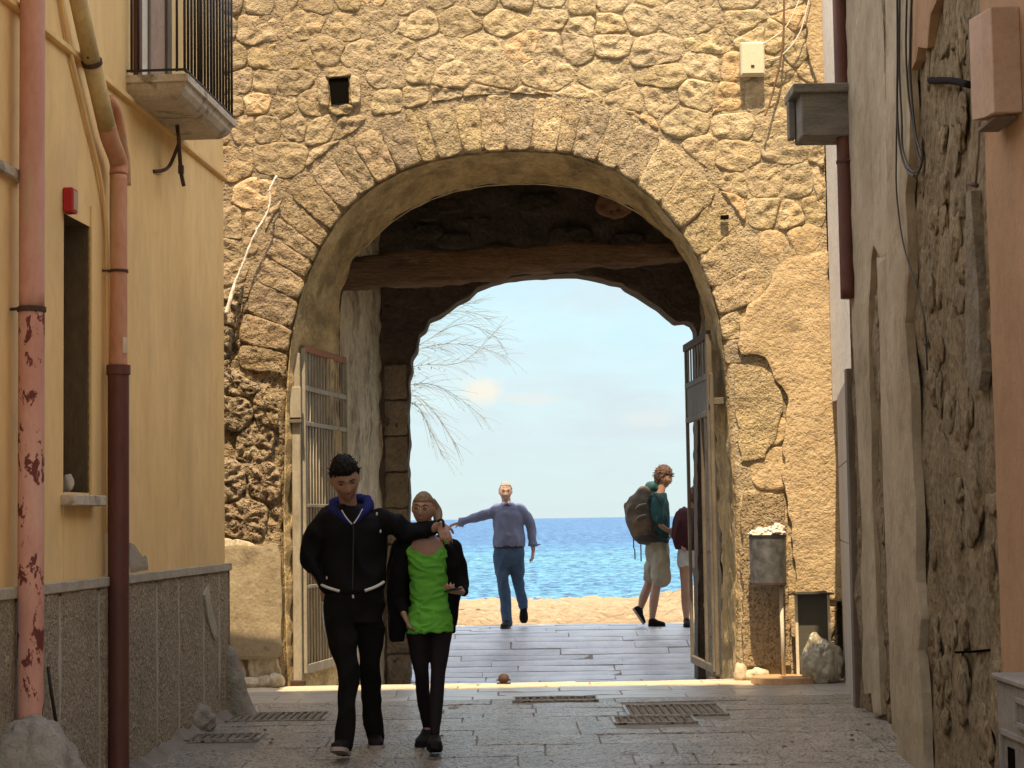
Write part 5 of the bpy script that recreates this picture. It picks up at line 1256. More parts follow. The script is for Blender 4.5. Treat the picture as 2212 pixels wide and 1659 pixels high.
# loose paving debris
for k in range(26):
    px, py = random.choice([(random.uniform(560, 1500), random.uniform(1490, 1650)), (random.uniform(1650, 1900), random.uniform(1480, 1640)), (random.uniform(330, 640), random.uniform(1540, 1640))])
    g = gpt(px, py); r = random.uniform(.006, .014); mb = MB(); rock(mb, (g.x, g.y, g.z + r * .5), (r * 1.6, r, r * .7), k, 1, .3); mb.build('pebble', M_rough, pav)

# ------------------------------------------------------------------ tree beyond the wall
def twig_tree():
    tr = thing('bare_tree', 'leafless tamarisk with fine drooping twigs beyond the left side of the arch', 'tree', (-2.6, 27, 0))
    MT = plain('twig_bark', (.26, .28, .27), rough=.9)
    rnd = random.Random(4); D = 27.0
    def pt(px, py, dd=0.0): return P(px, py, D + dd)
    trunk = curve([Vector((-2.5, 27, gz(0, 27) - .3)), Vector((-2.45, 27, .9)), Vector((-2.3, 27.1, 1.9)), pt(790, 880), pt(815, 800)], 6)
    MB().tube(trunk, [.09 - .06 * i / len(trunk) for i in range(len(trunk))], 10).build('trunk', MT, tr, smooth=True)
    mb = MB(); lf = MB()
    roots = [((815, 800), (905, 745), (1000, 700), (1085, 735)), ((815, 800), (900, 720), (985, 672), (1060, 690)), ((810, 820), (900, 790), (1000, 780), (1085, 700)), ((800, 860), (890, 830), (960, 840), (1050, 905)),
             ((800, 860), (880, 850), (930, 880), (985, 960)), ((820, 780), (920, 690), (970, 660), (1035, 655)), ((800, 860), (890, 870), (925, 920), (955, 985)), ((815, 800), (920, 750), (1010, 745), (1095, 770))]
    for (a, b, c, d) in roots:
        dd = rnd.uniform(-.5, .5); main = curve([pt(*a), pt(*b, dd * .5), pt(*c, dd), pt(*d, dd)], 12)
        mb.tube(main, [.006 * (1 - i / len(main)) + .0018 for i in range(len(main))], 5)
        for i in range(8, len(main) - 1, 1):
            for _ in range(1 if i % 3 else 2):
                p = main[i]; t = (main[i + 1] - main[i]).normalized()
                side = rnd.choice((-1, 1)); L = rnd.uniform(.25, .62) * (1 - .35 * i / len(main))
                dirv = (t * rnd.uniform(.7, 1.1) + Vector((rnd.uniform(-.1, .3), rnd.uniform(-.4, .4), side * rnd.uniform(.2, .6)))).normalized()
                q1 = p + dirv * L * .5; q2 = p + dirv * L + Vector((0, 0, -rnd.uniform(.05, .22) * L)); mb.tube(curve([p, q1, q2], 4), [.0026, .0024, .0023, .0022, .0020, .0019, .0018, .0017, .0016], 4)
                if i < 17 and rnd.random() < .6:
                    for _k in range(4):
                        c_ = p + dirv * L * rnd.uniform(.05, .5) + Vector((rnd.uniform(-.03, .03), 0, rnd.uniform(-.03, .03))); s_ = rnd.uniform(.015, .03)
                        n1 = Vector((rnd.uniform(-1, 1), rnd.uniform(-1, 1), rnd.uniform(-1, 1))) * s_; n2 = Vector((rnd.uniform(-1, 1), rnd.uniform(-1, 1), rnd.uniform(-1, 1))) * s_
                        lf.add([c_, c_ + n1, c_ + n1 + n2], [(0, 1, 2)])
    mb.build('crown', MT, tr, smooth=True, kind='stuff'); lf.build('leaves', plain('pale_leaf', (.16, .20, .10), rough=.8), tr, kind='stuff')
twig_tree()
# ------------------------------------------------------------------ people
def dg():
    return bpy.context.evaluated_depsgraph_get()
def remesh(mb, voxel, smooth_it=4, name='tmp'):
    me = bpy.data.meshes.new(name); me.from_pydata(mb.v, [], mb.f); me.update()
    bm = bmesh.new(); bm.from_mesh(me); bmesh.ops.recalc_face_normals(bm, faces=bm.faces); bm.to_mesh(me); bm.free()
    o = bpy.data.objects.new(name, me); COL.objects.link(o)
    r = o.modifiers.new('r', 'REMESH'); r.mode = 'VOXEL'; r.voxel_size = voxel
    s = o.modifiers.new('s', 'SMOOTH'); s.factor = .5; s.iterations = smooth_it
    d = dg(); d.update(); m2 = bpy.data.meshes.new_from_object(o.evaluated_get(d))
    bpy.data.objects.remove(o); bpy.data.meshes.remove(me); return m2
def finish(me, name, mat, parent, wr=0.0, wf=9.0, seed=0, stretch=(1, 1, .55), extra=None):
    og = origin(parent)
    if wr > 0:
        nv = len(me.vertices); nr = [v.normal.copy() for v in me.vertices]
        for i, v in enumerate(me.vertices):
            q = Vector((v.co.x * wf * stretch[0] + seed, v.co.y * wf * stretch[1], v.co.z * wf * stretch[2]))
            q += Vector((N.noise(q * .7), N.noise(q * .7 + Vector((5, 5, 5))), N.noise(q * .7 + Vector((9, 1, 5))))) * .8
            k = (1 - abs(N.noise(q)) * 2.2); v.co += nr[i] * wr * (k - .4)
    me.transform(Matrix.Translation(-og)); me.shade_smooth(); me.materials.clear(); me.materials.append(mat); me.name = name
    o = bpy.data.objects.new(name, me); link(o); o.parent = parent; return o
def limb(mb, pts, rad, seg=14, flat=None, side=None):
    """tapered limb with round ends; pts 3D joints, rad list; smooth interpolation"""
    n0 = len(pts); P3 = curve(pts, 5) if n0 > 2 else [pts[0].lerp(pts[1], i / 6) for i in range(7)]
    R3 = []
    m_ = len(P3)
    for i in range(m_):
        t = i / (m_ - 1) * (n0 - 1); k = min(n0 - 2, int(t)); f = t - k; f = f * f * (3 - 2 * f); R3.append(rad[k] * (1 - f) + rad[k + 1] * f)
    # round caps
    d0 = (P3[0] - P3[1]).normalized(); d1 = (P3[-1] - P3[-2]).normalized()
    pre = [(P3[0] + d0 * R3[0] * math.sin(a), R3[0] * math.cos(a)) for a in (1.45, 1.0, .5)]
    post = [(P3[-1] + d1 * R3[-1] * math.sin(a), R3[-1] * math.cos(a)) for a in (.5, 1.0, 1.45)]
    pp = [p for p, r in pre] + P3 + [p for p, r in post]; rr = [r for p, r in pre] + R3 + [r for p, r in post]
    mb.tube(pp, rr, seg, cap=True); return mb
def loft(mb, secs, ax, ay, seg=28, power=.85):
    """secs: (centre, rx, ry); ax, ay horizontal axes; closed ends"""
    rings = []
    for (c, rx, ry) in secs:
        rings.append([Vector(c) + ax * rx * math.copysign(abs(math.cos(a)) ** power, math.cos(a)) + ay * ry * math.copysign(abs(math.sin(a)) ** power, math.sin(a)) for a in [2 * math.pi * k / seg for k in range(seg)]])
    vs = [v for r in rings for v in r]; n_ = len(rings); fs = [(i * seg + k, i * seg + (k + 1) % seg, (i + 1) * seg + (k + 1) % seg, (i + 1) * seg + k) for i in range(n_ - 1) for k in range(seg)]
    fs.append(tuple(range(seg))[::-1]); fs.append(tuple((n_ - 1) * seg + k for k in range(seg))); mb.add(vs, fs)
def interp_secs(secs, k=4):
    cs = curve([Vector(s[0]) for s in secs], k); n_ = len(cs); out = []
    for i, c in enumerate(cs):
        t = i / k; a = min(len(secs) - 2, int(t)); f = t - a; f = f * f * (3 - 2 * f)
        out.append((c, secs[a][1] * (1 - f) + secs[a + 1][1] * f, secs[a][2] * (1 - f) + secs[a + 1][2] * f))
    return out
def rotm(yaw, pitch, roll):   # yaw about Z, pitch: + looks down, roll about facing axis
    return Matrix.Rotation(yaw, 3, 'Z') @ Matrix.Rotation(pitch, 3, 'X') @ Matrix.Rotation(roll, 3, 'Y')
def head_mesh(mb, c, M, s=1.0, jaw=1.0, nose=1.0):
    """face towards -Y in local space; s=1 gives 0.235 m tall"""
    nu, nv_ = 56, 44; vs = []
    g_ = lambda x, z, cx, cz, sx, sz: math.exp(-((x - cx) / sx) ** 2 - ((z - cz) / sz) ** 2)
    for j in range(nv_ + 1):
        ph = -math.pi / 2 + math.pi * j / nv_
        for i in range(nu):
            th = 2 * math.pi * i / nu; d = Vector((math.cos(ph) * math.sin(th), -math.cos(ph) * math.cos(th), math.sin(ph)))
            x, y, z = d.x * .076, d.y * .096, d.z * .118
            fr = max(0, -d.y)
            if z < 0:
                k = (-z / .118); x *= 1 - .30 * k ** 1.3 * jaw; 
                if d.y > 0: y *= 1 - .55 * k; z += .03 * k * d.y
                else: y *= 1 - .06 * k
            else: y *= 1.03 if d.y > 0 else .97
            if d.y < 0:
                dy = 0
                dy -= .0105 * g_(x, z, 0, .030, .05, .012) * fr        # brow
                dy += .013 * (g_(x, z, .031, .008, .018, .013) + g_(x, z, -.031, .008, .018, .013)) * fr
                zz = max(-.034, min(.012, z)); dy -= nose * .026 * (1 - (zz + .034) / .046 * .7) * math.exp(-(x / (.009 + .006 * (z < -.018))) ** 2) * (math.exp(-((z + .024) / .022) ** 2) if z < -.024 else (1 if z < .012 else math.exp(-((z - .012) / .012) ** 2)))
                dy -= .006 * (g_(x, z, 0, -.052, .024, .005) + g_(x, z, 0, -.064, .020, .006)); dy += .005 * g_(x, z, 0, -.058, .024, .0025)
                dy += .004 * g_(x, z, 0, -.078, .02, .007); dy -= .010 * g_(x, z, 0, -.098, .022, .016)
                dy -= .004 * (g_(x, z, .04, -.022, .02, .02) + g_(x, z, -.04, -.022, .02, .02))
                y += dy
            vs.append(Vector(c) + M @ (Vector((x, y, z)) * s))
    fs = [(j * nu + i, j * nu + (i + 1) % nu, (j + 1) * nu + (i + 1) % nu, (j + 1) * nu + i) for j in range(nv_) for i in range(nu)]
    mb.add(vs, fs)
    for sgn in (-1, 1):       # ears
        bm = bmesh.new(); bmesh.ops.create_icosphere(bm, subdivisions=2, radius=1); bm.verts.index_update()
        mb.add([Vector(c) + M @ (Vector((sgn * (.077 + v.co.x * sgn * .009 + .006 * v.co.y), .010 + v.co.y * .017, .0 + v.co.z * .031)) * s) for v in bm.verts], [[v.index for v in f.verts] for f in bm.faces]); bm.free()
def hand(mb, wrist, dirv, palm_n, s=1.0, curl=.5, spread=.12, thumb_side=1, thumb_out=.8):
    """palm with five unequal bent fingers. dirv: wrist->fingers, palm_n: out of the palm; fingers curl towards palm_n"""
    d = Vector(dirv).normalized(); n_ = Vector(palm_n); n_ = (n_ - d * n_.dot(d)).normalized(); sd_ = d.cross(n_).normalized() * thumb_side
    w0 = Vector(wrist); L = .088 * s
    secs = [(w0 - d * .02 * s, .026 * s, .019 * s), (w0 + d * .01 * s, .030 * s, .018 * s), (w0 + d * .05 * s, .040 * s, .015 * s), (w0 + d * L, .039 * s, .012 * s)]
    loft(mb, interp_secs(secs, 3), sd_, n_, 16, 1.0)
    lens = [.078, .086, .080, .062]; off = [.030, .010, -.011, -.030]
    for k in range(4):
        b = w0 + d * (L - .012 * s) + sd_ * off[k] * s; a0 = spread * (1.3 - k) * .35; fd = (d + sd_ * a0).normalized(); cu = curl * (1 + .12 * k)
        pts = [b - fd * .02 * s]; p = b; ang = 0
        for seg_l, ca in ((.45, .35), (.32, .9), (.23, .7)):
            ang += cu * ca * 1.1; v = fd * math.cos(ang) + n_ * math.sin(ang); pts.append(p); p = p + v * lens[k] * s * seg_l
        pts.append(p); limb(mb, pts, [.0085 * s, .0088 * s, .0082 * s, .0075 * s, .0062 * s], 10)
    b = w0 + d * .022 * s + sd_ * .026 * s; v1 = (d * .75 + sd_ * thumb_out + n_ * .35).normalized(); p1 = b + v1 * .038 * s; v2 = (d * 1.0 + sd_ * thumb_out * .3 + n_ * (.3 + curl * .5)).normalized()
    p2 = p1 + v2 * .030 * s; limb(mb, [b - v1 * .01 * s, b + v1 * .01 * s, p1, p2], [.012 * s, .0125 * s, .0105 * s, .008 * s], 10)
def shoe(mb, ankle, toe, s=1.0, w=.045, h=.075, sole=None):
    """ankle joint centre, toe tip on the ground line"""
    a = Vector(ankle); t = Vector(toe); d = (t - a); up = Vector((0, 0, 1)); fl = Vector((d.x, d.y, 0)).normalized()
    sl = (t - (a - Vector((0, 0, h)))).normalized() if sole is None else sole
    sd_ = sl.cross(up).normalized(); n_ = sd_.cross(sl).normalized(); heel = a - n_ * h - sl * .045
    L = (t - heel).length
    prof = [(0, .028, .055, .035), (.08, .036, .085, .042), (.22, .040, .105, .05), (.38, .038, .085, .048), (.58, .046, .060, .040), (.78, .048, .050, .034), (.93, .038, .040, .025), (1.0, .020, .025, .014)]
    rings = []; seg = 18
    for (f, wr, hh, _) in prof:
        c = heel + sl * L * f; rg_ = []
        for k in range(seg):
            ang = 2 * math.pi * k / seg; cx_ = math.cos(ang); sy = math.sin(ang)
            rg_.append(c + sd_ * wr * s * cx_ + n_ * (hh * s * .5 + hh * s * .5 * math.copysign(abs(sy) ** .7, sy)))
        rings.append(rg_)
    vs = [v for r in rings for v in r]; n2 = len(rings)
    mb.add(vs, [(i * seg + k, i * seg + (k + 1) % seg, (i + 1) * seg + (k + 1) % seg, (i + 1) * seg + k) for i in range(n2 - 1) for k in range(seg)] + [tuple(range(seg))[::-1], tuple((n2 - 1) * seg + k for k in range(seg))])
    so = MB(); rings = []
    for (f, wr, hh, _) in prof:
        c = heel + sl * L * (f * 1.02 - .01) - n_ * .006; rings.append([c - sd_ * wr * s * 1.06 - n_ * .006, c + sd_ * wr * s * 1.06 - n_ * .006, c + sd_ * wr * s * 1.08 + n_ * .018, c - sd_ * wr * s * 1.08 + n_ * .018])
    vs = [v for r in rings for v in r]
    so.add(vs, [(i * 4 + k, i * 4 + (k + 1) % 4, (i + 1) * 4 + (k + 1) % 4, (i + 1) * 4 + k) for i in range(n2 - 1) for k in range(4)] + [(0, 3, 2, 1), tuple((n2 - 1) * 4 + k for k in range(4))])
    return so
def hair_shell(mb, c, M, s, ext=1.0, front=.055, back=-.06, vol=.018, top=.03, seed=0, tuft=.012, side=-.01):
    nu, nv_ = 72, 48; vs = []; idx = {}
    fs = []
    for j in range(nv_ + 1):
        ph = math.pi / 2 - math.pi * .80 * j / nv_
        for i in range(nu):
            th = 2 * math.pi * i / nu; d = Vector((math.cos(ph) * math.sin(th), -math.cos(ph) * math.cos(th), math.sin(ph)))
            # lower limit of hair at this azimuth
            fr = .5 + .5 * math.cos(th)      # 1 front
            if fr > .72: lim = front + .012 * N.noise((th * 4, seed, 1))
            elif fr > .42: lim = side + (front - side) * smooth01((fr - .42) / .30)
            else: lim = back + (side - back) * smooth01((fr - .15) / .27)
            base = Vector((d.x * .076, d.y * .096, d.z * .118))
            v_ = vol * (1 + .5 * N.noise(d * 3 + Vector((seed, 0, 0)))) + top * max(0, d.z) ** 1.5 + tuft * fbm(Vector((d.x * 7, d.y * 7, d.z * 5 + seed)), 4)
            if base.z < lim: 
                k = max(0, 1 - (lim - base.z) / .02); v_ = v_ * k - .012 * (1 - k)
                if base.z < lim - .02: base.z = lim - .02 + (base.z - lim + .02) * .1; 
                if base.z < 0: base.x *= 1 - .25 * min(1, -base.z / .118)
            p = base + d * v_
            vs.append(Vector(c) + M @ (p * s))
    mb.add(vs, [(j * nu + i, j * nu + (i + 1) % nu, (j + 1) * nu + (i + 1) % nu, (j + 1) * nu + i) for j in range(nv_) for i in range(nu)] + [tuple(nv_ * nu + k for k in range(nu))])
def tufts(mb, c, M, s, n_, seed, r=.108, L=.03, zmin=.02, w=.006):
    rnd = random.Random(seed)
    for _ in range(n_):
        a = rnd.uniform(0, 2 * math.pi); zt = rnd.uniform(zmin, 1); q = math.sqrt(max(0, 1 - zt * zt)); d = Vector((q * math.sin(a), -q * math.cos(a), zt))
        b = Vector((d.x * (.076 + .022), d.y * (.096 + .018), d.z * (.118 + .03))); t = (d + Vector((rnd.uniform(-.8, .8), rnd.uniform(-.8, .8), rnd.uniform(-.5, .3)))).normalized()
        p = [b - d * .01, b + (d * .6 + t * .4) * L * .5, b + (d * .2 + t) * L * rnd.uniform(.6, 1.2)]
        mb.tube([Vector(c) + M @ (x * s) for x in p], [w * s, w * .8 * s, w * .15 * s], 5)
def simple(mb, name, mat, parent, smooth=True): return mb.build(name, mat, parent, smooth=smooth)
def face_bits(c, M, s, parent, glasses=False, beard=None, brow=(.02, .012, .008), lips=(.30, .12, .10), eyes=True, smile=0.0):
    L = lambda x, y, z: Vector(c) + M @ (Vector((x, y, z)) * s)
    br = plain_cached('brow_hair', brow, .9)
    for sg in (-1, 1):
        mb = MB(); mb.tube([L(sg * .014, -.101, .029), L(sg * .030, -.101, .035), L(sg * .048, -.086, .029)], [.0028 * s, .0036 * s, .002 * s], 6); mb.build('eyebrow', br, parent, smooth=True)
        if eyes:
            mb = MB(); bm = bmesh.new(); bmesh.ops.create_uvsphere(bm, u_segments=10, v_segments=8, radius=1); bm.verts.index_update()
            mb.add([L(sg * .031 + v.co.x * .0125, -.0765 + v.co.y * .008, .008 + v.co.z * .0065) for v in bm.verts], [[v.index for v in f.verts] for f in bm.faces]); bm.free(); mb.build('eye', plain_cached('eye_dark', (.05, .04, .035), .35), parent, smooth=True)
    mb = MB(); mb.tube([L(-.022, -.089, -.056 + smile), L(-.010, -.098, -.0585), L(0, -.100, -.0585), L(.010, -.098, -.0585), L(.022, -.089, -.056 + smile)], [.0015 * s, .0035 * s, .004 * s, .0035 * s, .0015 * s], 6); mb.build('lips', plain_cached('lips_' + str(lips[0]), lips, .5), parent, smooth=True)
def plain_cached(n_, col, rough=.7, **k):
    if n_ not in MATS: plain(n_, col, rough=rough, **k)
    return MATS[n_]
def skin(name, col):
    mt = surf(name, [tuple(c * .85 for c in col), col, tuple(min(1, c * 1.12) for c in col)], scale=8, rough=.55, bump=.1, bscale=90, bdist=.001, fine=.15, world=False, spec=.35, stains=[((col[0] * 1.05, col[1] * .72, col[2] * .7), 9, (1, 1, 1), .55, .75, .35)])
    bs = [n_ for n_ in mt.node_tree.nodes if n_.type == 'BSDF_PRINCIPLED'][0]; bs.inputs['Subsurface Weight'].default_value = .12; bs.inputs['Subsurface Radius'].default_value = (.02, .008, .004); bs.inputs['Subsurface Scale'].default_value = .5
    return mt
def cloth(name, col, var=.2, scale=14, rough=.9, bump=.35, stains=None, sheen=0.0): return surf(name, [tuple(c * (1 - var) for c in col), col, tuple(min(1, c * (1 + var)) for c in col)], scale=scale, rough=rough, bump=bump, bscale=120, bdist=.002, fine=.2, world=False, stains=stains, sheen=sheen, spec=.12)
SK1 = skin('skin_tan', (.31, .175, .115)); SK2 = skin('skin_light', (.36, .215, .155)); SK3 = skin('skin_old', (.42, .27, .21))
EX = Vector((1, 0, 0)); EY = Vector((0, 1, 0)); EZ = Vector((0, 0, 1))

# ---------- man in the black jacket
D = 12.10
def m(px, py, dd=0.0): return P(px, py, D + dd)
man = thing('person', 'man in a black zip jacket and dark trousers looking down, arm round the woman', 'person', (m(765, 1600).x, D, gz(0, D)), group=None)
gzm = gz(0, D)
HM = rotm(R(12), R(22), R(-9)); hc = m(746, 1037, -.08); HS = 1.13
S_ = dict(n0=m(758, 1098, .0), n1=m(752, 1070, -.03))
shl, shr = m(703, 1118, .0), m(826, 1120, .02)
pel = m(766, 1290, .02); chest = m(762, 1160, .0)
hipl, hipr = m(738, 1300, .0), m(796, 1300, .03)
knl, knr = m(752, 1440, -.10), m(801, 1432, .05); anl = Vector((m(750, 1562).x, D - .22, gzm + .115)); anr = Vector((m(803, 1560).x, D + .22, gzm + .10))
ell, wrl = m(672, 1205, .02), m(700, 1268, -.02)
elr = m(885, 1152, .06); wrr = m(953, 1134, .0)
body = MB(); head_mesh(body, hc, HM, HS, nose=1.1)
limb(body, [m(757, 1120, .02), m(752, 1085, -.0), hc + HM @ Vector((0, .02, -.03))], [.062, .056, .055])
loft(body, interp_secs([(m(766, 1300, .02), .14, .10), (m(765, 1240, .02), .13, .09), (m(763, 1170, .0), .15, .10), (m(762, 1120, .0), .15, .085), (m(758, 1100, .0), .07, .06)]), EX, EY)
limb(body, [shl, ell, wrl], [.048, .04, .028]); limb(body, [shr, elr, wrr], [.048, .04, .028])
hand(body, wrr, (m(966, 1166, -.10) - wrr), Vector((-.2, 1, .0)), 1.0, curl=.55, thumb_side=1)
hand(body, wrl, Vector((.25, .15, -1)), Vector((.3, 1, 0)), 1.0, curl=.7)
limb(body, [m(742, 1380, -.05), m(751, 1445, -.11), m(752, 1510, -.17), anl], [.05, .045, .04, .034]); limb(body, [m(800, 1380, .05), m(802, 1440, .07), m(802, 1505, .15), anr], [.05, .045, .04, .034]); loft(body, [(m(766, 1290, .02), .12, .08), (m(767, 1320, .02), .12, .08)], EX, EY); limb(body, [m(745, 1320, 0), m(742, 1380, -.05)], [.06, .05]); limb(body, [m(790, 1320, 0), m(800, 1380, .05)], [.06, .05])
limb(body, [anl, anl + Vector((0, -.08, -.06))], [.03, .02]); limb(body, [anr, anr + Vector((.01, -.08, -.06))], [.03, .02])
finish(remesh(body, .0062, 3), 'body', SK1, man)
face_bits(hc, HM, HS, man, smile=.002, eyes=True)
mb = MB(); hair_shell(mb, hc, HM, HS, front=.068, side=.018, back=-.05, vol=.007, top=.026, seed=3, tuft=.007); HAIR1 = surf('black_hair', [(.004, .003, .003), (.007, .005, .004), (.014, .010, .008)], scale=30, stretch=(3, 3, .6), rough=.6, bump=.8, bscale=60, bdist=.006, world=False, spec=.15)
tufts(mb, hc, HM, HS, 50, 4, L=.012, w=.004, zmin=.35); mb.build('hair', HAIR1, man, smooth=True)
# stubble-dark jaw
JK = cloth('black_jacket', (.0055, .0055, .0065), rough=.75); jk = MB()
loft(jk, interp_secs([(m(761, 1282, .02), .188, .135), (m(762, 1262, .02), .205, .145), (m(764, 1225, .02), .198, .14), (m(765, 1180, .01), .202, .14), (m(764, 1145, .0), .205, .135), (m(763, 1122, .0), .190, .12), (m(760, 1104, .0), .125, .10), (m(758, 1092, .01), .085, .085)]), EX, EY, 36)
limb(jk, [m(706, 1122, .0), m(684, 1160, .01), ell, wrl + Vector((.0, 0, .02))], [.085, .074, .066, .050]); limb(jk, [m(824, 1124, .01), m(852, 1134, .04), elr, m(934, 1139, .04)], [.085, .074, .060, .044])
finish(remesh(jk, .0085, 4), 'jacket', JK, man, wr=.020, wf=6.5, seed=2)
WH = plain('white_trim', (.60, .58, .54), rough=.8)
def ribbon(name, pts, w, mat, parent, th=.006):
    mb = MB(); pts = [Vector(p) for p in pts]
    for a, b in zip(pts[:-1], pts[1:]): mb.beam(a, b, th, w, up=Vector((0, -1, 0)).cross((b - a).normalized()))
    mb.tube(pts, w * .5, 8, flat=.5) ; return mb.build(name, mat, parent, smooth=True)
def trim(name, pts, w, mat, parent): mb = MB(); mb.tube(curve(pts, 5), w, 8); return mb.build(name, mat, parent, smooth=True)
trim('hem_band', [m(690, 1260, -.02), m(700, 1266, -.075), m(716, 1272, -.105), m(733, 1277, -.125)], .0095, WH, man)
trim('hem_band', [m(788, 1276, -.125), m(806, 1270, -.11), m(822, 1262, -.08), m(829, 1257, -.04)], .0095, WH, man)
trim('zip', [m(741, 1110, -.115), m(752, 1124, -.13), m(763, 1136, -.142), m(763, 1190, -.15), m(762, 1240, -.155), m(761, 1275, -.145)], .0035, plain_cached('dark_zip', (.03, .03, .03)), man)
HD = cloth('blue_hood_lining', (.014, .018, .10)); hd_ = MB()
for sg, pts in ((-1, [(722, 1088, .03), (722, 1102, -.03), (730, 1110, -.08), (745, 1122, -.12), (760, 1134, -.135)]), (1, [(792, 1080, .03), (796, 1094, -.02), (786, 1106, -.08), (775, 1120, -.12), (764, 1133, -.135)])):
    limb(hd_, [m(*p) for p in pts], [.034, .036, .03, .018, .008], 12)
limb(hd_, [m(722, 1086, .04), m(742, 1084, .10), m(770, 1080, .10), m(792, 1080, .04)], [.034, .04, .04, .034], 12)
finish(remesh(hd_, .008, 3), 'hood', HD, man, wr=.006, wf=12)
SH = cloth('navy_shirt', (.018, .022, .07)); mb = MB(); loft(mb, [(m(758, 1146, -.05), .045, .075), (m(758, 1120, -.03), .075, .085), (m(757, 1108, -.005), .08, .07)], EX, EY, 24); mb.build('shirt', SH, man, smooth=True)
trim('collar_cord', [m(738, 1102, -.10), m(748, 1118, -.135), m(760, 1132, -.148)], .004, WH, man); trim('collar_cord', [m(783, 1100, -.10), m(774, 1117, -.135), m(764, 1131, -.148)], .004, WH, man)
for (a, b) in ((814, 1110), (822, 1148), (708, 1187), (706, 1248)):
    mb = MB(); rock(mb, m(a, b, -.10 if a > 750 else -.08), (.007, .007, .012), a, 1, .1); mb.build('button', WH, man)
TR = cloth('dark_trousers', (.0075, .007, .006)); tr_ = MB()
loft(tr_, interp_secs([(m(766, 1262, .02), .165, .115), (m(766, 1290, .02), .185, .13), (m(767, 1318, .02), .185, .125), (m(768, 1345, .01), .17, .11)]), EX, EY, 32)
limb(tr_, [m(734, 1312, .0), m(742, 1380, -.05), m(751, 1445, -.11), m(752, 1510, -.17), anl + Vector((0, -.01, -.045))], [.102, .090, .068, .057, .056], 18)
limb(tr_, [m(797, 1312, .03), m(800, 1380, .05), m(802, 1440, .07), m(802, 1505, .15), anr + Vector((0, -.01, -.035))], [.102, .088, .066, .056, .055], 18)
finish(remesh(tr_, .0085, 4), 'trousers', TR, man, wr=.020, wf=6, seed=5)
trim('side_stripe', [m(697, 1300, -.02), m(698, 1335, -.02), m(703, 1365, -.03), m(710, 1390, -.04)], .006, WH, man)
trim('belt_toggle', [m(762, 1285, -.13), m(763, 1292, -.13)], .006, WH, man)
SHO = cloth('dark_sneaker', (.012, .009, .008), rough=.6); SOL = plain('pale_sole', (.33, .28, .24), rough=.8)
toe_l = Vector((m(741, 1590).x, anl.y - .20, gzm + .075)); toe_r = Vector((m(812, 1590).x, anr.y - .17, gzm + .02))
for (an, to, lift) in ((anl + Vector((0, 0, 0)), toe_l, 1), (anr, toe_r, 0)):
    mb = MB(); so = shoe(mb, an, to, 1.05, h=.095 if lift else .085); sh_ = mb.build('shoe', SHO, man, smooth=True); q = so.build('sole', SOL, sh_, smooth=False)

for an in (anl, anr): mb = MB(); limb(mb, [an + Vector((0, .0, .06)), an + Vector((0, -.02, -.03))], [.044, .046]); mb.build('sock', SHO, man, smooth=True)

# ---------- woman
Dw = 12.22
def m(px, py, dd=0.0): return P(px, py, Dw + dd)
gzw = gz(0, Dw)
wo = thing('person', 'woman in a bright green top, open black cardigan and dark leggings', 'person', (m(930, 1600).x, Dw, gzw))
HMw = rotm(R(-8), R(2), R(4)); hw = m(914, 1100, -.02); sw = .92
b = MB(); head_mesh(b, hw, HMw, sw, jaw=1.1, nose=.9)
limb(b, [m(922, 1165, .0), m(921, 1140, .0), hw + HMw @ Vector((0, .02, -.03))], [.05, .044, .046])
loft(b, interp_secs([(m(930, 1345, .02), .13, .10), (m(928, 1290, .02), .105, .08), (m(926, 1230, .01), .115, .085), (m(923, 1195, .0), .135, .085), (m(922, 1172, .0), .135, .065), (m(922, 1155, .0), .055, .05)]), EX, EY)
shl, shr = m(876, 1178, .0), m(969, 1176, .0); ell = m(856, 1262, .03); wrl = m(872, 1326, -.08); elr = m(995, 1255, .03); wrr = m(996, 1279, -.10)
limb(b, [shl, ell, wrl], [.04, .033, .022]); limb(b, [shr, elr, wrr], [.04, .033, .022])
hand(b, wrl, m(884, 1352, -.08) - wrl, Vector((.9, -.1, .3)), .92, curl=.45, thumb_side=-1)
hand(b, wrr, Vector((-.55, -.6, .1)), Vector((-.2, .2, 1)), .92, curl=.8, thumb_side=1)
hipl, hipr = m(905, 1345, .0), m(950, 1345, .02); knl, knr = m(911, 1458, -.02), m(946, 1458, -.10)
anl = Vector((m(920, 1560).x, Dw + .16, gzw + .10)); anr = Vector((m(943, 1560).x, Dw - .25, gzw + .10))
limb(b, [m(902, 1362, .0), m(906, 1410, -.01), m(911, 1458, -.03), m(915, 1510, .08), anl], [.045, .04, .030, .027, .024]); limb(b, [m(952, 1362, .02), m(949, 1410, -.04), m(946, 1458, -.10), m(943, 1510, -.16), anr], [.045, .04, .030, .027, .024])
limb(b, [anl, anl + Vector((0, -.07, -.06))], [.028, .018]); limb(b, [anr, anr + Vector((.0, -.07, -.06))], [.028, .018])
finish(remesh(b, .006, 3), 'body', SK2, wo)
face_bits(hw, HMw, sw, wo, brow=(.12, .08, .05), lips=(.42, .16, .14), smile=.003)
HB_ = surf('blond_brown_hair', [(.10, .065, .035), (.19, .125, .065), (.30, .21, .12)], scale=30, stretch=(3, 3, .5), rough=.5, bump=.8, bscale=60, bdist=.004, world=False)
mb = MB(); hair_shell(mb, hw, HMw, sw, front=.060, side=.015, back=-.07, vol=.004, top=.004, seed=8, tuft=.003); h_ = mb.build('hair', HB_, wo, smooth=True)
mb = MB(); limb(mb, [m(934, 1085, .09), m(944, 1105, .10), m(946, 1125, .04), m(948, 1145, .01)], [.028, .034, .028, .014]); 
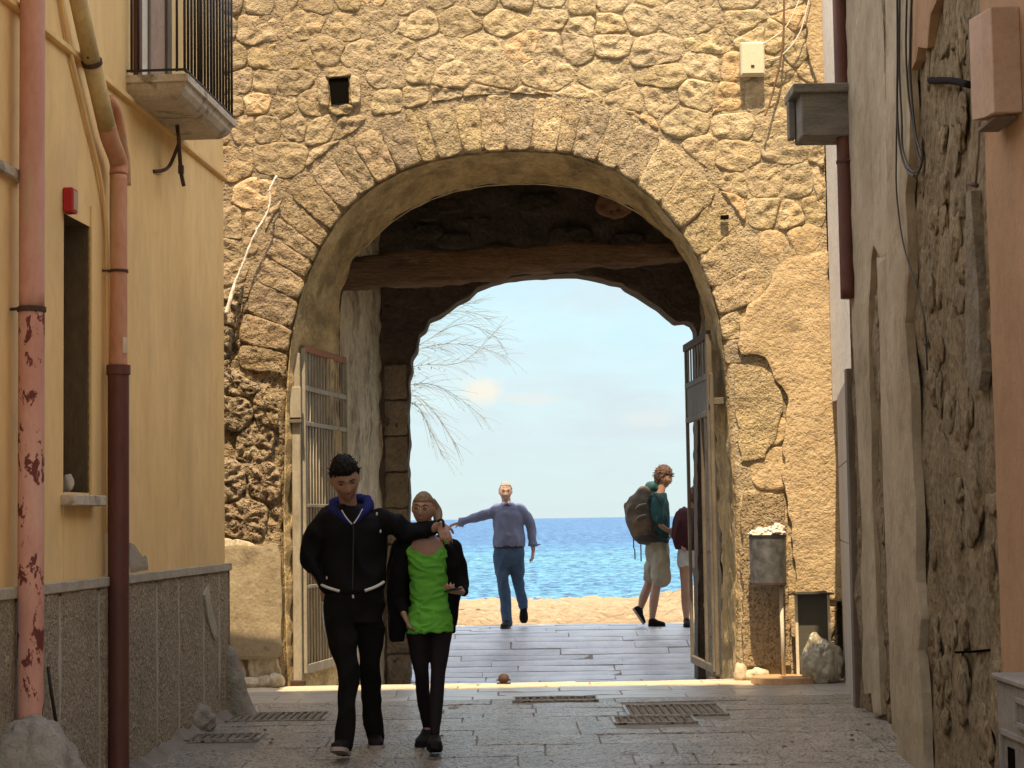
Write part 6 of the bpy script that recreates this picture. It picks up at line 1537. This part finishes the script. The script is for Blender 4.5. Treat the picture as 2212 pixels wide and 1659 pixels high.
for k in range(16): mb.tube(curve([m(936 + k % 4, 1100, .08), m(945 + random.uniform(-4, 6), 1125, .02), m(946 + random.uniform(-6, 7), 1150 + random.uniform(-6, 6), .0)], 4), .003, 5)
mb.build('ponytail', HB_, wo, smooth=True)
# glasses
Lw = lambda x, y, z: hw + HMw @ (Vector((x, y, z)) * sw)
gl = MB()
for sg in (-1, 1): gl.tube([Lw(sg * .031 + .018 * math.cos(a), -.098, .006 + .017 * math.sin(a)) for a in [2 * math.pi * k / 16 for k in range(17)]], .0019, 5); gl.tube([Lw(sg * .053, -.096, .008), Lw(sg * .074, -.05, .008), Lw(sg * .078, .0, .004)], .0014, 5)
gl.tube([Lw(-.012, -.1, .008), Lw(.012, -.1, .008)], .0014, 5); gf = gl.build('glasses', plain('gold_wire', (.5, .35, .15), rough=.3, metallic=.8), wo)
for sg in (-1, 1): MB().tube([Lw(sg * .033, -.098, .006), Lw(sg * .033, -.0965, .006)], .017, 16).build('lens', plain_cached('tinted_lens', (.13, .075, .06), .2), gf)
trim('choker', [m(905, 1137, .0), m(908, 1139, -.04), m(920, 1141, -.058), m(934, 1139, -.04), m(938, 1136, .0)], .007, plain_cached('cable_black', (.02, .015, .012)), wo)
GT = cloth('green_top', (.13, .42, .055), var=.06, bump=.2); gt = MB()
loft(gt, interp_secs([(m(927, 1366, .01), .150, .125), (m(928, 1340, .02), .146, .122), (m(928, 1295, .02), .122, .105), (m(927, 1250, .01), .122, .105), (m(925, 1215, .0), .132, .112), (m(924, 1200, .0), .128, .100), (m(924, 1186, .0), .118, .078), (m(923, 1174, .0), .108, .06)]), EX, EY, 36)
limb(gt, [m(884, 1200, -.06), m(883, 1180, -.05), m(884, 1164, -.01)], [.018, .015, .014]); limb(gt, [m(963, 1200, -.06), m(965, 1180, -.05), m(964, 1163, -.01)], [.018, .015, .014])
me = remesh(gt, .0065, 4)
# scooped neckline: cut the front of the top away above the bust
bm_ = bmesh.new(); bm_.from_mesh(me); zc_ = m(924, 1166).z; xc_ = m(924, 1166).x; hz_ = zc_ - m(924, 1199).z
kill = [f for f in bm_.faces if ((f.calc_center_median().x - xc_) / .092) ** 2 + ((f.calc_center_median().z - zc_) / hz_) ** 2 < 1 and abs(f.calc_center_median().x - xc_) < .088]
bmesh.ops.delete(bm_, geom=kill, context='FACES'); bm_.to_mesh(me); bm_.free()
finish(me, 'top', GT, wo, wr=.012, wf=13, seed=4, stretch=(.8, .8, 1.6))
# chest skin over the scoop
mb = MB(); c_ = m(924, 1183, -.028); 
for (z0, rx, ry) in (): pass
ch = MB(); loft(ch, interp_secs([(m(924, 1225, -.040), .08, .052), (m(924, 1210, -.038), .090, .054), (m(924, 1198, -.034), .092, .052), (m(924, 1184, -.02), .092, .048), (m(923, 1168, -.005), .082, .042), (m(922, 1154, .0), .05, .045)]), EX, EY, 24)
finish(remesh(ch, .006, 2), 'neckline_skin', SK2, wo)
CA = cloth('black_cardigan', (.0055, .0055, .006)); ca = MB()
loft(ca, interp_secs([(m(858, 1384, .03), .045, .07), (m(858, 1340, .03), .058, .09), (m(858, 1290, .03), .065, .10), (m(861, 1230, .02), .062, .11), (m(868, 1190, .01), .045, .10), (m(886, 1168, .02), .05, .07), (m(900, 1158, .03), .03, .05)]), EX, EY, 20)
loft(ca, interp_secs([(m(975, 1352, .07), .03, .05), (m(978, 1310, .05), .04, .075), (m(981, 1260, .03), .048, .09), (m(979, 1215, .02), .050, .10), (m(973, 1188, .01), .042, .095), (m(958, 1166, .02), .048, .07), (m(944, 1158, .03), .03, .05)]), EX, EY, 20)
loft(ca, interp_secs([(m(928, 1368, .12), .17, .02), (m(928, 1290, .12), .15, .02), (m(926, 1220, .11), .15, .02), (m(924, 1175, .08), .14, .03), (m(922, 1156, .05), .08, .03)]), EX, EY, 24)
limb(ca, [m(868, 1182, .0), m(856, 1215, .02), ell, m(868, 1318, -.06)], [.062, .056, .052, .040]); limb(ca, [m(976, 1182, .0), m(988, 1215, .02), elr, m(1000, 1276, -.06)], [.06, .055, .05, .038])
finish(remesh(ca, .008, 4), 'cardigan', CA, wo, wr=.010, wf=8, seed=7)
LG = cloth('dark_leggings', (.014, .010, .012), rough=.8); lgm = MB()
loft(lgm, interp_secs([(m(928, 1330, .02), .13, .10), (m(928, 1350, .02), .142, .11), (m(928, 1368, .02), .135, .10)]), EX, EY, 24)
limb(lgm, [m(902, 1362, .0), m(906, 1410, -.01), m(911, 1458, -.03), m(915, 1510, .08), anl + Vector((0, 0, .02))], [.077, .063, .046, .044, .031], 16)
limb(lgm, [m(952, 1362, .02), m(949, 1410, -.04), m(946, 1458, -.10), m(943, 1510, -.16), anr + Vector((0, 0, .02))], [.077, .063, .046, .045, .031], 16)
finish(remesh(lgm, .007, 4), 'leggings', LG, wo, wr=.002, wf=14)
BK = cloth('black_sneaker', (.010, .009, .009), rough=.65)
for an, to in ((anl, Vector((m(908, 1600).x, anl.y - .18, gzw + .015))), (anr, Vector((m(945, 1600).x, anr.y - .20, gzw + .06)))):
    mb = MB(); so = shoe(mb, an, to, .98, h=.085); sh_ = mb.build('shoe', BK, wo, smooth=True); so.build('sole', BK, sh_)
ph_ = MB().box(wrr + Vector((-.05, -.07, .015)), (.075, .14, .009), rotm(R(25), R(-10), 0), bev=.003).build('phone', plain('phone_black', (.01, .01, .012), rough=.2), None, label='dark phone held flat in the hand of the woman in the green top', cat='phone'); own_origin(ph_)
trim('bracelet', [P(946, 1126, 12.08), P(953, 1122, 12.04), P(958, 1128, 12.04), P(958, 1142, 12.08)], .008, plain_cached('cable_black', (.02, .015, .012)), man)

# ---------- old man in the blue shirt
Do = 22.75
def m(px, py, dd=0.0): return P(px, py, Do + dd)
go = gz(0, Do)
om = thing('person', 'white haired old man in a blue shirt and jeans with one arm stretched out', 'person', (m(1095, 1345).x, Do, go))
HMo = rotm(R(3), R(4), 0); ho = m(1092, 1063, 0); so_ = .98
b = MB(); head_mesh(b, ho, HMo, so_)
limb(b, [m(1096, 1096), m(1094, 1084), ho + Vector((0, .01, -.04))], [.06, .055, .055])
loft(b, interp_secs([(m(1099, 1195), .15, .11), (m(1098, 1150), .14, .10), (m(1098, 1110), .15, .10), (m(1097, 1096), .10, .07)]), EX, EY)
ell, wrl = m(1031, 1117, .0), m(993, 1129, -.02); elr, wrr = m(1146, 1137, .02), m(1152, 1188, .0)
limb(b, [m(1073, 1100), ell, wrl], [.045, .036, .026]); limb(b, [m(1125, 1100), elr, wrr], [.045, .036, .026])
hand(b, wrl, m(968, 1137) - wrl, Vector((0, -.3, -1)), 1.0, curl=.25, thumb_side=-1); hand(b, wrr, m(1150, 1212) - wrr, Vector((-.7, .3, 0)), 1.0, curl=.4)
anl = Vector((m(1096, 1335).x, Do - .05, go + .10)); anr = m(1131, 1308, .35); knl, knr = m(1087, 1250, -.05), m(1119, 1252, .05)
limb(b, [m(1084, 1208), m(1086, 1235, -.02), knl, m(1092, 1300, -.03), anl], [.06, .05, .045, .04, .034]); limb(b, [m(1114, 1208), m(1117, 1232, .02), knr, m(1126, 1285, .22), anr], [.06, .05, .045, .04, .034])
finish(remesh(b, .0085, 2), 'body', SK3, om); face_bits(ho, HMo, so_, om, brow=(.25, .22, .2))
HW_ = surf('white_hair', [(.20, .18, .16), (.32, .29, .26), (.45, .42, .38)], scale=30, rough=.8, bump=.6, bscale=60, world=False)
mb = MB(); hair_shell(mb, ho, HMo, so_, front=.085, side=.015, back=-.04, vol=.008, top=.002, seed=5, tuft=.006); mb.build('hair', HW_, om, smooth=True)
BS = cloth('blue_grey_shirt', (.18, .205, .32), var=.15); c = MB()
loft(c, interp_secs([(m(1100, 1181), .185, .135), (m(1099, 1165), .195, .145), (m(1098, 1140), .18, .135), (m(1098, 1115), .185, .125), (m(1097, 1100), .17, .10), (m(1096, 1090), .10, .08), (m(1095, 1086), .07, .07)]), EX, EY, 32)
limb(c, [m(1077, 1102), m(1052, 1110), ell, m(998, 1127, -.02)], [.085, .068, .055, .045]); limb(c, [m(1121, 1102), m(1137, 1118), elr, m(1151, 1174)], [.085, .068, .060, .046])
finish(remesh(c, .010, 3), 'shirt', BS, om, wr=.012, wf=8, seed=3)
for pts in ([m(1084, 1086, -.05), m(1090, 1092, -.09), m(1094, 1087, -.09)], [m(1107, 1086, -.05), m(1101, 1092, -.09), m(1096, 1087, -.09)]): mb = MB(); mb.tube(pts, .012, 6, flat=.5); mb.build('collar', BS, om, smooth=True)
for w_, px, py, dx in (('cuff', 996, 1128, 0), ('cuff', 1151, 1176, 0)):
    p = m(px, py); mb = MB(); mb.tube([p + Vector((-.03, 0, .0)) if px < 1000 else p + Vector((0, 0, .03)), p + Vector((.03, 0, 0)) if px < 1000 else p - Vector((0, 0, .02))], [.054, .058], 12); mb.build(w_, BS, om, smooth=True)
p = m(1157, 1178); MB().tube([p, p + Vector((.06, 0, .01))], [.02, .006], 6).build('cuff_flap', BS, om); p = m(1030, 1131); MB().tube([p, p + Vector((.0, 0, -.06))], [.03, .02], 6)
JN = cloth('blue_jeans', (.06, .10, .17), var=.25); c = MB()
loft(c, interp_secs([(m(1099, 1182), .178, .125), (m(1099, 1200), .185, .135), (m(1099, 1222), .17, .12)]), EX, EY, 28)
limb(c, [m(1084, 1208), m(1086, 1235, -.02), knl, m(1092, 1300, -.03), anl + Vector((0, 0, -.03))], [.100, .090, .073, .066, .062], 16); limb(c, [m(1114, 1208), m(1117, 1232, .02), knr, m(1126, 1285, .22), anr + Vector((0, 0, -.02))], [.100, .088, .07, .062, .056], 16)
finish(remesh(c, .010, 3), 'jeans', JN, om, wr=.012, wf=8, seed=9)
mb = MB(); loft(mb, [(m(1099, 1184), .184, .132), (m(1099, 1178), .186, .134)], EX, EY, 32); mb.build('belt', MATS['cable_black'], om, smooth=True)
for an, to in ((anl, Vector((m(1088, 1347).x, anl.y - .20, go + .02))), (anr + Vector((0, 0, 0)), anr + Vector((.0, -.06, -.19)))):
    mb = MB(); s2 = shoe(mb, an, to, 1.05, h=.08 if an is anl else .05, sole=None if an is anl else Vector((.0, -.35, -.94)).normalized()); sh_ = mb.build('shoe', SHO, om, smooth=True); s2.build('sole', MATS['cable_black'], sh_)

# ---------- backpacker in profile, facing right
Db = 22.7
def m(px, py, dd=0.0): return P(px, py, Db + dd)
gb = gz(0, Db)
bp = thing('person', 'young man in profile with teal hoodie, khaki shorts and big backpack straps', 'person', (m(1408, 1343).x, Db, gb))
HMb = rotm(R(78), R(5), 0); hb = m(1433, 1033); b = MB(); head_mesh(b, hb, HMb, 1.0)
limb(b, [m(1424, 1072), m(1428, 1056), hb + HMb @ Vector((0, .02, -.04))], [.058, .053, .052])
FX = HMb @ EX; FY = HMb @ EY
loft(b, interp_secs([(m(1420, 1178), .13, .10), (m(1422, 1130), .13, .10), (m(1422, 1085), .16, .09), (m(1424, 1070), .10, .07)]), FX, FY)
wr1 = m(1443, 1146, -.16); el1 = m(1424, 1128, -.20); limb(b, [m(1424, 1078, -.17), el1, wr1], [.045, .037, .027]); hand(b, wr1, Vector((1, .2, -.35)), Vector((0, .8, -.3)), 1.0, curl=.8)
wr2 = m(1446, 1150, .14); limb(b, [m(1424, 1078, .17), m(1430, 1128, .2), wr2], [.045, .037, .027]); hand(b, wr2, Vector((1, -.2, -.35)), Vector((0, -.8, -.3)), 1.0, curl=.8)
anf = Vector((m(1408, 1330).x, Db - .06, gb + .10)); anb = m(1384, 1313, .08); knf = m(1418, 1262, -.08); knb = m(1402, 1258, .08)
limb(b, [m(1422, 1195, -.08), knf, m(1413, 1295, -.07), anf], [.075, .055, .056, .035]); limb(b, [m(1415, 1195, .08), knb, m(1391, 1288, .08), anb], [.075, .055, .055, .035])
finish(remesh(b, .0085, 2), 'body', SK2, bp); face_bits(hb, HMb, 1.0, bp, brow=(.08, .045, .03))
HR = surf('reddish_brown_hair', [(.05, .028, .018), (.095, .05, .032), (.15, .085, .055)], scale=30, rough=.7, bump=.9, bscale=50, bdist=.006, world=False)
mb = MB(); hair_shell(mb, hb, HMb, 1.0, front=.05, side=.0, back=-.06, vol=.014, top=.028, seed=12, tuft=.012); tufts(mb, hb, HMb, 1.0, 90, 9, L=.03, w=.005); mb.build('hair', HR, bp, smooth=True)
mb = MB(); 
TE = cloth('teal_hoodie', (.028, .075, .082), var=.35, stains=[((.05, .13, .12), 6, (1, 1, 1), .55, .65, .8)]); c = MB()
loft(c, interp_secs([(m(1421, 1172), .165, .125), (m(1422, 1150), .17, .13), (m(1423, 1115), .18, .125), (m(1423, 1088), .185, .115), (m(1423, 1074), .14, .10), (m(1425, 1064), .085, .08)]), FX, FY, 28)
limb(c, [m(1423, 1082, -.17), m(1420, 1105, -.2), el1 + Vector((0, 0, .03))], [.082, .072, .064]); limb(c, [m(1425, 1082, .17), m(1430, 1105, .2), m(1430, 1124, .2)], [.08, .07, .06])
limb(c, [m(1402, 1062), m(1406, 1052), m(1418, 1056)], [.06, .07, .05])
finish(remesh(c, .010, 3), 'hoodie', TE, bp, wr=.012, wf=8, seed=6)
KH = cloth('khaki_shorts', (.30, .27, .21), var=.15); c = MB()
loft(c, interp_secs([(m(1420, 1166), .155, .125), (m(1420, 1190), .17, .14), (m(1420, 1212), .16, .13)]), FX, FY, 28)
limb(c, [m(1424, 1200, -.08), m(1427, 1225, -.09), m(1428, 1248, -.09)], [.115, .118, .118], 18); limb(c, [m(1416, 1200, .08), m(1411, 1222, .08), m(1406, 1246, .08)], [.11, .105, .09], 18)
finish(remesh(c, .010, 3), 'shorts', KH, bp, wr=.014, wf=7, seed=8)
mb = MB(); s2 = shoe(mb, anf, Vector((m(1436, 1344).x, anf.y, gb + .012)), 1.0, h=.085); sh_ = mb.build('shoe', BK, bp, smooth=True); s2.build('sole', BK, sh_)
mb = MB(); s2 = shoe(mb, anb, Vector((m(1389, 1343).x, anb.y, gb + .015)), 1.0, h=.08, sole=Vector((.55, 0, -.83)).normalized()); sh_ = mb.build('shoe', BK, bp, smooth=True); s2.build('sole', SOL, sh_)
# backpack
bk = thing('backpack', 'large grey brown backpack with dangling black straps, worn by the youth in teal', 'backpack', m(1386, 1165))
PK = cloth('grey_brown_pack', (.10, .085, .07), var=.3, stains=[((.20, .12, .06), 3, (1, 1, 1), .58, .64, .7)]); c = MB()
loft(c, interp_secs([(m(1399, 1175), .12, .10), (m(1393, 1155), .17, .17), (m(1388, 1130), .18, .19), (m(1382, 1102), .17, .17), (m(1381, 1085), .15, .14), (m(1390, 1062), .12, .10), (m(1396, 1052), .08, .05)]), FX, FY, 30)
limb(c, [m(1357, 1094), m(1362, 1108), m(1370, 1124)], [.05, .06, .05])
finish(remesh(c, .010, 3), 'pack_body', PK, bk, wr=.018, wf=6, seed=11)
BLK = MATS['cable_black']
mb = MB(); loft(mb, interp_secs([(m(1400, 1170), .17, .16), (m(1402, 1160), .185, .19), (m(1405, 1148), .17, .17)]), FX, FY, 26); mb.build('bottom_pocket', BLK, bk, smooth=True)
for pts in ([m(1410, 1062, -.2), m(1425, 1080, -.24), m(1430, 1105, -.23), m(1412, 1150, -.22)], [m(1399, 1150, -.2), m(1420, 1160, -.2), m(1440, 1166, -.15), m(1447, 1160, .0)]): mb = MB(); mb.tube(curve(pts, 4), .018, 8, flat=.5); mb.build('strap', BLK, bk, smooth=True)
for (x0, y0, y1) in ((1368, 1140, 1185), (1384, 1168, 1213), (1371, 1185, 1208)): mb = MB(); mb.tube([m(x0, y0, -.05), m(x0 + 1, y1, -.05)], .008, 6); mb.build('strap', BLK, bk, smooth=True)
for (y0, w_) in ((1088, .15), (1112, .17)): mb = MB(); mb.tube(curve([m(1372, y0 + 14, -.14), m(1380, y0 + 4, -.19), m(1396, y0, -.17)], 4), .010, 6); mb.build('strap', plain_cached('pack_webbing', (.22, .2, .18)), bk, smooth=True)

# ---------- person half hidden behind the right gate leaf
Dh = 22.6
def m(px, py, dd=0.0): return P(px, py, Dh + dd)
gh = gz(0, Dh)
hp_ = thing('person', 'person in pale shorts seen from behind through the right gate leaf', 'person', (m(1494, 1349).x, Dh, gh))
HMh = rotm(R(170), R(5), 0); hh = m(1503, 1072, 0); b = MB(); head_mesh(b, hh, HMh, .95)
limb(b, [m(1497, 1104), m(1500, 1088), hh + Vector((0, 0, -.04))], [.055, .048, .05])
loft(b, interp_secs([(m(1493, 1195), .14, .10), (m(1493, 1150), .12, .09), (m(1494, 1115), .15, .09), (m(1495, 1102), .10, .06)]), EX, EY)
limb(b, [m(1471, 1112), m(1464, 1150, -.05), m(1468, 1175, -.2)], [.042, .035, .025]); limb(b, [m(1519, 1112), m(1526, 1150, -.05), m(1522, 1175, -.2)], [.042, .035, .025])
hand(b, m(1468, 1175, -.2), Vector((.2, -.6, -.5)), Vector((1, 0, 0)), .95, curl=.5); hand(b, m(1522, 1175, -.2), Vector((-.2, -.6, -.5)), Vector((-1, 0, 0)), .95, curl=.5)
a1 = Vector((m(1482, 1335).x, Dh - .05, gh + .09)); a2 = Vector((m(1508, 1335).x, Dh + .1, gh + .09))
limb(b, [m(1479, 1205), m(1480, 1268, -.04), m(1481, 1300), a1], [.078, .052, .052, .034]); limb(b, [m(1507, 1205), m(1508, 1268, .04), m(1508, 1300, .05), a2], [.078, .052, .052, .034])
finish(remesh(b, .0085, 2), 'body', SK2, hp_)
mb = MB(); hair_shell(mb, hh, HMh, .95, front=.06, side=-.02, back=-.08, vol=.012, top=.01, seed=22, tuft=.01); mb.build('hair', HR, hp_, smooth=True)
c = MB(); loft(c, interp_secs([(m(1494, 1190), .15, .12), (m(1494, 1150), .145, .115), (m(1494, 1112), .165, .105), (m(1496, 1098), .09, .07)]), EX, EY, 28)
limb(c, [m(1474, 1110), m(1467, 1132)], [.07, .06]); limb(c, [m(1516, 1110), m(1523, 1132)], [.07, .06]); finish(remesh(c, .010, 3), 'shirt', cloth('maroon_shirt', (.06, .03, .032)), hp_, wr=.01)
c = MB(); loft(c, interp_secs([(m(1493, 1184), .15, .115), (m(1493, 1200), .165, .125), (m(1493, 1212), .15, .12)]), EX, EY, 26); limb(c, [m(1480, 1202), m(1479, 1217)], [.092, .092]); limb(c, [m(1507, 1202), m(1508, 1217)], [.092, .092]); finish(remesh(c, .010, 3), 'shorts', cloth('pale_shorts', (.55, .55, .55)), hp_, wr=.008)
for an, tx in ((a1, 1480), (a2, 1510)): mb = MB(); s2 = shoe(mb, an, Vector((an.x, an.y - .18, gh + .012)), .95, h=.075); sh_ = mb.build('shoe', BK, hp_, smooth=True); s2.build('sole', BK, sh_)
c = MB(); loft(c, interp_secs([(m(1476, 1186, -.18), .09, .08), (m(1474, 1160, -.2), .12, .12), (m(1475, 1130, -.2), .12, .12), (m(1478, 1108, -.18), .10, .09), (m(1480, 1098, -.16), .05, .05)]), EX, EY, 24)
b5 = thing('backpack', 'dark maroon backpack partly hidden by the right gate leaf', 'backpack', m(1476, 1190, -.18)); finish(remesh(c, .010, 3), 'pack_body', cloth('maroon_pack', (.05, .018, .022)), b5, wr=.012, wf=7)
mb = MB(); mb.tube(curve([m(1470, 1105, -.1), m(1478, 1096, .0), m(1484, 1104, .1)], 4), .014, 6); mb.build('strap', BLK, b5, smooth=True)
